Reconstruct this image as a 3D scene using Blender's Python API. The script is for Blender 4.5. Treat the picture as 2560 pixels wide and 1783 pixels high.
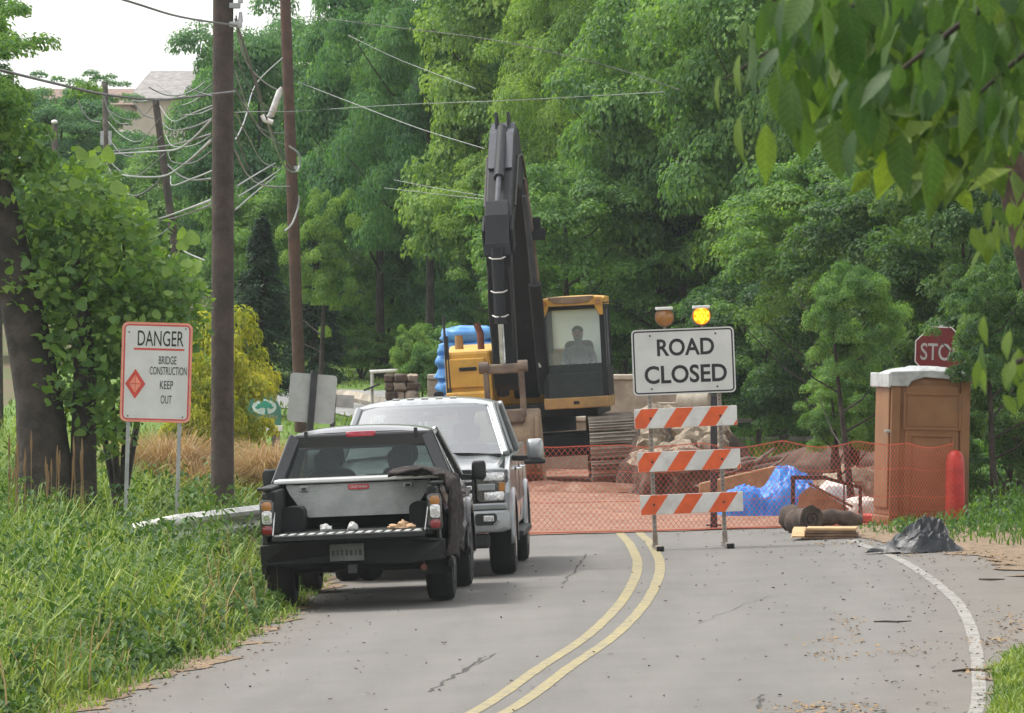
import bpy, bmesh, math, random
import numpy as np
from mathutils import Vector, Matrix, Euler, noise

for o in list(bpy.data.objects):
    bpy.data.objects.remove(o)
SC = bpy.context.scene
COL = SC.collection
R = math.radians

# ------------------------------------------------------------------ camera, sky, sun, exposure
F, H, HOR, CX = 16000.0, 2.75, 811.0, 1280.0      # focal length in photo pixels, eye height, horizon row, centre column
cam_d = bpy.data.cameras.new('camera')
cam = bpy.data.objects.new('camera', cam_d)
COL.objects.link(cam)
cam.location = (0, 0, H)
cam.rotation_euler = (R(90), 0, 0)
cam_d.sensor_width = 36
cam_d.lens = 36 * F / 2560
cam_d.shift_y = -(891.5 - HOR) / 2560
cam_d.clip_start = 0.5
cam_d.clip_end = 3000
cam_d.dof.use_dof = True
cam_d.dof.focus_distance = 80
cam_d.dof.aperture_fstop = 26
SC.camera = cam

SUN_EL, SUN_AZ = 58.0, -62.0                      # degrees; azimuth from +Y towards +X
world = bpy.data.worlds.new('World')
SC.world = world
world.use_nodes = True
wn, wl = world.node_tree.nodes, world.node_tree.links
wn.clear()
wo = wn.new('ShaderNodeOutputWorld')
wb = wn.new('ShaderNodeBackground')
sky = wn.new('ShaderNodeTexSky')
sky.sky_type = 'NISHITA'
sky.sun_disc = False
sky.sun_elevation = R(SUN_EL)
sky.sun_rotation = R(SUN_AZ)
sky.air_density = 1.0
sky.dust_density = 4.0
sky.ozone_density = 1.0
hs = wn.new('ShaderNodeHueSaturation')            # high thin cloud: the whole sky is pale
hs.inputs['Saturation'].default_value = 0.32
wl.new(sky.outputs[0], hs.inputs['Color'])
veil = wn.new('ShaderNodeMix'); veil.data_type = 'RGBA'   # even white overcast over the whole dome
veil.inputs['Factor'].default_value = 0.62
veil.inputs['B'].default_value = (5.6, 5.55, 5.5, 1)
wl.new(hs.outputs[0], veil.inputs['A'])
wl.new(veil.outputs['Result'], wb.inputs['Color'])
wb.inputs['Strength'].default_value = 0.15
wl.new(wb.outputs[0], wo.inputs['Surface'])

sun_d = bpy.data.lights.new('sun', 'SUN')
sun_d.energy = 1.5
sun_d.angle = R(12)
sun_d.color = (1.0, 0.95, 0.87)
sun = bpy.data.objects.new('sun', sun_d)
COL.objects.link(sun)
sd = Vector((math.sin(R(SUN_AZ)) * math.cos(R(SUN_EL)), math.cos(R(SUN_AZ)) * math.cos(R(SUN_EL)), math.sin(R(SUN_EL))))
sun.rotation_euler = sd.to_track_quat('Z', 'Y').to_euler()
sun.location = (-20, 40, 60)

SC.render.engine = 'CYCLES'
vs = SC.view_settings
vs.view_transform = 'Standard'
vs.look = 'None'
vs.exposure = 1.02
vs.gamma = 1
vs.use_curve_mapping = False
SC.cycles.use_denoising = True
SC.cycles.max_bounces = 8
SC.cycles.diffuse_bounces = 5
SC.cycles.glossy_bounces = 3
SC.cycles.transmission_bounces = 5
SC.cycles.transparent_max_bounces = 10
SC.cycles.volume_bounces = 0
SC.cycles.caustics_reflective = False
SC.cycles.caustics_refractive = False

# ------------------------------------------------------------------ terrain and picking
def smooth(a, b, t):
    u = min(1.0, max(0.0, (t - a) / (b - a)))
    return u * u * (3 - 2 * u)

CL = [(0, -7.6), (15, -4.7), (30, -2.1), (45.3, -.167), (51.1, .33), (57, .82), (64.4, 1.26), (72.7, 1.55), (80.1, 1.60), (84, 1.55), (95, 1.2)]
def interp(tab, y):
    if y <= tab[0][0]: return tab[0][1]
    for (a, u), (b, v) in zip(tab, tab[1:]):
        if y <= b: return u + (v - u) * (y - a) / (b - a)
    return tab[-1][1]
def cubic(tab, y):                                # smooth interpolation of the same table
    ys = [t[0] for t in tab]; xs = [t[1] for t in tab]
    n = len(tab)
    if y <= ys[0]: return xs[0]
    if y >= ys[-1]: return xs[-1]
    i = max(k for k in range(n - 1) if ys[k] <= y)
    def m(k):
        if k == 0: return (xs[1] - xs[0]) / (ys[1] - ys[0])
        if k == n - 1: return (xs[-1] - xs[-2]) / (ys[-1] - ys[-2])
        return (xs[k + 1] - xs[k - 1]) / (ys[k + 1] - ys[k - 1])
    h = ys[i + 1] - ys[i]; t = (y - ys[i]) / h
    return ((2*t**3 - 3*t*t + 1) * xs[i] + (t**3 - 2*t*t + t) * h * m(i) + (-2*t**3 + 3*t*t) * xs[i + 1] + (t**3 - t*t) * h * m(i + 1))
def centre(y): return cubic(CL, y)
LE = [(0, -3.3), (45, -3.35), (57, -3.3), (64, -3.42), (70, -3.6), (80, -4.2), (95, -4.6)]
def left_edge(y): return centre(y) + interp(LE, y)

BANK = 0.042
def gz(x, y):
    b = BANK * min(5.2, max(-4.5, x)) * (1 - smooth(79, 90, y))
    if y < 118: b += 0.10 * min(7.0, max(0.0, left_edge(y) - .3 - x)) * (1 - smooth(100, 118, y))
    b += 0.03 * min(12, max(0, x - 7.0)) * (1 - smooth(100, 130, y))
    wl_ = 1 - smooth(1.5, 7, x)
    hill = 0.046 * max(0, min(y, 165) - 118) + 0.062 * max(0, min(y, 300) - 165)
    hr = 0.03 * max(0, min(y, 220) - 140)
    return b + hill * wl_ + hr * (1 - wl_)

def W(px, py, Y):
    return Vector(((px - CX) * Y / F, Y, H - (py - HOR) * Y / F))
def hit(px, py):                                  # the ground point seen at a photo pixel
    lo = 20.0
    for k in range(1, 1800):
        Y = 20 + k * .2
        p = W(px, py, Y)
        if p.z <= gz(p.x, Y):
            a, b = Y - .2, Y
            for _ in range(18):
                m = (a + b) / 2; q = W(px, py, m)
                if q.z <= gz(q.x, m): b = m
                else: a = m
            q = W(px, py, b); q.z = gz(q.x, b)
            return q
    return W(px, py, 350)

# ------------------------------------------------------------------ materials
def new_mat(name):
    m = bpy.data.materials.new(name); m.use_nodes = True
    nt = m.node_tree; nt.nodes.clear()
    out = nt.nodes.new('ShaderNodeOutputMaterial')
    return m, nt, nt.nodes, nt.links, out
def mat(name, col, rough=.6, metal=0., var=.12, scale=6., bump=0., bscale=40., col2=None, mix=(.42, .62), coat=0., spec=.5, generated=False, mottle=None):
    m, nt, N, L, out = new_mat(name)
    p = N.new('ShaderNodeBsdfPrincipled')
    p.inputs['Roughness'].default_value = rough
    p.inputs['Metallic'].default_value = metal
    p.inputs['Specular IOR Level'].default_value = spec
    p.inputs['Coat Weight'].default_value = coat
    p.inputs['Coat Roughness'].default_value = .08
    tc = N.new('ShaderNodeTexCoord')
    n1 = N.new('ShaderNodeTexNoise'); n1.inputs['Scale'].default_value = scale; n1.inputs['Detail'].default_value = 6; n1.inputs['Roughness'].default_value = .62
    L.new(tc.outputs['Object'], n1.inputs['Vector'])
    rp = N.new('ShaderNodeValToRGB')
    c = col; d = col2 if col2 else tuple(max(0, x * (1 - var * 2)) for x in col)
    e = tuple(min(1, x * (1 + var)) for x in col) if not col2 else col
    rp.color_ramp.elements[0].position = mix[0]; rp.color_ramp.elements[0].color = (*d, 1)
    rp.color_ramp.elements[1].position = mix[1]; rp.color_ramp.elements[1].color = (*e, 1)
    L.new(n1.outputs['Fac'], rp.inputs['Fac'])
    col_out = rp.outputs['Color']
    if mottle:                                    # a second stain layer: (colour, scale, lo, hi)
        n3 = N.new('ShaderNodeTexNoise'); n3.inputs['Scale'].default_value = mottle[1]; n3.inputs['Detail'].default_value = 5
        L.new(tc.outputs['Object'], n3.inputs['Vector'])
        r3 = N.new('ShaderNodeValToRGB'); r3.color_ramp.elements[0].position = mottle[2]; r3.color_ramp.elements[1].position = mottle[3]
        L.new(n3.outputs['Fac'], r3.inputs['Fac'])
        mx = N.new('ShaderNodeMix'); mx.data_type = 'RGBA'
        L.new(r3.outputs['Color'], mx.inputs['Factor']); L.new(col_out, mx.inputs['A']); mx.inputs['B'].default_value = (*mottle[0], 1)
        col_out = mx.outputs['Result']
    L.new(col_out, p.inputs['Base Color'])
    if bump:
        n2 = N.new('ShaderNodeTexNoise'); n2.inputs['Scale'].default_value = bscale; n2.inputs['Detail'].default_value = 5
        L.new(tc.outputs['Object'], n2.inputs['Vector'])
        bp = N.new('ShaderNodeBump'); bp.inputs['Strength'].default_value = bump; bp.inputs['Distance'].default_value = .02
        L.new(n2.outputs['Fac'], bp.inputs['Height']); L.new(bp.outputs['Normal'], p.inputs['Normal'])
    L.new(p.outputs[0], out.inputs['Surface'])
    return m
def leaf_mat(name, a, b, c=None, trans=.42, gloss=.05, rough=.55, tcol=None, nscale=.35, veins=0.):
    """leaf colour runs a..b per leaf (attribute lv) with a slow drift through the crown"""
    m, nt, N, L, out = new_mat(name)
    at = N.new('ShaderNodeAttribute'); at.attribute_name = 'lv'
    oi = N.new('ShaderNodeObjectInfo')
    tc = N.new('ShaderNodeTexCoord')
    nz = N.new('ShaderNodeTexNoise'); nz.inputs['Scale'].default_value = nscale; nz.inputs['Detail'].default_value = 3
    L.new(tc.outputs['Object'], nz.inputs['Vector'])
    ad = N.new('ShaderNodeMath'); ad.operation = 'MULTIPLY_ADD'; ad.inputs[1].default_value = 1.5; ad.inputs[2].default_value = -.55
    L.new(nz.outputs['Fac'], ad.inputs[0])
    a2 = N.new('ShaderNodeMath'); a2.operation = 'MULTIPLY_ADD'; a2.inputs[1].default_value = .55
    L.new(at.outputs['Fac'], a2.inputs[0]); L.new(ad.outputs[0], a2.inputs[2])
    rp = N.new('ShaderNodeValToRGB')
    rp.color_ramp.elements[0].position = .1; rp.color_ramp.elements[0].color = (*a, 1)
    rp.color_ramp.elements[1].position = .9; rp.color_ramp.elements[1].color = (*b, 1)
    if c:
        e = rp.color_ramp.elements.new(.5); e.color = (*c, 1)
    L.new(a2.outputs[0], rp.inputs['Fac'])
    d = N.new('ShaderNodeBsdfPrincipled'); d.inputs['Roughness'].default_value = rough; d.inputs['Specular IOR Level'].default_value = gloss * 6
    if veins:                                     # pale midrib and slanting side veins in the leaf's own axes, plus blemishes
        sx = N.new('ShaderNodeSeparateXYZ'); L.new(tc.outputs['Object'], sx.inputs[0])
        def ma(op, a, b):
            n = N.new('ShaderNodeMath'); n.operation = op
            for i, q in enumerate((a, b)):
                if isinstance(q, (int, float)): n.inputs[i].default_value = q
                else: L.new(q, n.inputs[i])
            return n.outputs[0]
        ax = ma('ABSOLUTE', sx.outputs[0], 0); ph = ma('MULTIPLY', ma('SUBTRACT', sx.outputs[1], ma('MULTIPLY', ax, .8)), 2 * math.pi / .014)
        v1 = ma('GREATER_THAN', ma('SINE', ph, 0), .80); v2 = ma('LESS_THAN', ax, .0011)
        bl = N.new('ShaderNodeTexNoise'); bl.inputs['Scale'].default_value = 45; bl.inputs['Detail'].default_value = 4; L.new(tc.outputs['Object'], bl.inputs['Vector'])
        k_ = ma('ADD', ma('MULTIPLY', ma('MAXIMUM', v1, v2), veins), ma('MULTIPLY', bl.outputs['Fac'], .7)); k_ = ma('ADD', k_, .55)
        cb_ = N.new('ShaderNodeCombineColor')
        for i in range(3): L.new(k_, cb_.inputs[i])
        vm = N.new('ShaderNodeMix'); vm.data_type = 'RGBA'; vm.blend_type = 'MULTIPLY'; vm.inputs['Factor'].default_value = 1
        L.new(rp.outputs[0], vm.inputs['A']); L.new(cb_.outputs[0], vm.inputs['B']); leafc = vm.outputs['Result']
    else: leafc = rp.outputs[0]
    L.new(leafc, d.inputs['Base Color'])
    t = N.new('ShaderNodeBsdfTranslucent')
    mm = N.new('ShaderNodeMix'); mm.data_type = 'RGBA'; mm.blend_type = 'MULTIPLY'; mm.inputs['Factor'].default_value = 1
    mm.inputs['B'].default_value = (*(tcol or (1.5, 1.55, .55)), 1)
    L.new(leafc, mm.inputs['A']); L.new(mm.outputs['Result'], t.inputs['Color'])
    ms = N.new('ShaderNodeMixShader'); ms.inputs[0].default_value = trans
    L.new(d.outputs[0], ms.inputs[1]); L.new(t.outputs[0], ms.inputs[2])
    L.new(ms.outputs[0], out.inputs['Surface'])
    return m
def glass_mat(name, tint, opacity, rough=.03, dust=(.5, .55, .58), spec=1.0, dust_amt=.1):
    """thin tinted pane: part lets light through, part reflects, a little dust scatters"""
    m, nt, N, L, out = new_mat(name)
    tr = N.new('ShaderNodeBsdfTransparent'); tr.inputs[0].default_value = (*tint, 1)
    gl = N.new('ShaderNodeBsdfGlossy'); gl.inputs['Roughness'].default_value = rough; gl.inputs[0].default_value = (.9, .92, .95, 1)
    df = N.new('ShaderNodeBsdfDiffuse'); df.inputs[0].default_value = (*dust, 1)
    fr = N.new('ShaderNodeLayerWeight'); fr.inputs[0].default_value = .25
    mr = N.new('ShaderNodeMath'); mr.operation = 'MULTIPLY_ADD'; mr.inputs[1].default_value = .75 * spec; mr.inputs[2].default_value = .06 * spec + opacity
    L.new(fr.outputs['Fresnel'], mr.inputs[0])
    m1 = N.new('ShaderNodeMixShader'); L.new(mr.outputs[0], m1.inputs[0]); L.new(tr.outputs[0], m1.inputs[1]); L.new(gl.outputs[0], m1.inputs[2])
    m2 = N.new('ShaderNodeMixShader'); m2.inputs[0].default_value = dust_amt; L.new(m1.outputs[0], m2.inputs[1]); L.new(df.outputs[0], m2.inputs[2])
    L.new(m2.outputs[0], out.inputs['Surface'])
    return m
def emit_mat(name, col, strength):
    m, nt, N, L, out = new_mat(name)
    e = N.new('ShaderNodeEmission'); e.inputs[0].default_value = (*col, 1); e.inputs[1].default_value = strength
    L.new(e.outputs[0], out.inputs['Surface'])
    return m

def asphalt_mat():
    # aggregate speckle, long wear streaks, wheel paths (attribute lat = metres from the centre line)
    m, nt, N, L, out = new_mat('asphalt')
    p = N.new('ShaderNodeBsdfPrincipled'); p.inputs['Roughness'].default_value = .88
    tc = N.new('ShaderNodeTexCoord')
    def nz(scale, detail, vec, rough=.6):
        n = N.new('ShaderNodeTexNoise'); n.inputs['Scale'].default_value = scale; n.inputs['Detail'].default_value = detail; n.inputs['Roughness'].default_value = rough
        L.new(vec, n.inputs['Vector']); return n.outputs['Fac']
    def ma(op, a, b, c=None):
        n = N.new('ShaderNodeMath'); n.operation = op
        for i, q in enumerate((a, b, c)):
            if q is None: continue
            if isinstance(q, (int, float)): n.inputs[i].default_value = q
            else: L.new(q, n.inputs[i])
        return n.outputs[0]
    mp = N.new('ShaderNodeMapping'); mp.inputs['Scale'].default_value = (1.0, .10, 1.0); L.new(tc.outputs['Object'], mp.inputs['Vector'])
    speck = nz(38, 3, tc.outputs['Object'], .8); blot = nz(.7, 4, tc.outputs['Object']); streak = nz(2.6, 4, mp.outputs[0])
    at = N.new('ShaderNodeAttribute'); at.attribute_name = 'lat'
    la = ma('ABSOLUTE', at.outputs['Fac'], 0.)
    def bump_at(c, w):
        d = ma('DIVIDE', ma('SUBTRACT', la, c), w); return ma('EXPONENT', ma('MULTIPLY', ma('MULTIPLY', d, d), -1.), 0.)
    e1 = N.new('ShaderNodeMath'); e1.operation = 'POWER'; e1.inputs[0].default_value = 2.718
    def gauss(c, w):
        d = ma('DIVIDE', ma('SUBTRACT', la, c), w); return ma('POWER', 2.718, ma('MULTIPLY', ma('MULTIPLY', d, d), -1.))
    wear = ma('ADD', gauss(.85, .38), gauss(2.35, .42))
    v = ma('MULTIPLY_ADD', ma('SUBTRACT', speck, .5), .62, 1.0)
    v = ma('MULTIPLY_ADD', ma('SUBTRACT', blot, .5), .34, v)
    v = ma('MULTIPLY_ADD', ma('SUBTRACT', streak, .5), .40, v)
    v = ma('MULTIPLY_ADD', wear, .10, v)
    mul = N.new('ShaderNodeMix'); mul.data_type = 'RGBA'; mul.blend_type = 'MULTIPLY'; mul.inputs['Factor'].default_value = 1
    cc = N.new('ShaderNodeCombineColor'); 
    for i in range(3): L.new(v, cc.inputs[i])
    mul.inputs['A'].default_value = (.158, .150, .140, 1); L.new(cc.outputs[0], mul.inputs['B'])
    # sandy dust gathers towards the edges
    ed = N.new('ShaderNodeMapRange'); ed.inputs['From Min'].default_value = 2.5; ed.inputs['From Max'].default_value = 3.6; L.new(la, ed.inputs['Value'])
    dz = ma('MULTIPLY', ed.outputs[0], ma('MULTIPLY', nz(5, 5, tc.outputs['Object']), .42))
    mx = N.new('ShaderNodeMix'); mx.data_type = 'RGBA'; L.new(dz, mx.inputs['Factor']); L.new(mul.outputs['Result'], mx.inputs['A']); mx.inputs['B'].default_value = (.25, .20, .145, 1)
    L.new(mx.outputs['Result'], p.inputs['Base Color'])
    bp = N.new('ShaderNodeBump'); bp.inputs['Strength'].default_value = .6; bp.inputs['Distance'].default_value = .015; L.new(nz(70, 4, tc.outputs['Object'], .75), bp.inputs['Height']); L.new(bp.outputs[0], p.inputs['Normal'])
    L.new(p.outputs[0], out.inputs['Surface'])
    return m

MT = {}
MT['asphalt'] = asphalt_mat()
MT['dirt'] = mat('dirt', (.30, .155, .10), .95, scale=1.6, bump=.9, bscale=14, col2=(.20, .10, .065), mottle=((.33, .22, .16), 5, .5, .7))
MT['ground'] = mat('ground', (.085, .11, .03), .95, scale=.8, bump=.9, bscale=10, col2=(.13, .095, .055))
MT['litter_soil'] = mat('litter_soil', (.25, .17, .105), .95, scale=7, bump=.9, bscale=30, col2=(.13, .09, .06), mottle=((.31, .235, .145), 18, .5, .62))
MT['lawn'] = mat('lawn', (.14, .24, .035), .95, scale=2.5, bump=1, bscale=30, col2=(.09, .17, .025))
MT['concrete'] = mat('concrete', (.42, .37, .29), .9, scale=3, bump=.5, bscale=30, col2=(.31, .27, .21))
MT['pale_concrete'] = mat('pale_concrete', (.56, .51, .42), .9, scale=4, bump=.5, bscale=30, col2=(.40, .35, .28))
MT['grey_paving'] = mat('grey_paving', (.34, .34, .34), .9, scale=2)
MT['yellow_line'] = mat('yellow_line', (.32, .27, .13), .8, scale=9, col2=(.19, .175, .14), mix=(.38, .54), bump=.3)
MT['white_line'] = mat('white_line', (.30, .29, .265), .8, scale=9, col2=(.18, .172, .16), mix=(.40, .54), bump=.3)
MT['crack'] = mat('crack', (.06, .058, .055), .95)
MT['straw'] = mat('straw', (.36, .245, .12), .95, scale=30, col2=(.20, .13, .07))
MT['twig'] = mat('twig', (.07, .05, .035), .95)
MT['bark'] = mat('bark', (.068, .054, .045), .95, scale=5, bump=1, bscale=16, col2=(.03, .025, .021))
MT['bark_red'] = mat('bark_red', (.13, .08, .06), .95, scale=5, bump=1, bscale=16, col2=(.06, .04, .03))
MT['pole_wood'] = mat('pole_wood', (.092, .068, .058), .95, scale=4, bump=.7, bscale=25, col2=(.055, .042, .037))
MT['pole_rust'] = mat('pole_rust', (.115, .062, .047), .95, scale=4, bump=.7, bscale=25, col2=(.075, .043, .034))
MT['pole_grey'] = mat('pole_grey', (.17, .14, .125), .95, scale=4, bump=.7, col2=(.10, .085, .075))
MT['cable'] = mat('cable', (.13, .13, .13), .6)
MT['cable_pale'] = mat('cable_pale', (.30, .32, .31), .6)
MT['galv'] = mat('galv', (.48, .49, .49), .42, .75, scale=5, col2=(.36, .37, .37), bump=.05)
MT['galv_worn'] = mat('galv_worn', (.62, .62, .60), .55, .25, scale=6, col2=(.42, .42, .40))
MT['steel_dark'] = mat('steel_dark', (.05, .05, .055), .6, .3)
MT['sign_white'] = mat('sign_white', (.66, .66, .64), .45, var=.04, scale=2, mottle=((.56, .56, .53), 3, .5, .8))
MT['sign_grey'] = mat('sign_grey', (.46, .47, .46), .5, .2, var=.05)
MT['sign_black'] = mat('sign_black', (.018, .018, .02), .5)
MT['sign_red'] = mat('sign_red', (.62, .07, .05), .5, var=.06)
MT['sign_pink'] = mat('sign_pink', (.85, .30, .20), .5, var=.06)
MT['orange_refl'] = mat('orange_refl', (.75, .115, .025), .42, var=.06)
MT['barr_white'] = mat('barr_white', (.70, .69, .66), .45, var=.05, scale=4, mottle=((.55, .53, .49), 6, .5, .75))
MT['perf_steel'] = mat('perf_steel', (.33, .30, .27), .6, .4, scale=8, col2=(.24, .19, .155))
MT['rubber'] = mat('rubber', (.012, .012, .012), .85, bump=.3, bscale=60)
MT['black_paint'] = mat('black_paint', (.0065, .007, .010), .22, 0, var=.1, coat=.6)
MT['black_plastic'] = mat('black_plastic', (.011, .012, .013), .62)
MT['bed_liner'] = mat('bed_liner', (.012, .013, .014), .8, bump=.4, bscale=120)
MT['silver_paint'] = mat('silver_paint', (.30, .315, .325), .32, .5, var=.04, coat=.7)
MT['chrome'] = mat('chrome', (.75, .76, .77), .12, 1, var=.03)
MT['alu_plate'] = mat('alu_plate', (.60, .62, .60), .45, .3, scale=4, col2=(.48, .50, .48), bump=.9, bscale=110)
MT['alu_lid'] = mat('alu_lid', (.80, .80, .79), .35, .6, var=.04)
MT['lamp_red'] = mat('lamp_red', (.22, .008, .01), .15, coat=1)
MT['brake_red'] = mat('brake_red', (.50, .02, .05), .2, coat=1)
MT['lamp_clear'] = mat('lamp_clear', (.80, .80, .80), .15, .3, var=.2, scale=40, coat=1)
MT['lamp_amber'] = mat('lamp_amber', (.42, .17, .03), .25, coat=1)
MT['lamp_dark'] = mat('lamp_dark', (.05, .045, .042), .2, .2, var=.3, scale=30, coat=1)
MT['glass_tint'] = glass_mat('glass_tint', (.42, .50, .47), .0, dust=(.25, .32, .31), dust_amt=.03, spec=.45)
MT['glass_wind'] = glass_mat('glass_wind', (.55, .60, .60), .20, rough=.015, dust_amt=.04)
MT['glass_cab'] = glass_mat('glass_cab', (.86, .92, .92), .05, dust=(.72, .80, .82), dust_amt=.20)
MT['seat'] = mat('seat', (.03, .032, .033), .9)
MT['cloth_brown'] = mat('cloth_brown', (.045, .033, .030), .95, scale=5, col2=(.022, .018, .018), bump=.8, bscale=20)
MT['plate'] = mat('plate', (.16, .17, .165), .6)
MT['plate_ink'] = mat('plate_ink', (.05, .05, .052), .6)
MT['label_red'] = mat('label_red', (.55, .05, .06), .5)
MT['white_plain'] = mat('white_plain', (.78, .77, .74), .5, var=.03)
MT['rag'] = mat('rag', (.55, .55, .55), .9)
MT['wood_chip'] = mat('wood_chip', (.55, .36, .21), .9)
MT['exc_yellow'] = mat('exc_yellow', (.70, .40, .06), .45, scale=3, col2=(.56, .31, .055), mottle=((.38, .25, .12), 4, .58, .8))
MT['exc_yellow_dirty'] = mat('exc_yellow_dirty', (.46, .27, .09), .6, scale=3, col2=(.34, .20, .08))
MT['exc_dark'] = mat('exc_dark', (.014, .016, .021), .6, scale=2.5, col2=(.010, .011, .014), mottle=((.028, .027, .027), 6, .6, .8), spec=.3)
MT['exc_grey'] = mat('exc_grey', (.068, .075, .092), .6, scale=3, col2=(.05, .055, .068), spec=.35)
MT['exc_green'] = mat('exc_green', (.018, .03, .03), .5)
MT['mud_steel'] = mat('mud_steel', (.24, .185, .14), .85, scale=3, col2=(.13, .10, .08), bump=.5, bscale=14)
MT['mud_plate'] = mat('mud_plate', (.36, .27, .18), .9, scale=3, col2=(.25, .18, .12), bump=.6, bscale=14)
MT['track_steel'] = mat('track_steel', (.40, .36, .31), .7, .3, scale=4, col2=(.28, .24, .20), bump=.4)
MT['rust'] = mat('rust', (.17, .07, .05), .9, scale=10)
MT['rod_chrome'] = mat('rod_chrome', (.6, .6, .58), .2, .9)
MT['shirt'] = mat('shirt', (.20, .22, .26), .9)
MT['skin'] = mat('skin', (.36, .22, .16), .6)
MT['hair'] = mat('hair', (.03, .025, .02), .8)
MT['fence_orange'] = mat('fence_orange', (.66, .13, .075), .6, var=.05)
MT['tarp_blue'] = mat('tarp_blue', (.008, .25, .72), .45, scale=5, col2=(.006, .17, .60), bump=.2, bscale=9)
MT['bag_blue'] = mat('bag_blue', (.10, .33, .70), .4, scale=4, col2=(.07, .25, .60), bump=.3, bscale=10)
MT['toilet_tan'] = mat('toilet_tan', (.26, .125, .05), .6, scale=2, col2=(.215, .10, .04), mottle=((.165, .095, .05), 3, .55, .8))
MT['toilet_grey'] = mat('toilet_grey', (.42, .44, .44), .5)
MT['red_plastic'] = mat('red_plastic', (.55, .035, .025), .45)
MT['black_fabric'] = mat('black_fabric', (.016, .020, .027), .42, scale=6, col2=(.010, .012, .016), bump=.3)
MT['timber'] = mat('timber', (.42, .27, .155), .9, scale=6, col2=(.30, .185, .10), bump=.3)
MT['plywood'] = mat('plywood', (.58, .39, .20), .85, scale=7, col2=(.48, .31, .16))
MT['ply_dark'] = mat('ply_dark', (.20, .12, .075), .9, scale=9)
MT['cardboard'] = mat('cardboard', (.30, .18, .105), .9, scale=5)
MT['pipe_black'] = mat('pipe_black', (.03, .024, .022), .6)
MT['bag_white'] = mat('bag_white', (.66, .62, .58), .8, scale=5, col2=(.50, .46, .42), bump=.6, bscale=10)
MT['bag_red'] = mat('bag_red', (.62, .10, .08), .6)
MT['roll_brown'] = mat('roll_brown', (.115, .082, .068), .95, scale=6, col2=(.07, .05, .042), bump=.6)
MT['rock'] = mat('rock', (.40, .33, .25), .95, scale=5, col2=(.22, .18, .135), bump=.8, bscale=12)
MT['rock_dark'] = mat('rock_dark', (.14, .10, .075), .95, scale=3, col2=(.06, .045, .036), bump=1, bscale=8)
MT['wood_grey'] = mat('wood_grey', (.20, .175, .15), .95, scale=5, col2=(.12, .10, .085))
MT['dark_wood'] = mat('dark_wood', (.045, .038, .032), .95)
MT['house_wall'] = mat('house_wall', (.46, .41, .34), .85, var=.03, scale=2)
MT['house_roof'] = mat('house_roof', (.28, .265, .255), .9, scale=4)
MT['roof_brown'] = mat('roof_brown', (.24, .17, .14), .9, scale=4)
MT['stone_wall'] = mat('stone_wall', (.45, .37, .27), .95, scale=4, col2=(.28, .22, .16), bump=.9, bscale=10)
MT['white_door'] = mat('white_door', (.58, .63, .64), .7, var=.03)
MT['window'] = mat('window', (.03, .04, .045), .1, spec=1)
MT['green_sign'] = mat('green_sign', (.055, .24, .16), .5, scale=3, col2=(.06, .19, .135))
MT['emblem_white'] = mat('emblem_white', (.62, .76, .70), .5)
MT['emblem_green'] = mat('emblem_green', (.04, .32, .22), .5)
MT['gold'] = mat('gold', (.42, .37, .16), .5)
MT['cone_orange'] = mat('cone_orange', (.70, .17, .06), .6)
MT['stop_red'] = mat('stop_red', (.17, .011, .014), .5, var=.05)

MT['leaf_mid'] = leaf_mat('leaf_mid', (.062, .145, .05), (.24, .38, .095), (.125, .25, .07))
MT['leaf_bright'] = leaf_mat('leaf_bright', (.082, .17, .048), (.30, .42, .10), (.175, .295, .075))
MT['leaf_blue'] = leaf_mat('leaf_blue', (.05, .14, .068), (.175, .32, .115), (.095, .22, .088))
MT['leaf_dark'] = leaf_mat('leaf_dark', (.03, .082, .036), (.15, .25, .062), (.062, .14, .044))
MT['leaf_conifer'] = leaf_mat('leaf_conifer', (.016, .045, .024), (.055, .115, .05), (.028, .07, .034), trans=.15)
MT['leaf_gold'] = leaf_mat('leaf_gold', (.16, .21, .02), (.58, .54, .07), (.36, .38, .045), nscale=1.2)
MT['leaf_redbud'] = leaf_mat('leaf_redbud', (.075, .165, .05), (.27, .39, .085), (.15, .265, .065), nscale=1.2, gloss=.05, veins=.25)
MT['leaf_over'] = leaf_mat('leaf_over', (.036, .085, .03), (.23, .33, .055), (.085, .155, .042), trans=.42, nscale=1.6, veins=.3)
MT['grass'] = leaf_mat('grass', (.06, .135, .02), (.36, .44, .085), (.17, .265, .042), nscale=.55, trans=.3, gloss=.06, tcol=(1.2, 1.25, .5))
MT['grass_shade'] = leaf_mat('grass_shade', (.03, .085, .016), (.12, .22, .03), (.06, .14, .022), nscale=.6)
MT['weed'] = leaf_mat('weed', (.03, .085, .022), (.14, .235, .055), (.065, .14, .03), nscale=.8, trans=.28, tcol=(1.2, 1.25, .5))
MT['tan_grass'] = leaf_mat('tan_grass', (.30, .20, .10), (.55, .40, .21), (.42, .30, .16), nscale=2, tcol=(1, .9, .7))

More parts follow.
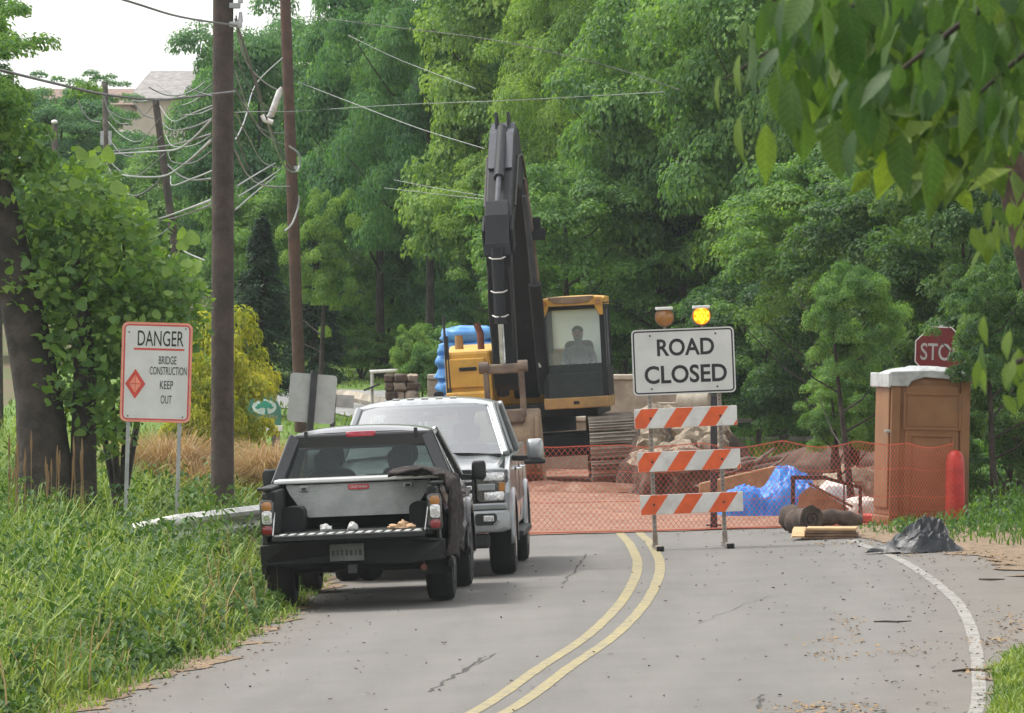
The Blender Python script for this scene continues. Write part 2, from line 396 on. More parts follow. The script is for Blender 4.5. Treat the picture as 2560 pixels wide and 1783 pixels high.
# ------------------------------------------------------------------ mesh helpers
class MB:
    def __init__(s): s.v, s.f = [], []
    def add(s, vs_, fs):
        b = len(s.v); s.v += [tuple(p) for p in vs_]; s.f += [tuple(i + b for i in q) for q in fs]; return s
    def hull(s, p):                               # 8 corners: bottom ring 0-3, top ring 4-7
        return s.add(p, [(3, 2, 1, 0), (4, 5, 6, 7), (0, 1, 5, 4), (1, 2, 6, 5), (2, 3, 7, 6), (3, 0, 4, 7)])
    def box(s, c, d, rot=None, taper=1.0):
        hx, hy, hz = d[0] / 2, d[1] / 2, d[2] / 2
        p = [Vector(q) for q in ((-hx, -hy, -hz), (hx, -hy, -hz), (hx, hy, -hz), (-hx, hy, -hz))]
        p += [Vector((q.x * taper, q.y * taper, hz)) for q in p]
        if rot is not None:
            m = Euler(rot).to_matrix(); p = [m @ q for q in p]
        return s.hull([q + Vector(c) for q in p])
    def beam(s, a, b, w, h, up=(0, 0, 1), w2=None, h2=None):
        a, b = Vector(a), Vector(b); d = (b - a).normalized(); u = Vector(up)
        x = d.cross(u)
        if x.length < 1e-4: x = d.cross(Vector((0, 1, 0)))
        x.normalize(); u = x.cross(d).normalized()
        w2 = w2 or w; h2 = h2 or h
        q = []
        for p, ww, hh in ((a, w, h), (b, w2, h2)):
            q.append([p - x*ww/2 - u*hh/2, p + x*ww/2 - u*hh/2, p + x*ww/2 + u*hh/2, p - x*ww/2 + u*hh/2])
        return s.hull(q[0] + q[1])
    def cyl(s, a, b, r0, r1=None, n=16, cap=True):
        r1 = r0 if r1 is None else r1
        return s.tube([a, b], [r0, r1], n, cap)
    def tube(s, pts, r, n=8, cap=True, wob=0., seed=0):
        pts = [Vector(p) for p in pts]; k = len(pts)
        rs = r if isinstance(r, (list, tuple)) else [r] * k
        rng = random.Random(seed)
        base = len(s.v); pu = None
        for i, p in enumerate(pts):
            d = (pts[min(i + 1, k - 1)] - pts[max(i - 1, 0)]).normalized()
            if pu is None:
                pu = d.cross(Vector((0, 0, 1)))
                if pu.length < 1e-3: pu = d.cross(Vector((1, 0, 0)))
            u = (pu - d * pu.dot(d)).normalized(); pu = u; w = d.cross(u)
            for j in range(n):
                t = 2 * math.pi * j / n
                rr = rs[i] * (1 + (rng.uniform(-wob, wob) if wob else 0))
                s.v.append(tuple(p + (u * math.cos(t) + w * math.sin(t)) * rr))
        for i in range(k - 1):
            for j in range(n):
                a = base + i * n + j; b = base + i * n + (j + 1) % n
                s.f.append((a, b, b + n, a + n))
        if cap:
            s.f.append(tuple(base + j for j in reversed(range(n))))
            s.f.append(tuple(base + (k - 1) * n + j for j in range(n)))
        return s
    def prism(s, poly, axis, a0, a1):             # polygon in the plane of the other two axes
        n = len(poly); p = []
        for a in (a0, a1):
            for (u, v) in poly:
                p.append((a, u, v) if axis == 'x' else (u, a, v) if axis == 'y' else (u, v, a))
        return s.add(p, [tuple(range(n)), tuple(range(2*n - 1, n - 1, -1))] + [(i, i + n, (i + 1) % n + n, (i + 1) % n) for i in range(n)])
    def loft(s, rings, cap=True, closed=True):
        n = len(rings[0]); b = len(s.v)
        for r_ in rings: s.v += [tuple(p) for p in r_]
        for i in range(len(rings) - 1):
            for j in range(n if closed else n - 1):
                a = b + i*n + j; c = b + i*n + (j + 1) % n
                s.f.append((a, c, c + n, a + n))
        if cap:
            s.f.append(tuple(b + j for j in reversed(range(n)))); s.f.append(tuple(b + (len(rings) - 1)*n + j for j in range(n)))
        return s
    def ball(s, c, r, n=14, m=9, fn=None):
        c = Vector(c); r = Vector(r) if not isinstance(r, (int, float)) else Vector((r, r, r)); b = len(s.v)
        for i in range(m + 1):
            t = math.pi * i / m
            for j in range(n):
                a = 2 * math.pi * j / n
                d = Vector((math.sin(t) * math.cos(a), math.sin(t) * math.sin(a), math.cos(t)))
                q = Vector((d.x * r.x, d.y * r.y, d.z * r.z))
                if fn: q = fn(q, d)
                s.v.append(tuple(c + q))
        for i in range(m):
            for j in range(n):
                a = b + i*n + j; e = b + i*n + (j + 1) % n
                s.f.append((a, a + n, e + n, e))
        return s
    def grid(s, fn, nu, nv):
        b = len(s.v)
        for i in range(nu + 1):
            for j in range(nv + 1): s.v.append(tuple(fn(i / nu, j / nv)))
        for i in range(nu):
            for j in range(nv):
                a = b + i*(nv + 1) + j
                s.f.append((a, a + nv + 1, a + nv + 2, a + 1))
        return s
    def mesh(s, name, m, smooth=0):
        me = bpy.data.meshes.new(name); me.from_pydata(s.v, [], s.f)
        bm = bmesh.new(); bm.from_mesh(me)
        bmesh.ops.recalc_face_normals(bm, faces=bm.faces); bm.to_mesh(me); bm.free()
        if smooth:
            me.polygons.foreach_set('use_smooth', [True] * len(me.polygons)); me.set_sharp_from_angle(angle=R(smooth))
        me.materials.append(m); me.update()
        return me
    def build(s, name, m, parent=None, bevel=0, smooth=0, loc=None, rot=None, seg=2, solid=0, sub=0):
        m = MT[m] if isinstance(m, str) else m
        o = link(name, s.mesh(name, m, smooth), parent, loc, rot)
        if solid:
            q = o.modifiers.new('solid', 'SOLIDIFY'); q.thickness = solid; q.offset = 0
        if bevel:
            q = o.modifiers.new('bevel', 'BEVEL'); q.width = bevel; q.segments = seg; q.limit_method = 'ANGLE'; q.angle_limit = R(40)
            q.harden_normals = False
        if sub:
            q = o.modifiers.new('sub', 'SUBSURF'); q.levels = sub; q.render_levels = sub
        return o
def link(name, me, parent=None, loc=None, rot=None):
    o = bpy.data.objects.new(name, me); COL.objects.link(o)
    if parent is not None: o.parent = parent
    if loc is not None: o.location = loc
    if rot is not None: o.rotation_euler = rot
    return o
def thing(name, label, cat, loc=(0, 0, 0), rot=(0, 0, 0), group=None):
    return tag(link(name, None, None, loc, rot), label, cat, group)
def tag(o, label=None, cat=None, group=None, kind=None):
    if label: o['label'] = label
    if cat: o['category'] = cat
    if group: o['group'] = group
    if kind: o['kind'] = kind
    return o
def structure(name, mb, m, smooth_=0): return tag(mb.build(name, m, smooth=smooth_), kind='structure')
_txt = {}
def text_mesh(s, height, width=None, depth=.002, m='sign_black', bold=0.):
    cu = bpy.data.curves.new('text', 'FONT'); cu.body = s; cu.align_x = 'CENTER'; cu.align_y = 'CENTER'; cu.extrude = depth / 2; cu.size = 1; cu.resolution_u = 4
    cu.offset = bold
    o = bpy.data.objects.new('text', cu); COL.objects.link(o)
    dg = bpy.context.evaluated_depsgraph_get(); dg.update()
    me = bpy.data.meshes.new_from_object(o.evaluated_get(dg))
    bpy.data.objects.remove(o)
    co = np.empty(len(me.vertices) * 3); me.vertices.foreach_get('co', co); co = co.reshape(-1, 3)
    lo, hi = co.min(0), co.max(0)
    co[:, :2] -= (lo[:2] + hi[:2]) / 2
    sy = height / (hi[1] - lo[1]); sx = width / (hi[0] - lo[0]) if width else sy
    co[:, 0] *= sx; co[:, 1] *= sy
    me.vertices.foreach_set('co', co.ravel()); me.materials.clear(); me.materials.append(MT[m]); me.update()
    return me
def put_text(name, s, parent, loc, height, width=None, m='sign_black', rot=(R(90), 0, 0), depth=.002, bold=0.):
    return link(name, text_mesh(s, height, width, depth, m, bold), parent, loc, rot)
def copy_tree(o, parent=None):
    c = o.copy(); COL.objects.link(c); c.parent = parent
    for ch in list(o.children): copy_tree(ch, c)
    return c
def rrect(w, h, r, n=5, cx=0, cy=0):
    p = []
    for (sx, sy, a0) in ((1, 1, 0), (-1, 1, 90), (-1, -1, 180), (1, -1, 270)):
        for k in range(n + 1):
            a = R(a0 + 90 * k / n)
            p.append((cx + sx * (w/2 - r) + r * math.cos(a), cy + sy * (h/2 - r) + r * math.sin(a)))
    return p
def fbm(p, s=1.0):
    return noise.fractal(Vector(p) * s, .6, 2.0, 4)

# ------------------------------------------------------------------ leaf clouds
def leaf_cloud(name, C, Nn, D, size, aspect, m, rng, fold=.18, droop=0.):
    """C centres, Nn leaf normals, D leaf directions; each leaf is a folded diamond of two triangles"""
    n = len(C)
    Nn = Nn / (np.linalg.norm(Nn, axis=1, keepdims=True) + 1e-9)
    D = D - Nn * (D * Nn).sum(1, keepdims=True)
    D = D / (np.linalg.norm(D, axis=1, keepdims=True) + 1e-9)
    S_ = np.cross(Nn, D)
    L_ = size[:, None]; Wd = (size * aspect)[:, None]
    v = np.empty((n, 4, 3))
    v[:, 0] = C - D * L_ * .5
    v[:, 1] = C + S_ * Wd * .5 - D * L_ * .08 + Nn * Wd * fold
    v[:, 2] = C + D * L_ * .5 - Nn * L_ * droop
    v[:, 3] = C - S_ * Wd * .5 - D * L_ * .08 + Nn * Wd * fold
    me = bpy.data.meshes.new(name)
    me.vertices.add(n * 4); me.vertices.foreach_set('co', v.ravel())
    base = np.arange(n)[:, None] * 4
    tri = np.concatenate([base + np.array([[0, 1, 2]]), base + np.array([[0, 2, 3]])], axis=1).reshape(-1)
    me.loops.add(len(tri)); me.loops.foreach_set('vertex_index', tri.astype(np.int32))
    me.polygons.add(n * 2); me.polygons.foreach_set('loop_start', np.arange(0, n * 6, 3, dtype=np.int32))
    at = me.attributes.new('lv', 'FLOAT', 'POINT'); at.data.foreach_set('value', np.repeat(rng.random(n), 4))
    me.materials.append(MT[m]); me.update(calc_edges=True)
    return me
def unit(rng, n):
    d = rng.normal(size=(n, 3)); return d / np.linalg.norm(d, axis=1, keepdims=True)
def crown_mesh(name, seed, rx, rz, clumps, per, leaf, m, aspect=.58, cr=(.16, .30), flat=.72, shell=(.55, 1.0), low=-.75, uneven=.22, updir=.55, z0=0., rnd=.45):
    """clumps of leaves set through an uneven ellipsoid; the origin is the crown's centre"""
    rng = np.random.default_rng(seed)
    d = unit(rng, clumps * 2); d = d[d[:, 2] > low][:clumps]; k = len(d)
    lump = np.array([fbm(tuple(q * 1.7 + seed), 1.0) for q in d])
    rad = rng.uniform(shell[0], shell[1], k) ** .7 * (1 + uneven * lump * 1.6)
    cc = d * rad[:, None] * np.array([rx, rx, rz])
    cR = rng.uniform(cr[0], cr[1], k) * rx
    per_k = (per * (cR / cR.mean()) ** 2).astype(int)
    idx = np.repeat(np.arange(k), per_k); n = len(idx)
    u = unit(rng, n); u[:, 2] = np.where(u[:, 2] < -.35, -u[:, 2] * .6, u[:, 2])
    rr = cR[idx] * rng.uniform(.45, 1.05, n) ** .6
    P = cc[idx] + u * rr[:, None] * np.array([1, 1, flat])
    Nn = u * .8 + d[idx] * .25 + np.array([0, 0, updir]) + rng.normal(size=(n, 3)) * rnd
    D = u + np.array([0, 0, -.55]) + rng.normal(size=(n, 3)) * .5
    me = leaf_cloud(name, P + np.array([0, 0, z0]), Nn, D, rng.uniform(.7, 1.3, n) * leaf, aspect, m, rng, droop=.12)
    return me
# ================================================================== THE SETTING
def lin(a, b, n): return [a + (b - a) * i / n for i in range(n + 1)]
xs = [-400, -250, -150, -90, -60, -40, -30, -24] + lin(-20, 20, 80) + [24, 30, 40, 60, 90, 150, 250, 400]
ys = [-60, -30, -10, 0, 10, 20] + lin(28, 128, 100) + lin(131, 200, 23) + [210, 225, 240, 260, 280, 300, 350, 450, 600, 900]
tb = MB(); nx = len(xs)
for y in ys:
    for x in xs: tb.v.append((x, y, gz(x, y) - .03))
for j in range(len(ys) - 1):
    for i in range(nx - 1):
        a = j * nx + i; tb.f.append((a, a + 1, a + nx + 1, a + nx))
structure('ground', tb, 'ground', 60)

def ribbon(y0, y1, n, xl, xr, dz, nx_=1, wob=0.):
    mb = MB()
    def fn(u, v):
        y = y0 + (y1 - y0) * u; a, b = xl(y), xr(y)
        if wob:
            a += wob * fbm((0.3, y * 1.3, 3)); b += wob * fbm((7.7, y * 1.1, 9))
        x = a + (b - a) * v
        return (x, y, gz(x, y) + dz)
    return mb.grid(fn, n, nx_)
WLP = [hit(*p) for p in ((2222, 1388), (2285, 1420), (2345, 1462), (2398, 1512), (2430, 1580), (2446, 1680), (2440, 1783))]
WLT = sorted([(p.y, p.x) for p in WLP]); WLT = [(0, -1.0), (20, .9), (34, 2.25)] + WLT
WLT = [t for i, t in enumerate(WLT) if i == 0 or t[0] > WLT[i - 1][0] + .5] + [(80, WLP[0].x - .35), (86, WLP[0].x - 1.0)]
def white_x(y): return cubic(WLT, y)
SHR = [(0, .5), (40, .5), (47, .30), (51, .75), (56, 1.2), (66, 1.25), (72, .85), (77, .35), (86, .5)]
def road_r(y): return white_x(y) + interp(SHR, y)
structure('road', ribbon(-20, 83.6, 260, lambda y: left_edge(y), road_r, 0.0, 10, .12), 'asphalt')
YC = [hit(*p) for p in ((1221, 1783), (1383, 1672), (1511, 1583), (1592, 1494), (1622, 1416), (1600, 1360), (1578, 1338))]
YT = [(5, YC[0].x - 6.2), (25, YC[0].x - 2.6)] + sorted([(p.y, p.x) for p in YC]) 
def yel(y): return cubic(YT, y)
road = bpy.data.objects['road']
at_ = road.data.attributes.new('lat', 'FLOAT', 'POINT'); at_.data.foreach_set('value', [v.co.x - yel(v.co.y) for v in road.data.vertices])
for k, off in enumerate((-.125, .125)):
    tag(ribbon(6, 83.2, 240, lambda y: yel(y) + off - .055, lambda y: yel(y) + off + .055, .004, 1, .005).build('yellow_line', 'yellow_line', road))
ribbon(20, 76.4, 200, lambda y: white_x(y) - .052, lambda y: white_x(y) + .052, .004, 1, .006).build('edge_line', 'white_line', road)
# cracks in the asphalt
def crack(pts, w):
    q = [hit(*p) for p in pts]; mb = MB(); rg = random.Random(len(pts))
    P = []
    for a, b in zip(q, q[1:]):
        for t in lin(0, 1, 8)[:-1]: P.append(a.lerp(b, t) + Vector((rg.uniform(-.03, .03), rg.uniform(-.15, .15), 0)))
    P.append(q[-1])
    mb.grid(lambda u, v: (lambda p: (p.x + (v - .5) * w * (1 + .7 * math.sin(u * 37)), p.y, gz(p.x, p.y) + .003))(P[min(len(P) - 1, int(round(u * (len(P) - 1))))]), len(P) - 1, 1)
    mb.build('crack', 'crack', road)
crack([(1078, 1728), (1120, 1700), (1180, 1660), (1212, 1640)], .022)
crack([(1120, 1702), (1175, 1668), (1240, 1634)], .016)
crack([(1410, 1460), (1440, 1420), (1465, 1385)], .02)
crack([(1900, 1740), (1895, 1772)], .03)
crack([(1750, 1560), (1860, 1510), (1930, 1490)], .006)
# verge soil strips under the litter
structure('verge_soil', ribbon(20, 84, 200, lambda y: left_edge(y) - .9, lambda y: left_edge(y) + .16, .008, 4, .35), 'litter_soil')
structure('shoulder_soil', ribbon(40, 84, 120, lambda y: road_r(y) - .18, lambda y: road_r(y) + 3.4, .008, 8, .35), 'litter_soil')
def pad(u, v):
    x = -2.9 + 11.9 * u; y = 83.0 + 37 * v
    return (x, y + (.35 * fbm((x * .6, 0, 5)) if v == 0 else 0), gz(x, y) + .012 + (.05 * max(0, fbm((x * .5, y * .5, 1))) if v > .02 else 0))
structure('construction_dirt', MB().grid(pad, 60, 110), 'dirt', 60)
# lawn on the rise behind the bridge, with a driveway and its kerb
def lawn(u, v):
    x = -11 + 12.5 * u; y = 121 + 55 * v
    return (x, y, gz(x, y) + .004)
structure('lawn', MB().grid(lawn, 30, 60), 'lawn', 60)
def strip(pts, w, dz):
    q = [hit(*p) for p in pts]; mb = MB()
    def fn(u, v):
        t = u * (len(q) - 1); i = min(int(t), len(q) - 2); p = q[i].lerp(q[i + 1], t - i)
        x = p.x; y = p.y + (v - .5) * w
        return (x, y, gz(x, y) + dz)
    return mb.grid(fn, (len(q) - 1) * 4, 2)
structure('driveway', strip([(1090, 1052), (1000, 1040), (900, 1022), (838, 1008), (760, 1000), (600, 990)], 7.5, .03), 'grey_paving')
structure('path', strip([(1000, 990), (930, 990), (860, 987), (800, 985), (640, 968), (560, 962)], 3.2, .03), 'grey_paving')
kp = [hit(*p) for p in ((1010, 1030), (960, 1023), (915, 1013), (865, 1003), (815, 999))]
kb = MB().tube([p + Vector((0, 0, .12)) for p in kp], .14, 6)
structure('kerb', kb, 'pale_concrete')

# ------------------------------------------------------------------ grass blades
def blades(name, P, h, w, bend, m, rng, kind='stuff', parent=None, label=None, cat=None):
    n = len(P); h = np.asarray(h)[:, None]
    a = rng.random(n) * 2 * np.pi
    d = np.stack([np.cos(a), np.sin(a), np.zeros(n)], 1)
    s_ = np.stack([-np.sin(a + rng.normal(0, .6, n)), np.cos(a), np.zeros(n)], 1) * np.asarray(w)[:, None] * .5
    b = np.asarray(bend)[:, None]
    v = np.empty((n, 7, 3)); z = np.array([0, 0, 1.])
    m1 = P + z * h * .45 + d * h * b * .18; m2 = P + z * h * (.82 - b * .12) + d * h * b * .55; tp = P + z * h * (1.0 - b * .42) + d * h * b * 1.05
    v[:, 0] = P - s_; v[:, 1] = P + s_; v[:, 2] = m1 - s_ * .95; v[:, 3] = m1 + s_ * .95; v[:, 4] = m2 - s_ * .65; v[:, 5] = m2 + s_ * .65; v[:, 6] = tp
    me = bpy.data.meshes.new(name); me.vertices.add(n * 7); me.vertices.foreach_set('co', v.ravel())
    base = np.arange(n)[:, None] * 7
    lp = (base + np.array([[0, 1, 3, 2, 2, 3, 5, 4, 4, 5, 6]])).reshape(-1).astype(np.int32)
    st = (np.arange(n)[:, None] * 11 + np.array([[0, 4, 8]])).reshape(-1).astype(np.int32)
    me.loops.add(len(lp)); me.loops.foreach_set('vertex_index', lp)
    me.polygons.add(n * 3); me.polygons.foreach_set('loop_start', st)
    at = me.attributes.new('lv', 'FLOAT', 'POINT'); at.data.foreach_set('value', np.repeat(rng.random(n), 7))
    me.materials.append(MT[m]); me.update(calc_edges=True)
    return tag(link(name, me, parent), label, cat, kind=kind)
GZ = np.vectorize(gz); LEV = np.vectorize(left_edge)
# left verge: knee-high grass with broad weeds
rng = np.random.default_rng(3)
n = 70000
gy = 34 + 84 * rng.random(n) ** 1.35; e = LEV(gy)
off = -.05 + 7.5 * rng.random(n) ** 1.35
px_ = e - off - .25 * np.array([fbm((0, float(t) * .9, 2)) for t in gy])
hh = (.12 + .62 * np.clip(off / 1.1, 0, 1)) * rng.uniform(.45, 1.35, n) * (1 + .35 * np.array([fbm((float(a) * .7, float(b) * .35, 4)) for a, b in zip(px_, gy)]))
P = np.stack([px_, gy, GZ(px_, gy) - .03], 1)
blades('tall_grass', P, hh, rng.uniform(.009, .022, n), rng.uniform(.15, 1.15, n), 'grass', rng, label='tall bright green grass filling the left verge', cat='grass')
n = 1300                                          # dead stems standing in the verge
gy = 36 + 50 * rng.random(n) ** 1.2; px_ = np.vectorize(left_edge)(gy) - .1 - 5 * rng.random(n) ** 1.3
P = np.stack([px_, gy, GZ(px_, gy) - .03], 1)
blades('dead_stems', P, rng.uniform(.2, .85, n), rng.uniform(.006, .012, n), rng.uniform(.05, .7, n), 'tan_grass', rng, label='dry tan stems scattered through the left verge', cat='grass')
def weed_cloud(name, xy, hfun, per, leaf, m, rng, label, aspect=.55):
    """low broad-leaved plants: a stack of leaves above each spot"""
    C, Nn, D = [], [], []
    for (x, y) in xy:
        h = hfun(x, y); z = gz(x, y); k = int(per * rng.uniform(.6, 1.4))
        r_ = .10 + .30 * h * rng.uniform(.5, 1.2)
        for _ in range(k):
            a = rng.random() * 6.283; q = rng.random(); zz = h * rng.random() ** .8
            rr = r_ * (.25 + .75 * q) * (1 - .45 * zz / max(h, .05))
            C.append((x + rr * math.cos(a), y + rr * math.sin(a), z + zz))
            Nn.append((math.cos(a) * .5 + rng.normal() * .3, math.sin(a) * .5 + rng.normal() * .3, .9)); D.append((math.cos(a), math.sin(a), -.25 + rng.normal() * .2))
    C = np.array(C); k = len(C)
    me = leaf_cloud(name, C, np.array(Nn), np.array(D), leaf * rng.uniform(.6, 1.35, k), aspect, m, rng, droop=.15)
    return tag(link(name, me), label, 'plants', kind='stuff')
sp = []
for _ in range(1900):
    y = 36 + 50 * rng.random() ** 1.15; o_ = .15 + 6 * rng.random() ** 1.5; sp.append((left_edge(y) - o_, y))
weed_cloud('broad_weeds', sp, lambda x, y: (.12 + .68 * min(1, max(0, (left_edge(y) - x) / 1.1))) * (.45 + .75 * random.random()), 24, .085, 'weed', rng, 'broad-leaved weeds mixed through the left verge grass')
# right verge
n = 26000
gx = 3.0 + 9 * rng.random(n) ** 1.1; gy = 36 + 76 * rng.random(n) ** .8
GR = [(36, 2.9), (42, 3.1), (45, 3.40), (48, 3.60), (50.5, 3.95), (52, 4.9), (56, 6.2), (66, 6.5), (71.5, 6.3), (73.2, 5.6), (74.5, 5.1), (76, 4.75), (78, 4.45), (83, 4.35), (87, 5.4), (110, 6.6)]
lim = np.array([interp(GR, float(t)) for t in gy]); keep = gx > lim + rng.normal(0, .12, n)
gx, gy, lim = gx[keep], gy[keep], lim[keep]; n = len(gx)
hh = np.where((gx < 6.3) & (gy > 74), np.clip(.10 + .12 * (gx - lim), .08, .3), np.clip(.14 + .35 * (gx - lim), .12, .62)) * rng.uniform(.5, 1.25, n)
P = np.stack([gx, gy, GZ(gx, gy) - .03], 1)
ny = 40 + 12 * rng.random(7000); nl = np.array([interp(GR, float(t)) for t in ny]); nxx = nl + 1.3 * rng.random(7000) ** 1.2
P = np.concatenate([P, np.stack([nxx, ny, GZ(nxx, ny) - .03], 1)]); hh = np.concatenate([hh, (.10 + .28 * (nxx - nl)) * rng.uniform(.6, 1.3, 7000)]); gy = np.concatenate([gy, ny])
near = gy < 60
blades('verge_grass', P[near], hh[near], rng.uniform(.007, .016, near.sum()), rng.uniform(.2, 1, near.sum()), 'grass', rng, label='green grass at the right edge of the near road', cat='grass')
far = ~near
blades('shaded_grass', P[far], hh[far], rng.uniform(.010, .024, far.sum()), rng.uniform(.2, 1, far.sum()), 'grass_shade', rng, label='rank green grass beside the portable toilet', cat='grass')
sp = [(4.6 + 4.5 * rng.random() ** 1.3, 75.5 + 22 * rng.random()) for _ in range(420)]
sp = [(x, y) for x, y in sp if x > interp(GR, y) + .15 and not (x < 5.75 and y > 79)]
weed_cloud('verge_weeds', sp, lambda x, y: .10 + .32 * random.random() * min(1.6, max(.3, x - interp(GR, y))), 18, .075, 'leaf_dark', rng, 'leafy weeds beside the portable toilet')
# lawn and far ground cover
n = 15000
gx = -11 + 12.3 * rng.random(n); gy = 121 + 55 * rng.random(n)
P = np.stack([gx, gy, GZ(gx, gy)], 1)
dr = [(p.x, p.y) for p in [hit(*q) for q in ((1000, 1040), (900, 1022), (838, 1008), (760, 1000), (930, 990), (860, 987), (800, 985))]]
kp_ = np.ones(n, bool)
for (u, v), (s0, t0) in zip([(hit(1090, 1052), hit(838, 1008)), (hit(1000, 990), hit(640, 968))], [(4.0, 0), (2.0, 0)]):
    yy = v.y + (u.y - v.y) * (gx - v.x) / (u.x - v.x); kp_ &= np.abs(gy - yy) > s0
P = P[kp_]; n = len(P)
blades('lawn_grass', P, rng.uniform(.05, .16, n), rng.uniform(.02, .04, n), rng.uniform(.1, .8, n), 'grass', rng, label='short lawn grass on the rise behind the bridge', cat='grass')
n = 14000
gx = 3.5 + 9 * rng.random(n); gy = 119 + 26 * rng.random(n)
P = np.stack([gx, gy, GZ(gx, gy)], 1)
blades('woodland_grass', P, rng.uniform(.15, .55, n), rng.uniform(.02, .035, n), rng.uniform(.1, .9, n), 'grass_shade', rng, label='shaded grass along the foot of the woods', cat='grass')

# ------------------------------------------------------------------ litter on the road
def litter(name, spots, m, label, size=(.015, .05), parent=None):
    mb = MB(); rg = random.Random(name)
    for (x, y) in spots:
        s_ = rg.uniform(*size); a = rg.random() * 6.28; z = gz(x, y) + .006
        k = rg.choice((3, 4, 5)); pts = []
        el = rg.uniform(.3, 1)
        for i in range(k):
            t = a + 6.283 * i / k; r_ = s_ * rg.uniform(.6, 1.1)
            dx, dy = r_ * math.cos(t), r_ * math.sin(t) * el * 2.0
            pts.append((x + dx, y + dy, z + rg.uniform(0, .018)))
        mb.add(pts, [tuple(range(k))])
    return tag(mb.build(name, m), label, 'litter', kind='stuff')
rg = random.Random(5)
sp = []
for _ in range(1000):
    y = 42 + 42 * rg.random() ** 1.2; c = centre(y)
    t = rg.random()
    x = left_edge(y) + abs(rg.gauss(0, .35)) if t < .3 else (white_x(y) - abs(rg.gauss(0, .7)) + .3 if t < .68 else c + rg.uniform(-3.2, 3.2))
    sp.append((x, y))
litter('road_debris', sp, 'twig', 'dark twigs, bark and leaf bits scattered on the asphalt', (.008, .026))
sp = []
for (px, py, sx, sy, k) in ((2130, 1570, 45, 28, 60), (2075, 1602, 55, 10, 40), (2080, 1643, 50, 12, 45), (2530, 1570, 45, 45, 120), (2480, 1605, 60, 14, 60), (2060, 1775, 130, 18, 150), (2250, 1630, 90, 12, 40), (2460, 1680, 50, 12, 50), (2500, 1400, 90, 22, 120), (2380, 1390, 120, 14, 80), (2100, 1362, 90, 8, 60)):
    for _ in range(k):
        p = hit(px + rg.gauss(0, sx * .6), py + rg.gauss(0, sy * .6)); sp.append((p.x, p.y))
for _ in range(650):
    y = 42 + 24 * rg.random(); sp.append((left_edge(y) + rg.gauss(-.02, .17), y))
litter('straw_litter', sp, 'straw', 'tan dead leaves and straw drifted along the road edges', (.008, .030))
def stick(pts, r_, label):
    q = [hit(*p) + Vector((0, 0, r_)) for p in pts]
    tag(MB().tube(q, [r_ * .7] + [r_] * (len(q) - 2) + [r_ * .5], 6).build('twig', 'twig', smooth=60), label, 'twig', 'fallen twigs on the asphalt')
stick([(2184, 1557), (2215, 1556), (2245, 1557), (2278, 1555)], .009, 'long thin dark twig lying across the right lane')
stick([(2448, 1451), (2480, 1452), (2512, 1451)], .012, 'short dark stick on the dirt at the right edge')
stick([(2382, 1682), (2420, 1678), (2455, 1680), (2500, 1672)], .012, 'crooked twig lying over the white edge line')
stick([(405, 1657), (440, 1659), (475, 1657)], .012, 'dark twig on the sandy left edge of the road')
# ================================================================== VEHICLES
def wheel(parent, x, y, r_, w, side, rim='steel_dark'):
    """tyre with rounded shoulders and tread grooves, rim with spokes; side is +1 for the thing's right"""
    prof = [(.60, -.5), (.80, -.52), (.93, -.47), (.985, -.36), (1., -.2), (1., .2), (.985, .36), (.93, .47), (.80, .52), (.60, .5)]
    n = 40; rings = []
    for k in range(n):
        a = 2 * math.pi * k / n
        rings.append([(q * w, p * r_ * math.cos(a) * (1 if p < .98 or k % 2 else .985), p * r_ * math.sin(a) * (1 if p < .98 or k % 2 else .985)) for p, q in prof])
    rings.append(rings[0])
    wh = MB().loft(rings, cap=False).build('wheel', 'rubber', parent, smooth=40, loc=(x, y, r_))
    rm = MB()
    rm.cyl((side * w * .30, 0, 0), (side * w * .46, 0, 0), r_ * .63, r_ * .60, 28)
    for k in range(6):
        a = 2 * math.pi * k / 6
        rm.beam((side * w * .47, 0, 0), (side * w * .45, math.cos(a) * r_ * .58, math.sin(a) * r_ * .58), r_ * .16, .03, up=(1, 0, 0))
    rm.cyl((side * w * .40, 0, 0), (side * w * .52, 0, 0), r_ * .15, r_ * .13, 14)
    rm.build('rim', rim, wh, smooth=40)
    return wh
def side_profile(pts, arches, r_):
    """lower outline with wheel arches cut: pts is the upper outline from rear to front as (y, z); arches are axle y positions"""
    z0 = min(p[1] for p in pts); poly = list(pts)
    lo = []
    y_front, y_rear = pts[-1][0], pts[0][0]
    for ya in sorted(arches, reverse=True):
        for k in range(15):
            a = math.pi * k / 14
            lo.append((ya + r_ * math.cos(a), max(z0, .40 + r_ * .94 * math.sin(a))))
    return poly + lo
def body_side(parent, name, m, prof, x_out, tumble, thick, s, bevel=.02):
    """one side of a truck as a solid panel; upper edge leans in by tumble"""
    zt = max(p[1] for p in prof); zb = min(p[1] for p in prof)
    mb = MB(); n = len(prof); v = []
    def xo(z):
        t = (z - zb) / (zt - zb); return x_out - tumble * max(0, (t - .55) / .45) ** 1.5 - .03 * max(0, (.3 - t) / .3)
    for inner in (0, 1):
        for (y, z) in prof: v.append((s * (xo(z) - inner * thick), y, z))
    mb.add(v, [tuple(range(n)), tuple(range(2*n - 1, n - 1, -1))] + [(i, i + n, (i + 1) % n + n, (i + 1) % n) for i in range(n)])
    return mb.build(name, m, parent, bevel=bevel)
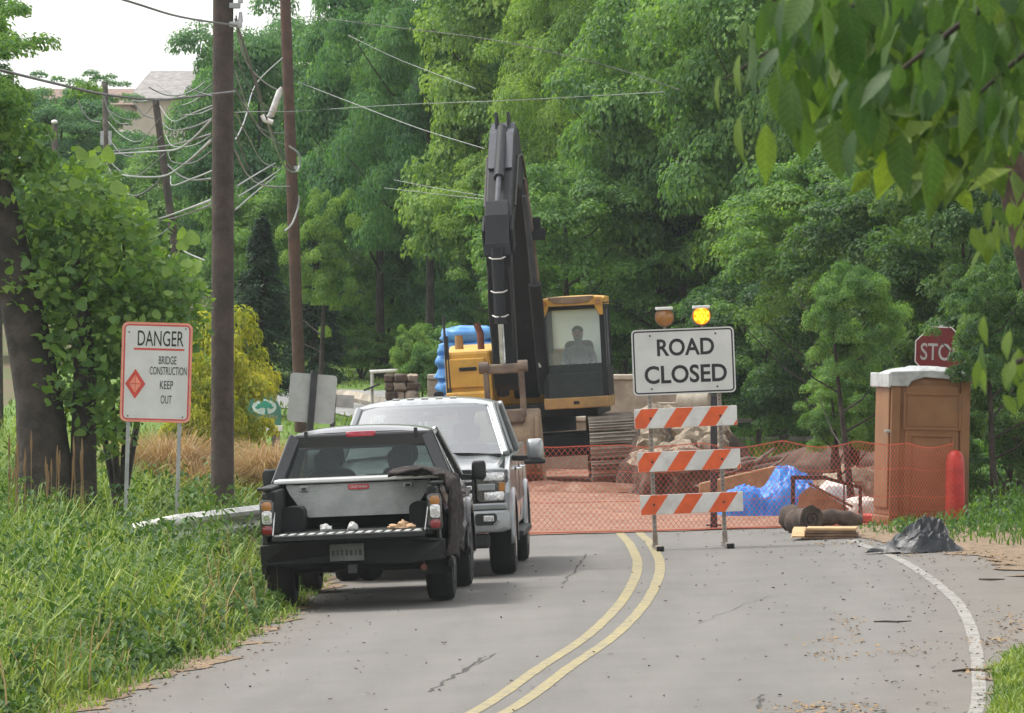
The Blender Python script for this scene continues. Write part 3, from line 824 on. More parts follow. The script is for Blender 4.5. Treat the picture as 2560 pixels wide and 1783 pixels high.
def mirror_part(parent, s, x, y, z, w, h, cap_m, shell_m, arm=.12):
    mb = MB(); mb.loft([[(s * (x + w/2) + p * .5 * k2, y + d, z + q * k2) for p, q in rrect(w * 2, h, h * .28, 5)] for d, k2 in ((-.07, .80), (-.055, .97), (.0, 1.0), (.08, .90), (.12, .55))])
    mb.v = [(v[0], v[1], v[2]) for v in mb.v]
    o = mb.build('side_mirror', cap_m, parent, smooth=50)
    MB().beam((s * (x - arm), y + .03, z - h * .32), (s * (x + w * .3), y + .03, z - h * .36), .07, .06).build('mirror_arm', shell_m, o, bevel=.01)
    return o
def seat(parent, x, y, z, m='seat'):
    st = MB().loft([[(x + p * k2, y + d + q * .0, z + q) for p, q in rrect(.50, .62, .1, 4)] for d, k2 in ((-.06, .94), (0, 1), (.07, .94))]).build('seat', m, parent, smooth=50)
    MB().loft([[(x + p * k2, y + d, z + .44 + q * k2) for p, q in rrect(.27, .20, .07, 4)] for d, k2 in ((-.06, .85), (0, 1), (.05, .85))]).build('headrest', m, st, smooth=50)
    return st
def cabin(t, m, zb, zr, wb, wt, yb, yt, gl_side, gl_front, gl_rear, bp=None, crown=.05, pillar=.085, rh=.12):
    """roof on pillars with real panes. yb=(rear,front) at the belt, yt=(rear,front) at the roof"""
    c = {}
    for s in (-1, 1):
        c[s, 'r', 0] = Vector((s * wb/2, yb[0], zb)); c[s, 'f', 0] = Vector((s * wb/2, yb[1], zb))
        c[s, 'r', 1] = Vector((s * wt/2, yt[0], zr)); c[s, 'f', 1] = Vector((s * wt/2, yt[1], zr))
    # roof skin: crowned slab
    nyy = 12
    def ring(u):
        y0 = yt[0] - .02 + (yt[1] - yt[0] + .04) * u
        k2 = 1 - .10 * (2*u - 1) ** 6
        up = crown * (1 - (2*u - 1) ** 4)
        r_ = []
        for v in lin(-1, 1, 12): r_.append((v * (wt/2 + .035) * k2, y0, zr + up * (1 - .75 * v*v) + .03 * (1 - v**6)))
        for v in lin(1, -1, 12): r_.append((v * (wt/2 + .02) * k2, y0, zr - .03))
        return r_
    MB().loft([ring(i / nyy) for i in range(nyy + 1)]).build('roof', m, t, smooth=45)
    fr = MB()
    for s in (-1, 1):
        fr.beam(c[s, 'f', 0], c[s, 'f', 1], pillar, pillar * .9, up=(s, .4, 0))
        fr.beam(c[s, 'r', 0], c[s, 'r', 1], pillar * 1.5, pillar * 1.2, up=(0, 1, 0))
        fr.beam(c[s, 'r', 1] + Vector((0, 0, -.02)), c[s, 'f', 1] + Vector((0, 0, -.02)), .07, .07)
        if bp:
            p0 = c[s, 'r', 0].lerp(c[s, 'f', 0], bp); p1 = c[s, 'r', 1].lerp(c[s, 'f', 1], bp * .9)
            fr.beam(p0, p1, .06, .10, up=(0, 1, 0))
    hd = rh; a_, b_ = c[-1, 'r', 1], c[1, 'r', 1]; fr.beam(a_.lerp(c[-1, 'r', 0], hd * .5), b_.lerp(c[1, 'r', 0], hd * .5), .07, hd * (zr - zb) + .04)
    fr.beam(c[-1, 'f', 1] + Vector((0, 0, -.01)), c[1, 'f', 1] + Vector((0, 0, -.01)), .06, .05)
    fr.build('cab_frame', m, t, bevel=.035, seg=3)
    def pane(name, q, gm, bow, nb=8):
        a, b, d, e = q
        def fn(u, v):
            p = a.lerp(b, u).lerp(e.lerp(d, u), v)
            n_ = (b - a).cross(e - a).normalized()
            return p + n_ * bow * (1 - (2*u - 1) ** 2)
        return MB().grid(fn, nb, 4).build(name, gm, t, smooth=60)
    i1 = .045
    def sh(p, dx=0, dy=0, dz=0): return p + Vector((dx, dy, dz))
    pane('windshield', (sh(c[-1, 'f', 0], .01), sh(c[1, 'f', 0], -.01), sh(c[1, 'f', 1], -.01), sh(c[-1, 'f', 1], .01)), gl_front, -.06)
    pane('rear_window', (sh(c[-1, 'r', 0], i1), sh(c[1, 'r', 0], -i1), sh(c[1, 'r', 1].lerp(c[1, 'r', 0], rh), -i1), sh(c[-1, 'r', 1].lerp(c[-1, 'r', 0], rh), i1)), gl_rear, .02)
    for s in (-1, 1):
        r0, f0, f1, r1 = (sh(c[s, q, k], s * .008) for q, k in (('r', 0), ('f', 0), ('f', 1), ('r', 1)))
        if bp:
            m0, m1 = r0.lerp(f0, bp), r1.lerp(f1, bp * .9)
            pane('side_window', (r0, m0, m1, r1), gl_side, 0, 2); pane('side_window', (m0, f0, f1, m1), gl_side, 0, 2)
        else: pane('side_window', (r0, f0, f1, r1), gl_side, 0, 2)
    return c
def truck_frame(name, label, x, y, heading):
    z = gz(x, y)
    t = thing(name, label, 'pickup truck', (x, y, z))
    t.rotation_mode = 'XYZ'
    m = Matrix.Rotation(math.atan(BANK), 3, 'Y').inverted() @ Matrix.Rotation(heading, 3, 'Z')
    t.rotation_euler = m.to_euler()
    return t

# ------------------------------------------------------------------ black pickup, seen from behind with its tailgate down
T = truck_frame('pickup_truck', 'black pickup truck parked with tailgate down and silver toolbox across its bed', -1.50, 64.5, -.047)
WR = .385
for s in (-1, 1):
    wheel(T, s * .80, 0, WR, .27, s); wheel(T, s * .80, 3.24, WR, .27, s)
    up = [(-1.12, .44), (-1.12, 1.20), (.50, 1.20), (2.70, 1.16), (2.9, 1.13), (3.75, 1.03), (4.0, .90), (4.06, .50)]
    prof = side_profile([(-1.12, .46), (-1.12, 1.19), (.50, 1.20), (2.75, 1.16), (3.80, 1.02), (4.02, .90), (4.05, .46)], (0, 3.24), .47)
    body_side(T, 'body_side', 'black_paint', prof, .93, .05, .06, s, .025)
    for ya in (0, 3.24):
        fl = []
        for rr, xx in ((.46, .955), (.53, .955), (.55, .90)):
            fl.append([(s * xx, ya + rr * math.cos(R(a)), .40 + rr * math.sin(R(a))) for a in range(-5, 186, 10)])
        MB().loft(fl, cap=False, closed=False).build('fender_flare', 'black_paint', T, smooth=60, solid=.012)
    # door cuts, handles
    for yy in (.62, 1.62, 2.66): MB().box((s * .932, yy, .85), (.004, .012, .62)).build('door_gap', 'black_plastic', T)
    for yy in (.85, 1.85): MB().tube([(s * .92, yy, 1.02), (s * .955, yy + .03, 1.025), (s * .955, yy + .17, 1.025), (s * .92, yy + .2, 1.02)], .014, 6).build('door_handle', 'black_plastic', T, smooth=60)
    # tail lamp: stacked amber / clear / red under one lens
    tl = MB().loft([[(s * (.835 + p), -1.135 + d, .93 + q) for p, q in rrect(.145 * k2, .37 * k2, .04, 4)] for d, k2 in ((.02, 1), (-.015, .97), (-.03, .82))]).build('tail_light', 'lamp_dark', T, smooth=50)
    for nm, z, hh, mm in (('amber_lens', 1.045, .09, 'lamp_amber'), ('reverse_lens', .935, .14, 'lamp_clear'), ('red_lens', .81, .09, 'lamp_red')):
        MB().loft([[(s * (.835 + p), -1.165 + d, z + q) for p, q in rrect(.105 * k2, hh * k2, .03, 4)] for d, k2 in ((.02, 1), (-.008, .95), (-.014, .7))]).build(nm, mm, tl, smooth=50)
    MB().cyl((s * .835, -1.176, .935), (s * .835, -1.186, .935), .030, .026, 14).build('bulb_reflector', 'chrome', tl, smooth=40)
    mirror_part(T, s, 1.02, 2.42, 1.24, .15, .20, 'black_plastic', 'black_plastic')
    # bed wall inside and its top rail
    MB().box((s * .80, -.31, .98), (.10, 1.60, .42)).build('bed_wall', 'bed_liner', T, bevel=.015)
    MB().box((s * .86, -.31, 1.213), (.14, 1.62, .03)).build('bed_rail', 'black_plastic', T, bevel=.01)
    MB().loft([[(s * (.64 + p), 0 + d, .88 + q) for p, q in rrect(.22, .26, .06, 4)] for d in (-.42, -.36, .36, .42)]).build('wheel_housing', 'bed_liner', T, smooth=40)
MB().box((0, -.30, .735), (1.60, 1.62, .05)).build('bed_floor', 'bed_liner', T)
MB().box((0, .50, .98), (1.62, .05, .50)).build('bed_front_wall', 'bed_liner', T, bevel=.01)
# tailgate folded down flat, ribbed inner face up
tg = MB().box((0, -1.40, .735), (1.50, .52, .05)).build('tailgate', 'black_paint', T, bevel=.015)
for k in range(15):
    MB().box((-.665 + k * .095, -1.40, .7645), (.055, .46, .009)).build('tailgate_rib', 'alu_plate', tg, bevel=.003)
MB().box((0, -1.395, .7607), (1.42, .49, .0012)).build('tailgate_panel', 'bed_liner', tg)
MB().box((0, -1.663, .735), (1.49, .004, .045)).build('tailgate_edge', 'black_plastic', tg)
for s in (-1, 1):
    MB().tube([(s * .76, -1.10, .98), (s * .75, -1.55, .765)], .006, 5).build('tailgate_cable', 'galv', tg)
    MB().box((s * .70, -1.645, .762), (.05, .03, .02)).build('latch', 'galv_worn', tg)
# rear bumper, plate, hitch, underside
bu = MB().loft([[(x * 1.0, -1.14 - dy, z) for x, dy, z in ((-.92, -.05, .46), (-.92, .02, .66), (-.6, .12, .68), (.6, .12, .68), (.92, .02, .66), (.92, -.05, .46), (.6, .06, .44), (-.6, .06, .44))],
          [(x, -.98, z) for x, z in ((-.92, .46), (-.92, .66), (-.6, .68), (.6, .68), (.92, .66), (.92, .46), (.6, .44), (-.6, .44))]]).build('rear_bumper', 'black_plastic', T, bevel=.02)
MB().box((-.05, -1.262, .565), (.34, .012, .17)).build('license_plate', 'plate', bu, bevel=.004)
pl = MB(); rg = random.Random(8)
for k in range(7): pl.box((-.05 - .135 + .045 * k, -1.2695, .562 + rg.uniform(-.004, .004)), (rg.uniform(.016, .03), .002, rg.uniform(.05, .07)))
pl.build('plate_marks', 'plate_ink', bu)
MB().box((0, -1.20, .40), (.09, .18, .09)).build('hitch_receiver', 'steel_dark', T, bevel=.006)
und = MB().box((0, 1.4, .50), (1.3, 4.9, .14)); und.cyl((-.7, 0, .385), (.7, 0, .385), .06); und.ball((.08, 0, .385), (.16, .17, .16)); und.cyl((-.7, 3.24, .385), (.7, 3.24, .385), .05)
und.build('chassis', 'steel_dark', T)
MB().loft([[(math.cos(a) * .36 * k2, -.62 + math.sin(a) * .36 * k2, z) for a in lin(0, 2 * math.pi, 24)[:-1]] for z, k2 in ((.40, .7), (.38, .95), (.46, 1), (.54, .95), (.56, .7))]).build('spare_wheel', 'rubber', T, smooth=40)
MB().tube([(.62, -.2, .42), (.66, -.8, .40), (.70, -1.12, .38)], .032, 10).build('exhaust_pipe', 'rust', T, smooth=60)
for s in (-1, 1): MB().box((s * .80, -.47, .46), (.28, .012, .34)).build('mud_flap', 'rubber', T)
# cab
cabin(T, 'black_paint', 1.19, 1.69, 1.74, 1.34, (.53, 2.78), (.74, 2.02), 'glass_tint', 'glass_tint', 'glass_tint', bp=.48, crown=.06, pillar=.09, rh=.24)
MB().prism([(2.70, 1.14), (2.80, 1.17), (3.4, 1.13), (3.85, 1.03), (4.0, .92), (4.0, .70), (2.7, .70)], 'x', -.86, .86).build('hood', 'black_paint', T, bevel=.05, seg=3)
MB().box((0, 4.04, .72), (1.6, .06, .44)).build('front_bumper', 'black_plastic', T, bevel=.03)
for s in (-1, 1):
    seat(T, s * .38, 1.62, 1.02); seat(T, s * .38, .92, .98)
    MB().box((s * .63, 4.045, .86), (.32, .06, .14)).build('headlight', 'lamp_clear', T, bevel=.02)
MB().box((0, 2.55, 1.10), (1.5, .35, .16)).build('dashboard', 'black_plastic', T, bevel=.04)
MB().tube([(-.38 + .18 * math.cos(a), 2.28, 1.15 + .18 * math.sin(a)) for a in lin(0, 2 * math.pi, 20)], .015, 6, cap=False).build('steering_wheel', 'black_plastic', T, smooth=60)
MB().box((.0, 1.98, 1.60), (.2, .02, .06)).build('rear_view_mirror', 'black_plastic', T, bevel=.01)
MB().loft([[(p * k2, .64 + d, 1.70 + q * k2) for p, q in rrect(.30, .055, .022, 4)] for d, k2 in ((.12, 1), (0, 1), (-.012, .9))]).build('high_brake_light', 'brake_red', T, smooth=50)
for s in (-1, 1): MB().box((s * .56, .675, 1.69), (.035, .05, .10)).build('roof_seam', 'black_plastic', T)

# aluminium crossover toolbox lying on the bed rails
a = T.matrix_basis.copy() if False else None
BX = thing('toolbox', 'silver diamond-plate toolbox spanning the bed of the black pickup', 'toolbox', T.location, T.rotation_euler)
bx = MB().prism([(-.62, 1.225), (.62, 1.225), (.62, 1.22), (.73, 1.22), (.73, 1.19), (.70, 1.13), (.56, .92), (.51, .885), (-.51, .885), (-.56, .92), (-.70, 1.13), (-.73, 1.19), (-.73, 1.22), (-.62, 1.22)], 'y', .02, .47).build('box', 'alu_plate', BX, bevel=.008)
MB().box((0, .245, 1.252), (1.70, .52, .045)).build('lid', 'alu_lid', BX, bevel=.012)
MB().box((0, .015, 1.226), (1.30, .02, .012)).build('lid_seal', 'rubber', BX)
for s in (-.55, .50):
    la = MB().box((s, .012, 1.18), (.09, .02, .06)).build('latch', 'galv', BX, bevel=.006)
    MB().box((s, -.001, 1.175), (.05, .012, .028)).build('latch_handle', 'steel_dark', la, bevel=.004)
lb = MB().loft([[(p, d, 1.178 + q) for p, q in rrect(.215, .052, .02, 4)] for d in (.018, .012)]).build('brand_label', 'label_red', BX)
put_text('lettering', 'CRAFTSMAN', lb, (0, .0105, 1.178), .026, .175, 'white_plain', (R(90), 0, 0), .002)

# dark jacket thrown over the right bed rail
def drape(u, v):
    # u along the truck, v from the toolbox lid over the rail and down the outside
    path = [(.34, 1.30), (.55, 1.315), (.72, 1.32), (.86, 1.285), (.955, 1.24), (.975, 1.10), (.985, .95), (.98, .80), (.975, .64), (.97, .50)]
    t = v * (len(path) - 1); i = min(int(t), len(path) - 2); k = t - i
    x = path[i][0] + (path[i + 1][0] - path[i][0]) * k; z = path[i][1] + (path[i + 1][1] - path[i][1]) * k
    y = -1.0 + 1.25 * u
    y += -.14 * v * (1 - u) + .06 * math.sin(v * 9) + (.62 * max(0, .5 - v) * (1 - u))
    f = fbm((u * 4, v * 6, 2), 1.2)
    x += .028 * math.sin(u * 19 + v * 5) * (0.3 + v) + .03 * f; z += .035 * f * (1 - .6 * v) + .02 * math.sin(u * 15 + v * 3)
    if v > .85: z += .12 * abs(fbm((u * 3, 7, 7))) - .05 * math.sin(u * 9)
    return (x + .012, y, z)
JK = MB().grid(drape, 34, 44).build('jacket', 'cloth_brown', None, smooth=80, solid=.022)
JK.location = T.location; JK.rotation_euler = T.rotation_euler
tag(JK, 'dark brown jacket draped over the right bed rail of the black pickup', 'jacket')
# odds and ends on the tailgate
def lump(name, m, x, y, z, r_, seed, label, cat):
    o = MB().ball((0, 0, 0), r_, 12, 8, lambda q, d: q * (1 + .45 * fbm(tuple(d * 1.6 + Vector((seed, 0, 0)))))).build(name, m, None, smooth=50)
    o.matrix_world = T.matrix_basis @ Matrix.Translation((x, y, z)); return tag(o, label, cat)
lump('crumpled_rag', 'rag', -.27, -1.0, .80, (.06, .07, .045), 1, 'small crumpled grey rag at the left of the pickup bed opening', 'rag')
lump('crumpled_can', 'galv_worn', .0, -1.0, .80, (.05, .05, .05), 4, 'shiny crumpled can in the middle of the pickup bed opening', 'can')
for k, (dx, dz, rr) in enumerate(((.42, .79, (.07, .06, .03)), (.50, .80, (.05, .05, .055)), (.56, .79, (.07, .05, .028)))):
    lump('wood_scrap', 'wood_chip', dx, -1.02, dz, rr, 9 + k, ['low tan wood scrap at left of the scraps in the bed', 'tallest tan wood scrap standing in the bed opening', 'broad tan wood scrap nearest the right tail light'][k], 'wood scrap')

# ------------------------------------------------------------------ silver pickup, facing the camera
V = truck_frame('pickup_truck', 'silver crew-cab pickup truck facing the camera behind the black pickup', -.94, 70.6, math.pi - .038)
# local axes: +y towards the camera (front), origin under the front axle
WR = .40
for s in (-1, 1):
    wheel(V, s * .86, 0, WR, .28, s, 'chrome'); wheel(V, s * .86, -3.70, WR, .28, s, 'chrome')
    prof = side_profile([(-4.85, .50), (-4.86, 1.36), (-3.0, 1.38), (-2.9, 1.30), (-.3, 1.29), (.55, 1.17), (.80, 1.08), (.86, .92), (.86, .52)], (-3.70, 0), .49)
    body_side(V, 'body_side', 'silver_paint', prof, 1.0, .05, .06, s, .03)
    for ya in (0, -3.70):
        fl = []
        for rr, xx in ((.475, 1.015), (.54, 1.015), (.565, .97)):
            fl.append([(s * xx, ya + rr * math.cos(R(a)), .40 + rr * math.sin(R(a))) for a in range(-5, 186, 10)])
        MB().loft(fl, cap=False, closed=False).build('fender_flare', 'silver_paint', V, smooth=60, solid=.012)
    for yy in (-.62, -1.62, -2.72): MB().box((s * 1.002, yy, .92), (.004, .012, .66)).build('door_gap', 'black_plastic', V)
    for yy in (-1.45, -2.5): MB().tube([(s * .985, yy, 1.13), (s * 1.035, yy + .03, 1.135), (s * 1.035, yy + .20, 1.135), (s * .985, yy + .23, 1.13)], .017, 6).build('door_handle', 'chrome', V, smooth=60)
    MB().box((s * .985, -1.85, .42), (.17, 2.5, .07)).build('running_board', 'black_plastic', V, bevel=.02)
    mirror_part(V, s, 1.13, -.78, 1.34, .19, .25, 'silver_paint', 'black_plastic', .18)
    MB().box((s * 1.22, -.72, 1.21), (.24, .14, .05)).build('mirror_base', 'black_plastic', V, bevel=.02)
    # headlight: upright housing with a pale bar across and lamps above and below
    hl = MB().loft([[(s * (.80 + p), .80 + d - .10 * p, .995 + q) for p, q in rrect(.36 * k2, .36 * k2, .04, 4)] for d, k2 in ((-.10, 1), (.02, 1), (.035, .94))]).build('headlight', 'lamp_dark', V, smooth=45)
    MB().box((s * .735, .845, .985), (.19, .02, .075)).build('lamp_bar', 'silver_paint', hl, bevel=.012)
    for zz in (1.10, .885): MB().loft([[(s * (.80 + p), .832 + d, zz + q) for p, q in rrect(.27 * k2, .10 * k2, .03, 4)] for d, k2 in ((0, 1), (.012, .85))]).build('lamp', 'lamp_clear', hl, smooth=45)
    MB().box((s * .905, .828, .985), (.07, .022, .10)).build('turn_signal', 'lamp_amber', hl, bevel=.01)
    # bumper end with fog lamp
    fg = MB().loft([[(s * (.72 + p), .895 + d, .635 + q) for p, q in rrect(.24 * k2, .13 * k2, .035, 4)] for d, k2 in ((-.05, 1), (.012, 1))]).build('fog_lamp_recess', 'black_plastic', V, smooth=45)
    MB().box((s * .75, .913, .645), (.115, .02, .065)).build('fog_lamp', 'lamp_clear', fg, bevel=.012)
    MB().beam((s * .80, .912, .575), (s * .86, .912, .62), .02, .018).build('fog_trim', 'chrome', fg)
    MB().box((s * .52, .86, .33), (.14, .10, .10)).build('tow_hook', 'galv_worn', V, bevel=.02)
    seat(V, s * .42, -1.35, 1.12); seat(V, s * .42, -2.3, 1.10)
MB().loft([[(x, y, z) for x, z in ((-.98, .52), (-.98, .70), (-.97, .735), (.97, .735), (.98, .70), (.98, .52), (.9, .49), (-.9, .49))] for y in (.72, .86)] +
          [[(x * .93, .90, z) for x, z in ((-.98, .53), (-.98, .70), (-.97, .725), (.97, .725), (.98, .70), (.98, .53), (.9, .50), (-.9, .50))]]).build('front_bumper', 'silver_paint', V, bevel=.02, smooth=40)
MB().loft([[(p * k2, .84 + d, .985 + q * k2) for p, q in rrect(1.22, .40, .06, 4)] for d, k2 in ((-.15, 1), (.02, 1), (.03, .97))]).build('grille', 'black_plastic', V, smooth=40)
for z in (.90, .985, 1.07): MB().box((0, .875, z), (1.16, .025, .05)).build('grille_bar', 'chrome', V, bevel=.01)
MB().loft([[(p, .893 + d, .985 + q) for p, q in ((.12 * math.cos(a), .05 * math.sin(a)) for a in lin(0, 6.283, 20)[:-1])] for d in (0, .012)]).build('badge', 'label_red', V).data.materials[0] = MT['emblem_green']
MB().box((0, .80, .775), (1.92, .16, .075)).build('bumper_cover', 'silver_paint', V, bevel=.02)
MB().box((0, .78, .40), (1.5, .14, .16)).build('air_dam', 'black_plastic', V, bevel=.03)
def hood(u, v):
    y = -.62 + 1.46 * u; x = (2*v - 1) * (.90 - .03 * u)
    z = 1.315 - .10 * u - .075 * max(0, u - .72) ** 1.2 * 3
    a = abs(x)
    z += .045 * smooth(.30, .42, .72 - a) - .04 * smooth(.70, .90, a)
    return (x, y, z)
MB().grid(hood, 16, 28).build('hood', 'silver_paint', V, smooth=35, solid=.02)
MB().box((0, .80, 1.16), (1.86, .08, .06)).build('hood_lip', 'silver_paint', V, bevel=.02)
cabin(V, 'silver_paint', 1.31, 1.86, 1.84, 1.48, (-2.92, -.42), (-2.72, -1.12), 'glass_tint', 'glass_wind', 'glass_tint', bp=.47, crown=.075, pillar=.085)
wp = MB(); 
for s in (-.62, .10): wp.tube([(s, -.50, 1.345), (s + .30, -.46, 1.36), (s + .62, -.47, 1.365)], .012, 5)
wp.build('wiper', 'black_plastic', V)
MB().box((0, -.50, 1.30), (1.7, .22, .05)).build('cowl', 'black_plastic', V, bevel=.01)
MB().box((0, -.85, 1.22), (1.6, .5, .18)).build('dashboard', 'black_plastic', V, bevel=.04)
MB().box((0, -1.12, 1.74), (.24, .02, .08)).build('rear_view_mirror', 'black_plastic', V, bevel=.01)
for x in lin(-.32, .32, 4): MB().box((x, -1.16, 1.955), (.08, .06, .025)).build('roof_marker_light', 'galv_worn', V, bevel=.008)
und = MB().box((0, -2.0, .56), (1.4, 5.4, .16)); und.cyl((-.8, 0, .4), (.8, 0, .4), .05); und.cyl((-.8, -3.7, .4), (.8, -3.7, .4), .06)
und.build('chassis', 'steel_dark', V)
MB().box((0, -3.9, .80), (1.9, 1.9, .06)).build('bed_floor', 'bed_liner', V)
MB().box((0, -4.84, 1.08), (1.80, .06, .56)).build('tailgate', 'silver_paint', V, bevel=.02)
MB().box((0, -4.93, .64), (1.9, .14, .2)).build('rear_bumper', 'chrome', V, bevel=.03)
# ================================================================== EXCAVATOR
EX, EY = .42, 111.0
E = thing('excavator', 'yellow and black crawler excavator with raised boom behind the orange fence', 'excavator', (EX, EY, .03), (0, R(3.2), math.pi))
# local axes: +y towards the camera, +x to the camera's left
for s in (-1, 1):
    tr = MB().prism([(y, z) for y, z in ((-2.1, .28), (2.1, .28), (2.1, .78), (-2.1, .78))], 'x', s * 1.34 - .22, s * 1.34 + .22).build('track_frame', 'mud_steel', E, bevel=.03)
    # chain of shoes round two idlers
    pts = []
    Lh, rr = 2.05, .50
    path_len = 4 * Lh + 2 * math.pi * rr; nsh = 46
    shoe = MB(); shoe.box((0, 0, 0), (.80, .205, .028)); 
    for yy in (-.07, 0.0, .07): shoe.box((0, yy, .032), (.80, .016, .045))
    shoe_me = shoe.mesh('track_shoe', MT['track_steel'])
    for k in range(nsh):
        d = path_len * k / nsh
        if d < 2 * Lh: p, a = (-Lh + d, 1.03), 0
        elif d < 2 * Lh + math.pi * rr: t = (d - 2 * Lh) / rr; p, a = (Lh + rr * math.sin(t), .53 + rr * math.cos(t)), -t
        elif d < 4 * Lh + math.pi * rr: q = d - 2 * Lh - math.pi * rr; p, a = (Lh - q, .03), math.pi
        else: t = (d - 4 * Lh - math.pi * rr) / rr; p, a = (-Lh - rr * math.sin(t), .53 - rr * math.cos(t)), math.pi - t
        link('track_shoe', shoe_me, tr, (s * 1.34, p[0], p[1]), (a, 0, 0))
    for yy in (-Lh, Lh): MB().cyl((s * 1.34 - .2, yy, .53), (s * 1.34 + .2, yy, .53), .42, .42, 24).build('idler_wheel', 'mud_steel', tr, smooth=40)
MB().box((0, 0, .62), (2.3, 1.6, .40)).build('undercarriage', 'exc_dark', E, bevel=.05)
MB().cyl((0, 0, .85), (0, 0, 1.12), .75, .75, 32).build('slew_ring', 'exc_dark', E, smooth=40)
UY = R(-4)                                        # upper works swung slightly to the left of the picture
def rotp(p): c, s_ = math.cos(UY), math.sin(UY); return Vector((p[0]*c - p[1]*s_, p[0]*s_ + p[1]*c, p[2]))
UP = (0, 0, UY)
dk = MB().box((0, -.9, 1.22), (2.4, 4.2, .24)).build('deck', 'exc_dark', E, bevel=.03, rot=UP)
MB().prism([(-3.2, 1.30), (.0, 1.30), (.0, 2.25), (-.4, 2.42), (-2.9, 2.42), (-3.2, 2.1)], 'x', -1.12, 1.42).build('engine_house', 'exc_yellow', E, bevel=.06, rot=UP)
MB().box((.25, -3.35, 1.7), (2.0, .5, .95)).build('counterweight', 'exc_yellow', E, bevel=.1, rot=UP)
# yellow tank and toolbox at the machine's right front (picture left)
tk = MB().box((.94, 1.00, 1.82), (.80, 1.5, 1.02)).build('fuel_tank', 'exc_yellow', E, bevel=.06, rot=UP)
MB().box((.98, 1.775, 1.95), (.66, .05, .50)).build('tank_panel', 'exc_yellow', tk, bevel=.02)
MB().box((.94, 1.81, 2.02), (.30, .05, .06)).build('panel_handle', 'exc_dark', tk, bevel=.01)
MB().box((.98, 1.86, 1.49), (.70, .22, .28)).build('step_box', 'exc_yellow', tk, bevel=.04)
MB().box((.90, 1.975, 1.40), (.16, .012, .07)).build('step_vent', 'exc_yellow_dirty', tk)
MB().box((.98, 1.965, 1.47), (.66, .02, .012)).build('panel_seam', 'exc_dark', tk)
MB().tube([(1.10, 1.35, 2.36), (1.10, 1.35, 2.60)], [.075, .065], 12).build('filler_neck', 'exc_yellow_dirty', E, smooth=50, rot=UP)
MB().tube([(.76, .9, 2.34), (.76, .9, 2.62), (.82, .86, 2.78)], .06, 12).build('exhaust_stack', 'rust', E, smooth=50, rot=UP)
hr = MB(); hr.tube([(1.30, 1.78, 1.25), (1.31, 1.78, 2.95)], .022, 8); hr.tube([(1.25, 1.80, 1.25), (1.27, 1.78, 2.6)], .018, 8); hr.build('handrail', 'steel_dark', E, rot=UP)
MB().loft([[(1.46 + p, 1.80 + d, 1.45 + q) for p, q in rrect(.17, .42, .05, 4)] for d in (0, .05)]).build('side_mirror', 'exc_dark', E, bevel=.01, rot=UP)
# cab (picture right)
cx0, cx1, cyf, cyb, cz0, cz1 = -1.43, -.34, 1.72, -.10, 1.26, 3.12
cb = MB(); w = .085
for x in (cx0 + w/2, cx1 - w/2):
    cb.beam((x, cyf - .04, 1.45), (x, cyf - .10, cz1 - .12), w, .10, up=(0, 1, 0)); cb.beam((x, cyb + .05, 1.45), (x, cyb + .05, cz1 - .12), w, .10, up=(0, 1, 0))
    cb.beam((x, cyb, cz1 - .14), (x, cyf - .06, cz1 - .14), w, .09); cb.beam((x, (cyf + cyb) / 2, 1.45), (x, (cyf + cyb) / 2, cz1 - .12), .06, .07, up=(0, 1, 0))
cb.beam((cx0, cyf - .06, cz1 - .14), (cx1, cyf - .06, cz1 - .14), .09, .09); cb.beam((cx0, cyb + .04, cz1 - .14), (cx1, cyb + .04, cz1 - .14), .09, .09)
cb.build('cab_frame', 'exc_dark', E, bevel=.015, rot=UP)
MB().box(((cx0 + cx1) / 2, cyf - .03, 1.63), (cx1 - cx0 - .02, .05, .46)).build('cab_lower_panel', 'exc_green', E, bevel=.02, rot=UP)
MB().box(((cx0 + cx1) / 2, cyf - .055, 1.92), (cx1 - cx0 - .16, .03, .16)).build('lower_window', 'exc_green', E, rot=UP)
MB().box(((cx0 + cx1) / 2, (cyf + cyb) / 2, 1.34), (cx1 - cx0 + .02, cyf - cyb + .06, .19)).build('cab_base', 'exc_yellow_dirty', E, bevel=.02, rot=UP)
bd = MB(); bd.box(((cx0 + cx1) / 2, cyf + .075, 1.345), (.10, .012, .05)).build('badge', 'exc_dark', E, bevel=.01, rot=UP)
for x in (cx0 + .01, cx1 - .01): MB().box((x, (cyf + cyb) / 2, 1.68), (.035, cyf - cyb - .06, .50)).build('cab_side_panel', 'exc_dark', E, bevel=.01, rot=UP)
def arch_roof():
    rings = []
    for y, dz, k2 in ((cyf + .06, -.03, .94), (cyf + .02, .02, 1.0), (cyf - .3, .05, 1.02), (cyb + .2, .05, 1.02), (cyb - .04, .0, .98)):
        r_ = []
        for v in lin(-1, 1, 10): r_.append(((cx0 + cx1) / 2 + v * (cx1 - cx0) / 2 * k2, y, cz1 + dz - .04 * v ** 4))
        for v in lin(1, -1, 10): r_.append(((cx0 + cx1) / 2 + v * (cx1 - cx0) / 2 * k2, y, cz1 - .12))
        rings.append(r_)
    return MB().loft(rings)
rf = arch_roof().build('cab_roof', 'exc_yellow', E, smooth=40, rot=UP)
xm = (cx0 + cx1) / 2
MB().loft([[(xm + p, cyf + .085 + d, cz1 - .02 + q) for p, q in ((-.40, .055), (.40, .055), (.30, -.045), (.1, -.065), (-.1, -.065), (-.30, -.045))] for d in (-.06, .0)]).build('roof_visor', 'mud_plate', rf, bevel=.01)
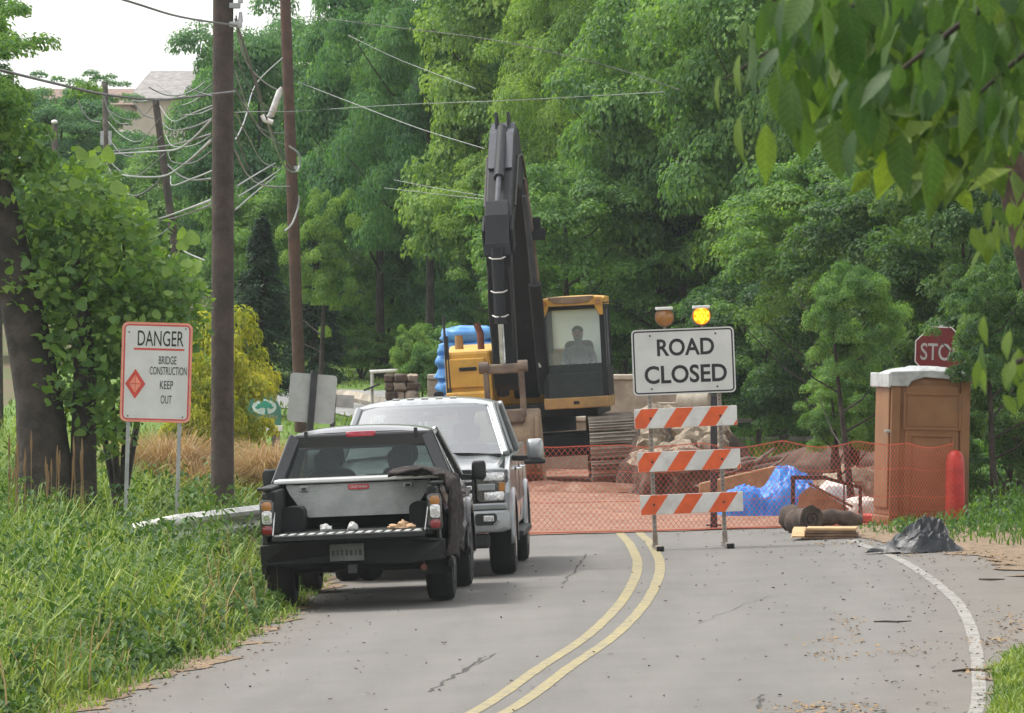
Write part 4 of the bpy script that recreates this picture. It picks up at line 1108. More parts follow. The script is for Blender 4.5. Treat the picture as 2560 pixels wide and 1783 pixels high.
for s in (-1, 1):
    MB().prism([(xm + s * .37, cz1 + .02), (xm + s * .53, cz1 + .01), (xm + s * .535, cz1 - .30), (xm + s * .47, cz1 - .30), (xm + s * .40, cz1 - .16)], 'y', cyf + .0, cyf + .07).build('roof_corner', 'exc_yellow', rf, bevel=.015)
    MB().cyl((xm + s * .46, cyf + .07, cz1 - .07), (xm + s * .46, cyf + .11, cz1 - .07), .045, .05, 12).build('work_light', 'lamp_amber', rf, smooth=40)
MB().beam((xm - .5, cyf + .03, cz1 - .10), (xm - .86, cyf + .03, cz1 - .08), .02, .02).build('light_arm', 'steel_dark', rf)
def pane(name, q, gm):
    MB().add(q, [(0, 1, 2, 3)]).build(name, gm, E, rot=UP)
pane('front_window', [(cx0 + .085, cyf - .035, 2.0), (cx1 - .085, cyf - .035, 2.0), (cx1 - .085, cyf - .075, cz1 - .18), (cx0 + .085, cyf - .075, cz1 - .18)], 'glass_cab')
m_, nt_, N_, L_, out_ = new_mat('cab_back'); MT['cab_back'] = m_      # dusty rear pane; its pale colour also stands in for sky glow and reflection
tl_ = N_.new('ShaderNodeBsdfTranslucent'); tl_.inputs[0].default_value = (.46, .56, .57, 1); df_ = N_.new('ShaderNodeBsdfDiffuse'); df_.inputs[0].default_value = (.45, .52, .54, 1)
mx_ = N_.new('ShaderNodeMixShader'); mx_.inputs[0].default_value = .35; L_.new(tl_.outputs[0], mx_.inputs[1]); L_.new(df_.outputs[0], mx_.inputs[2]); L_.new(mx_.outputs[0], out_.inputs['Surface'])
pane('rear_window', [(cx0 + .085, cyb + .05, 1.9), (cx1 - .085, cyb + .05, 1.9), (cx1 - .085, cyb + .05, cz1 - .18), (cx0 + .085, cyb + .05, cz1 - .18)], 'cab_back')
for x in (cx0 + .03, cx1 - .03):
    pane('side_window', [(x, cyb + .1, 1.95), (x, cyf - .1, 1.95), (x, cyf - .13, cz1 - .18), (x, cyb + .1, cz1 - .18)], 'glass_cab')
MB().tube([(-.30, 1.80, 1.98), (-.26, 1.82, 2.3), (-.26, 1.82, 2.72)], .022, 8).build('grab_rail', 'galv_worn', E, rot=UP)
MB().loft([[(xm + p, .10 + d, 2.02 + q) for p, q in rrect(.5, .75, .1, 4)] for d in (0, .12)]).build('operator_seat', 'seat', E, bevel=.02, rot=UP)
MB().box((xm, .36, 1.66), (.5, .5, .14)).build('seat_cushion', 'seat', E, bevel=.04, rot=UP)
for s in (-1, 1): MB().tube([(xm + s * .28, .62, 1.62), (xm + s * .28, .66, 2.0)], .025, 8).build('control_lever', 'black_plastic', E, rot=UP)
# boom: rises from the deck, bends, slopes down towards the camera; side outline extruded, then swung
BYAW = R(-4); BO = rotp((.02, .55, 0))
BR = (0, 0, BYAW)
def boomp(m_, name, poly, x0, x1, bev=.02): return MB().prism(poly, 'x', x0, x1).build(name, m_, E, bevel=bev, loc=BO, rot=BR)
boom = boomp('exc_dark', 'boom', [(-.25, 1.55), (.25, 1.45), (.75, 2.5), (1.45, 4.2), (2.05, 5.02), (2.75, 5.08), (3.75, 4.62), (4.95, 4.0), (5.05, 4.16), (4.95, 4.42), (3.8, 5.30), (2.9, 5.92), (2.35, 6.10), (1.75, 5.98), (1.2, 5.3), (.5, 3.9), (-.1, 2.45), (-.35, 1.9)], -.22, .22, .03)
boomp('exc_grey', 'boom_skylit_top', [(3.78, 5.33), (2.92, 5.945), (2.36, 6.125), (2.32, 6.13), (2.36, 6.145), (2.94, 5.965), (3.80, 5.355)], -.20, .20, .0)  # paler grey puts the sky light on the boom's top into its colour
for s in (-1, 1):
    boomp('exc_dark', 'cylinder_bracket', [(2.05, 6.02), (2.45, 6.32), (2.62, 6.32), (2.75, 5.98)], s * .10 - .02, s * .10 + .02, .008)
    boomp('exc_dark', 'stick_bracket', [(4.7, 4.05), (5.15, 3.9), (5.25, 4.3), (4.85, 4.55)], s * .235 - .02, s * .235 + .02, .01)
    cyl_b = MB().cyl((s * .36, .95, 1.55), (s * .34, 1.75, 3.4), .11, .11, 16).build('boom_cylinder', 'exc_dark', E, smooth=40, loc=BO, rot=BR)
    MB().cyl((s * .34, 1.72, 3.35), (s * .28, 2.3, 4.9), .05, .05, 12).build('cylinder_rod', 'exc_grey', cyl_b, smooth=40)
    MB().tube([(s * .17, 5.46, 3.7), (s * .19, 5.50, 3.0), (s * .17, 5.40, 2.3)], .016, 8).build('stick_hose', 'pipe_black', E, smooth=60, loc=BO, rot=BR)
    MB().tube([(s * .27, -.1, 2.2), (s * .27, .6, 3.9), (s * .265, 1.35, 5.2), (s * .26, 2.0, 5.6), (s * .26, 3.0, 5.55), (s * .25, 4.3, 4.7)], .022, 8).build('hydraulic_hose', 'pipe_black', E, smooth=60, loc=BO, rot=BR)
MB().tube([(-.30, .1, 2.0), (-.33, .9, 3.6), (-.30, 1.4, 4.6), (-.26, 1.75, 5.2)], .03, 8).build('hydraulic_pipe', 'mud_steel', E, smooth=60, loc=BO, rot=BR)
bl = MB().box((-.40, 1.22, 4.25), (.26, .12, .20)); bl.box((-.38, 1.22, 4.44), (.16, .03, .20)); bl.build('boom_work_light', 'exc_dark', E, bevel=.01, loc=BO, rot=BR)
ac = MB().cyl((0, 2.75, 6.04), (0, 4.2, 5.18), .085, .085, 16).build('arm_cylinder', 'exc_dark', E, smooth=40, loc=BO, rot=BR)
MB().cyl((0, 4.18, 5.19), (0, 4.95, 4.72), .045, .045, 12).build('cylinder_rod', 'exc_grey', ac, smooth=40)
# stick hanging from the boom tip, bucket cylinder on its face
stk = boomp('exc_dark', 'stick', [(4.80, 4.66), (4.98, 4.80), (5.18, 4.55), (5.40, 3.95), (5.35, 3.2), (5.18, 1.75), (5.02, 1.65), (4.86, 1.8), (4.80, 3.2), (4.75, 4.0)], -.20, .20, .02)
MB().box((0, 5.42, 3.98), (.44, .05, .22), (R(12), 0, 0)).build('stick_plate', 'exc_dark', stk, bevel=.01)
bc = MB().cyl((0, 5.55, 4.0), (0, 5.62, 2.75), .10, .10, 16).build('bucket_cylinder', 'exc_dark', E, smooth=40, loc=BO, rot=BR)
MB().cyl((0, 5.62, 2.86), (0, 5.62, 2.10), .05, .05, 12).build('cylinder_rod', 'rod_chrome', bc, smooth=40)
for z in (3.85, 3.3, 2.9): MB().tube([(-.13, 5.60, z), (-.07, 5.70, z - .03), (.07, 5.70, z - .03), (.13, 5.60, z)], .014, 6).build('hose_clamp', 'galv_worn', bc, smooth=50)
for s in (-1, 1):
    MB().beam((s * .31, 5.02, 2.02), (s * .31, 5.62, 2.05), .05, .16).build('linkage', 'mud_steel', E, bevel=.02, loc=BO, rot=BR)
    MB().beam((s * .29, 5.62, 2.05), (s * .29, 5.50, 1.22), .09, .14, up=(0, 1, 0)).build('linkage', 'mud_steel', E, bevel=.02, loc=BO, rot=BR)
    MB().cyl((s * .24, 5.62, 2.05), (s * .40, 5.62, 2.05), .10, .10, 14).build('pivot_pin', 'mud_steel', E, smooth=40, loc=BO, rot=BR)
MB().box((0, 5.60, 2.02), (.56, .16, .16)).build('linkage_crossbar', 'mud_steel', E, bevel=.03, loc=BO, rot=BR); MB().box((0, 5.52, 1.24), (.60, .20, .22)).build('linkage_crossbar', 'mud_steel', E, bevel=.03, loc=BO, rot=BR)
# bucket: curved shell with side plates and teeth, its back to the camera
arc = [(5.10, 1.32), (5.42, 1.22), (5.60, .95), (5.62, .62), (5.48, .34), (5.18, .16), (4.72, .12), (4.50, .14)]
def shell(u, v):
    t = u * (len(arc) - 1); i = min(int(t), len(arc) - 2); k = t - i
    return (-.52 + 1.04 * v, arc[i][0] + (arc[i + 1][0] - arc[i][0]) * k, arc[i][1] + (arc[i + 1][1] - arc[i][1]) * k)
bk = MB().grid(shell, 21, 2).build('bucket', 'mud_plate', E, smooth=40, solid=.04, loc=BO, rot=BR)
for s in (-1, 1):
    MB().prism(arc, 'x', s * .52 - .02, s * .52 + .02).build('bucket_side', 'mud_plate', bk, bevel=.008)
    MB().prism([(5.0, 1.5), (5.3, 1.55), (5.62, 1.25), (5.5, 1.1), (5.1, 1.25)], 'x', s * .27 - .035, s * .27 + .035).build('bucket_ear', 'mud_steel', bk, bevel=.015)
    MB().grid(lambda u, v: (lambda p: (s * .49 + .03 * (v - .5) * 2, p[1] + .03, p[2]))(shell(u * .75, 0)), 12, 1).build('wear_strip', 'mud_plate', bk, solid=.03)
for k in range(5): MB().hull([(-.46 + .23 * k - .05, 4.52, .10), (-.46 + .23 * k + .05, 4.52, .10), (-.46 + .23 * k + .05, 4.52, .18), (-.46 + .23 * k - .05, 4.52, .18), (-.46 + .23 * k - .02, 4.28, .11), (-.46 + .23 * k + .02, 4.28, .11), (-.46 + .23 * k + .02, 4.28, .14), (-.46 + .23 * k - .02, 4.28, .14)]).build('bucket_tooth', 'track_steel', bk)

# ------------------------------------------------------------------ operator: one skinned figure, seated
def person():
    o_loc = E.matrix_basis @ (Matrix.Rotation(UY, 3, 'Z') @ Vector((xm, .30, 1.74)))
    pts = {'pel': ((0, 0, .06), .15), 'wai': ((0, .0, .22), .15), 'che': ((0, .02, .42), .175), 'nek0': ((0, .03, .57), .085), 'nek': ((0, .05, .63), .062), 'hd0': ((0, .07, .70), .085), 'hd1': ((0, .075, .78), .105), 'hd2': ((0, .065, .86), .085)}
    ed = [('pel', 'wai'), ('wai', 'che'), ('che', 'nek0'), ('nek0', 'nek'), ('nek', 'hd0'), ('hd0', 'hd1'), ('hd1', 'hd2')]
    for s, q in ((-1, 'l'), (1, 'r')):
        pts.update({'sh' + q: ((s * .20, .02, .50), .085), 'el' + q: ((s * .27, .10, .24), .055), 'wr' + q: ((s * .26, .32, .20), .036), 'pm' + q: ((s * .26, .40, .22), .038), 'hp' + q: ((s * .10, .02, .04), .10), 'kn' + q: ((s * .14, .46, .08), .075), 'an' + q: ((s * .14, .58, -.32), .05), 'to' + q: ((s * .14, .74, -.36), .04)})
        ed += [('che', 'sh' + q), ('sh' + q, 'el' + q), ('el' + q, 'wr' + q), ('wr' + q, 'pm' + q), ('pel', 'hp' + q), ('hp' + q, 'kn' + q), ('kn' + q, 'an' + q), ('an' + q, 'to' + q)]
        for f_, (dx, dy, dz) in enumerate(((-.03, .06, .02), (-.012, .075, .025), (.01, .075, .022), (.03, .06, .015), (-.05 * s, .02, .02))):
            pts['f%d%s' % (f_, q)] = ((s * .26 + dx, .40 + dy, .22 + dz), .010); pts['g%d%s' % (f_, q)] = ((s * .26 + dx * 1.05, .40 + dy * 1.25, .22 + dz - .03), .008)
            ed += [('pm' + q, 'f%d%s' % (f_, q)), ('f%d%s' % (f_, q), 'g%d%s' % (f_, q))]
    names = list(pts); me = bpy.data.meshes.new('person')
    me.from_pydata([pts[k][0] for k in names], [(names.index(a), names.index(b)) for a, b in ed], [])
    me.materials.append(MT['shirt'])
    o = link('person', me, None, o_loc, (0, R(3.2), math.pi + UY))
    md = o.modifiers.new('skin', 'SKIN'); md.use_smooth_shade = True
    for i, k in enumerate(names):
        me.skin_vertices[0].data[i].radius = (pts[k][1], pts[k][1]); me.skin_vertices[0].data[i].use_root = (k == 'pel')
    s2 = o.modifiers.new('sub', 'SUBSURF'); s2.levels = s2.render_levels = 1
    fc = MB().ball((0, .085, .785), (.082, .095, .115), 14, 10); fc.ball((0, .182, .775), (.014, .02, .022), 8, 6)
    for s in (-1, 1): fc.ball((s * .085, .08, .78), (.014, .025, .035), 8, 6)
    fc.build('face', 'skin', o, smooth=60)
    ft = MB()
    for s in (-1, 1): ft.ball((s * .032, .168, .80), (.014, .012, .008), 8, 6)
    ft.ball((0, .168, .735), (.028, .01, .007), 8, 6); ft.build('eyes_and_mouth', 'hair', o)
    MB().ball((0, .06, .83), (.098, .105, .085), 14, 9).build('hair', 'hair', o, smooth=60)
    tag(o, 'person in a grey shirt seated at the controls behind the excavator cab glass', 'person')
person()

# ------------------------------------------------------------------ stack of blue wrapped bags beyond the excavator
rg = random.Random(2)
for k, (px, py, w_, h_) in enumerate(((1172, 838, .98, .34), (1170, 872, 1.12, .32), (1168, 905, 1.14, .32), (1166, 938, 1.10, .32), (1168, 970, 1.10, .32), (1168, 1002, 1.10, .32))):
    p = W(px, py, 116.0)
    o = MB().ball((0, 0, 0), (w_ / 2, .45, h_ / 2), 28, 14, lambda q, d: Vector((math.copysign(abs(d.x) ** .55, d.x) * w_ / 2, math.copysign(abs(d.y) ** .55, d.y) * .45, math.copysign(abs(d.z) ** .75, d.z) * h_ / 2)) * (1 + .13 * fbm(tuple(d * 2.2 + Vector((k * 3, 0, 0)))))).build('blue_bag', 'bag_blue', None, smooth=70)
    o.location = p; o.rotation_euler = (0, rg.uniform(-.05, .05) + (-.07 if k == 0 else 0), rg.uniform(-.1, .1))
    tag(o, ['topmost plump blue bag of the stack beyond the excavator', 'second blue bag from the top of the stack beyond the excavator', 'third blue bag from the top of the stack beyond the excavator', 'fourth blue bag from the top of the stack beyond the excavator', 'fifth blue bag down in the stack, half hidden by the yellow tank', 'lowest visible blue bag of the stack beyond the excavator'][k], 'bag', 'blue bags stacked beyond the excavator')
bp_ = thing('pallet', 'dirty timber pallet carrying the stack of blue bags', 'pallet', (W(1168, 1018, 116).x, 116, gz(-.8, 116)))
zt = W(1168, 1018, 116).z - bp_.location.z
for k in range(3): MB().box((0, -.4 + .4 * k, zt / 2 - .02), (1.2, .12, zt - .04)).build('bearer', 'timber', bp_, bevel=.01)
for k in range(6): MB().box((-.52 + .208 * k, 0, zt - .02), (.15, 1.0, .03)).build('slat', 'timber', bp_, bevel=.004)

# ================================================================== BARRICADE WITH ROAD CLOSED SIGN
bpos = hit(1727, 1371)
B = thing('barricade', 'orange and white striped road barricade with three boards before the fence', 'barricade', bpos, (0, R(-2.3), R(2)))
WB = 1.22
for x, lean in ((-.42, 0), (.41, 0)):
    po = MB().box((x, 0, 1.30), (.048, .048, 2.52)).build('post', 'perf_steel', B, bevel=.004)
    ho = MB()
    for k in range(46): ho.cyl((x, -.0252, .12 + k * .051), (x, -.0262, .12 + k * .051), .0075, .0075, 6)
    ho.build('post_holes', 'sign_black', po)
    ft = MB().box((x + .02, 0, .03), (.055, 1.3, .05)).build('foot', 'perf_steel', B, bevel=.006)
    MB().box((x + .02, -.66, .032), (.09, .05, .06)).build('foot_cap', 'rubber', ft, bevel=.01)
    MB().box((x, 0, .12), (.06, .06, .14)).build('foot_socket', 'perf_steel', B, bevel=.004)
HB = .235
def clip_stripe(x0, x1, lean, w, h):
    """orange parallelogram leaning right, clipped to the board"""
    poly = [(x0, -h/2), (x1, -h/2), (x1 + lean, h/2), (x0 + lean, h/2)]
    def clip(P, f):
        out = []
        for i in range(len(P)):
            a, b = P[i], P[(i + 1) % len(P)]; fa, fb = f(a), f(b)
            if fa >= 0: out.append(a)
            if fa * fb < 0: t = fa / (fa - fb); out.append((a[0] + (b[0] - a[0]) * t, a[1] + (b[1] - a[1]) * t))
        return out
    poly = clip(poly, lambda p: p[0] + w/2 - .004)
    if poly: poly = clip(poly, lambda p: w/2 - .004 - p[0])
    return poly
for (z, dx, ph) in ((1.56, 0., 0.), (1.045, .018, .0), (.535, .03, .045)):
    bd = MB().box((dx, -.045, z), (WB, .025, HB)).build('board', 'barr_white', B, bevel=.004)
    for k in range(-1, 4):
        x0 = -.61 - .075 + .415 * k + ph
        poly = clip_stripe(x0, x0 + .205, .16, WB, HB - .006)
        if len(poly) >= 3: MB().prism([(dx + u, z + v) for u, v in poly], 'y', -.0592, -.0585).build('stripe', 'orange_refl', bd)
    for x in (-.42, .41): MB().cyl((x, -.058, z), (x, -.066, z), .014, .014, 8).build('bolt', 'steel_dark', bd)
sg = MB().loft([[(.0 + p, -.050 + d, 2.225 + q) for p, q in rrect(WB, .78, .055, 6)] for d in (0, -.006)]).build('road_closed_sign', 'sign_white', B)
def border(w_, h_, r_, th, y0, y1, cx, cz, name, m_, par):
    o_, i_ = rrect(w_, h_, r_, 6), rrect(w_ - 2 * th, h_ - 2 * th, max(.004, r_ - th), 6); n = len(o_); mb = MB()
    v = [(cx + p, y0, cz + q) for p, q in o_] + [(cx + p, y0, cz + q) for p, q in i_]
    return mb.add(v, [(i, (i + 1) % n, (i + 1) % n + n, i + n) for i in range(n)]).build(name, m_, par)
border(WB - .032, .78 - .032, .045, .017, -.0575, 0, 0, 2.225, 'border', 'sign_black', sg)
put_text('lettering', 'ROAD', sg, (.03, -.0575, 2.395), .205, .68, 'sign_black', (R(90), 0, 0), .001, .022)
put_text('lettering', 'CLOSED', sg, (.02, -.0575, 2.075), .215, .98, 'sign_black', (R(90), 0, 0), .001, .022)
for x in (-.39, .39):
    for z in (1.91, 2.54): MB().cyl((x, -.056, z), (x, -.062, z), .012, .012, 8).build('bolt', 'steel_dark', sg)
MT['lamp_lit'] = emit_mat('lamp_lit', (1.0, .24, .006), 1.3)
MT['lamp_lit_core'] = emit_mat('lamp_lit_core', (1.0, .60, .02), 2.2)
MT['lamp_unlit'] = mat('lamp_unlit', (.30, .12, .045), .3, coat=.6)
for s, px_, lit in ((-1, -.205, False), (1, .235, True)):
    L_ = thing('warning_light', 'unlit amber warning light above the left half of the road closed sign' if not lit else 'glowing amber warning light above the right half of the road closed sign', 'warning light', B.location, B.rotation_euler, 'warning lights on the barricade')
    cz = 2.755
    MB().cyl((px_, .03, cz), (px_, -.05, cz), .112, .112, 28).build('housing', 'black_plastic' if False else 'orange_refl' if False else 'lamp_unlit', L_, smooth=40)
    ln = MB().loft([[(px_ + math.cos(a) * .10 * k2, -.05 - d, cz + math.sin(a) * .10 * k2) for a in lin(0, 6.2832, 24)[:-1]] for d, k2 in ((0, 1), (.015, .96), (.028, .6))]).build('lens', 'lamp_lit' if lit else 'lamp_amber', L_, smooth=50)
    if lit:
        cells = MB()
        for (u, v) in ((0, 0), (.045, .0), (-.045, 0), (.022, .039), (-.022, .039), (.022, -.039), (-.022, -.039), (.068, .035), (-.068, .035), (.068, -.035), (-.068, -.035), (0, .075), (0, -.075)):
            cells.cyl((px_ + u, -.070, cz + v), (px_ + u, -.082, cz + v), .019, .016, 8)
        cells.build('light_cells', 'lamp_lit_core', ln)
    MB().box((px_, -.03, cz + .105), (.20, .16, .035)).build('visor', 'white_plain', L_, bevel=.006)
    MB().beam((px_, .0, cz - .10), (px_, .0, 2.55), .03, .03).build('bracket', 'perf_steel', L_)

# ================================================================== ORANGE SAFETY FENCE
fpts = [hit(1180, 1332), hit(1330, 1338), hit(1560, 1341), hit(1760, 1344), hit(1960, 1347), hit(2140, 1350), hit(2290, 1352), hit(2388, 1352)]
fpts = [Vector(((px - CX) * 83.3 / F, 83.3 + .12 * math.sin(i * 1.7), gz((px - CX) * 83.3 / F, 83.4))) for i, px in enumerate((1150, 1330, 1560, 1760, 1960, 2140, 2270, 2384))]
FN = thing('safety_fence', 'orange plastic mesh fence strung across the closed road', 'fence', fpts[0])
o0 = fpts[0]
def fpos(t, z):
    i = min(int(t), len(fpts) - 2); k = t - i; p = fpts[i].lerp(fpts[i + 1], k)
    sag = .05 * math.sin(math.pi * k) + .02 * math.sin(p.x * 5)
    top = 1.18 - sag - (.02 * t)
    wav = .02 * math.sin(p.x * 3 + z * 4) * 1.5
    return Vector((p.x, p.y + wav, p.z + .02 + z * top)) - o0
seglen = sum((b - a).length for a, b in zip(fpts, fpts[1:]))
mb = MB(); cols = int(seglen / .058); rows = 26; th = .0046
def strand(a, b, w_):
    d = (b - a); n_ = Vector((-d.z, 0, d.x)).normalized() * w_ / 2
    i = len(mb.v); mb.v += [tuple(a - n_), tuple(b - n_), tuple(b + n_), tuple(a + n_)]; mb.f.append((i, i + 1, i + 2, i + 3))
T_ = len(fpts) - 1
for r_ in range(rows):
    for c in range(cols):
        off = .5 if r_ % 2 else 0
        t0 = min(T_, max(0, (c + off) / cols * T_)); t1 = min(T_, (c + off + .5) / cols * T_); t2 = min(T_, max(0, (c + off - .5) / cols * T_))
        a = fpos(t0, r_ / rows)
        strand(a, fpos(t1, (r_ + 1) / rows), th); strand(a, fpos(t2, (r_ + 1) / rows), th)
for r_ in (0, 9, 18, 26):
    for c in range(cols):
        strand(fpos(c / cols * T_, r_ / rows), fpos((c + 1) / cols * T_, r_ / rows), .013 if r_ in (0, 26) else .006)
tag(mb.build('mesh', 'fence_orange', FN), kind='stuff')
for i, q in enumerate(fpts):
    if i in (0,): MB().box((q.x - o0.x, q.y - o0.y + .03, .64 + q.z - o0.z), (.03, .03, 1.30)).build('post', 'steel_dark', FN)
bf = thing('steel_post', 'dark steel post standing behind the barricade sign', 'post', hit(1800, 1330) + Vector((0, 2.5, 0)))
MB().box((0, 0, .85), (.09, .07, 1.75)).build('shaft', 'steel_dark', bf, bevel=.006); MB().box((0, 0, .01), (.2, .2, .02)).build('foot_plate', 'steel_dark', bf)

# ================================================================== PORTABLE TOILET
tp = W(2298, 1332, 84.3); tp.z = gz(tp.x, tp.y)
PT = thing('portable_toilet', 'brown portable toilet with grey ribbed roof beside the road', 'portable toilet', tp, (0, R(1.3), R(9)))
PT.scale = (1, 1, .955)
w_, d_, h_ = 1.02, 1.02, 2.02
sh_ = MB().box((0, 0, .06), (w_ + .04, d_ + .04, .12)).build('base', 'toilet_tan', PT, bevel=.02)
body = MB().box((0, 0, .12 + h_ / 2 - .06), (w_, d_, h_ - .10)).build('wall', 'toilet_tan', PT, bevel=.03)
for s in (-1, 1):
    MB().box((s * (w_/2 - .045), -d_/2 - .018, 1.07), (.13, .045, 1.92)).build('corner_post', 'toilet_tan', PT, bevel=.02)
    MB().box((s * (w_/2 + .012), 0, 1.07), (.03, d_ * .8, 1.7)).build('side_panel', 'toilet_tan', PT, bevel=.02)
dr = MB().box((.02, -d_/2 - .014, 1.02), (w_ - .30, .03, 1.80)).build('door', 'toilet_tan', PT, bevel=.012)
def frame(cx, cz, fw, fh, t=.035, dy=.032):
    m_ = MB()
    for s in (-1, 1):
        m_.box((cx + s * fw/2, -d_/2 - dy, cz), (t, .022, fh + t)); m_.box((cx, -d_/2 - dy - .001, cz + s * fh/2), (fw - t, .022, t))
    m_.build('door_frame', 'toilet_tan', dr, bevel=.008)
frame(.02, 1.56, .74, .48); frame(.02, .72, .58, 1.02)
MB().box((.02, -d_/2 - .031, 1.56), (.66, .006, .40)).build('upper_panel', 'toilet_tan', dr, bevel=.004)
MB().box((.02, -d_/2 - .031, .72), (.50, .006, .94)).build('lower_panel', 'toilet_tan', dr, bevel=.004)
MB().box((-w_/2 - .02, -d_/2 + .1, 1.28), (.10, .05, .04)).build('vent_tab', 'toilet_grey', PT, bevel=.008)
def troof(u, v):
    x = (2*u - 1) * (w_/2 + .05); y = (2*v - 1) * (d_/2 + .06)
    z = 2.16 - .10 * abs(2*u - 1) ** 3 - .08 * abs(2*v - 1) ** 3
    if .30 < u: z += .018 * (1 if math.sin(u * 70) > 0 else -1)
    return (x, y, z)
rf = MB().grid(troof, 60, 10).build('roof', 'toilet_grey', PT, smooth=30, solid=.02)
MB().prism([(-w_/2 - .05, 1.90), (-w_/2 + .20, 1.90), (-w_/2 + .24, 1.97), (-.1, 2.03), (w_/2 + .05, 1.99), (w_/2 + .05, 2.08), (0, 2.13), (-w_/2 - .05, 2.10)], 'y', -d_/2 - .07, -d_/2 - .03).build('roof_fascia', 'toilet_grey', rf, bevel=.015)
MB().prism([(-d_/2 - .06, 1.88), (d_/2 + .06, 1.88), (d_/2 + .06, 2.08), (-d_/2 - .06, 2.08)], 'x', -w_/2 - .07, -w_/2 - .03).build('roof_side', 'toilet_grey', rf, bevel=.015)

rp_ = W(2388, 1300, 83.5); rp_.z = gz(rp_.x, rp_.y)
RB = MB().loft([[(math.cos(a) * r_, math.sin(a) * r_, z) for a in lin(0, 6.2832, 24)[:-1]] for z, r_ in ((0, .13), (.7, .125), (.82, .12), (.90, .105), (.95, .07), (.97, .02))])
o = thing('red_bollard', 'red round-topped post at the end of the orange fence right of the toilet', 'bollard', rp_)
RB.build('post', 'red_plastic', o, smooth=60); MB().cyl((0, 0, 0), (0, 0, .06), .20, .19, 20).build('base', 'rubber', o, smooth=40)

# stop sign behind the toilet
sp_ = W(2337, 880, 94.0)
ST = thing('stop_sign', 'red octagonal stop sign half hidden by leaves behind the portable toilet', 'stop sign', (sp_.x, 94, gz(sp_.x, 94)), (0, R(2), R(-3)))
zc = sp_.z - ST.location.z
oc = [(.405 * math.cos(R(22.5 + 45 * k)), zc + .405 * math.sin(R(22.5 + 45 * k))) for k in range(8)]
pn = MB().prism(oc, 'y', -.004, .0).build('panel', 'white_plain', ST)
MB().prism([(u * .955, zc + (v - zc) * .955) for u, v in oc], 'y', -.0065, -.0055).build('red_face', 'stop_red', pn)
put_text('lettering', 'STOP', pn, (0, -.0075, zc), .25, .58, 'sign_grey', (R(90), 0, 0), .001, .01)
MB().box((0, .03, zc / 2 + .2), (.05, .05, zc + .4)).build('post', 'galv_worn', ST)
MB().box((.42, .0, zc - .66), (.60, .01, .22)).build('plaque', 'sign_grey', ST)

# ================================================================== DANGER SIGN
dc = W(377, 931, 72.5)
D_ = thing('danger_sign', 'white danger sign with red border on two steel posts in the grass', 'sign', (dc.x, 72.5, gz(dc.x, 72.5)), (0, R(1.6), R(5)))
zc = dc.z - D_.location.z; dw, dh = .80, 1.13
pn = MB().loft([[(p, d, zc + q) for p, q in rrect(dw, dh, .07, 6)] for d in (0, -.004)]).build('panel', 'sign_white', D_)
border(dw, dh, .07, .018, -.0055, 0, 0, zc, 'outer_border', 'sign_pink', pn)
border(dw - .045, dh - .045, .055, .018, -.0060, 0, 0, zc, 'red_border', 'sign_red', pn)
def tx(s, x, z, h, w): put_text('lettering', s, pn, (x, -.006, zc + z), h, w, 'sign_black', (R(90), 0, 0), .001, .004)
tx('DANGER', .04, .385, .175, .52); MB().box((.025, -.006, zc + .262), (.57, .001, .022)).build('underline', 'sign_red', pn)
tx('BRIDGE', .125, .14, .092, .20); tx('CONSTRUCTION', .135, .02, .092, .42); tx('KEEP', .12, -.14, .092, .15); tx('OUT', .12, -.305, .095, .125)
dm = MB().prism([(-.235 + .115, zc - .135), (-.235, zc + .035), (-.235 - .115, zc - .135), (-.235, zc - .305)], 'y', -.0065, -.0055).build('diamond', 'sign_red', pn)
MB().prism([(-.235 + .068, zc - .135), (-.235, zc - .035), (-.235 - .068, zc - .135), (-.235, zc - .235)], 'y', -.0082, -.0072).build('diamond_centre', 'sign_pink', dm)
MB().box((-.235, -.0090, zc - .135), (.007, .001, .17)).build('cross_bar', 'sign_red', dm); MB().box((-.235, -.0097, zc - .135), (.12, .001, .010)).build('cross_bar', 'sign_red', dm)
for x, z in ((-.32, .45), (.32, .50), (-.31, -.50), (.31, -.50)): MB().cyl((x, -.005, zc + z), (x, -.010, zc + z), .009, .009, 8).build('bolt', 'steel_dark', pn)
for x in (-.30, .28): MB().box((x, .035, zc / 2 - .05), (.045, .03, zc + .9)).build('post', 'galv', D_, bevel=.004)

# other signs seen from behind
gp = W(753, 995, 84.0)
G1 = thing('sign', 'grey back of a square road sign on a dark post behind the pickup', 'sign', (gp.x, 84, gz(gp.x, 84)), (0, R(4.5), R(8)))
zc = gp.z - G1.location.z
MB().loft([[(p, d, zc + q) for p, q in rrect(.62, .64, .05, 5)] for d in (.0, .004)]).build('panel', 'sign_grey', G1)
MB().box((0, -.03, zc / 2 + .02), (.085, .05, zc + .66)).build('post', 'steel_dark', G1, bevel=.006)
gp = W(842, 1003, 95.0)
G2 = thing('sign', 'small grey sign back on a short post right of the larger one', 'sign', (gp.x, 95, gz(gp.x, 95)), (0, R(3), 0))
zc = gp.z - G2.location.z
MB().box((.02, 0, zc), (.30, .006, .19)).build('panel', 'galv', G2); MB().box((-.13, -.02, zc / 2), (.07, .05, zc + .2)).build('post', 'steel_dark', G2)
gp = W(930, 968, 118.0)
G3 = thing('sign', 'thin dark sign seen edge-on atop a slim post by the stone pier', 'sign', (gp.x, 118, gz(gp.x, 118)))
zc = gp.z - G3.location.z
MB().box((0, 0, zc), (.32, .30, .035), (0, R(-22), 0)).build('panel', 'steel_dark', G3, bevel=.005); MB().cyl((0, 0, 0), (0, 0, zc), .018, .018, 8).build('post', 'galv_worn', G3)
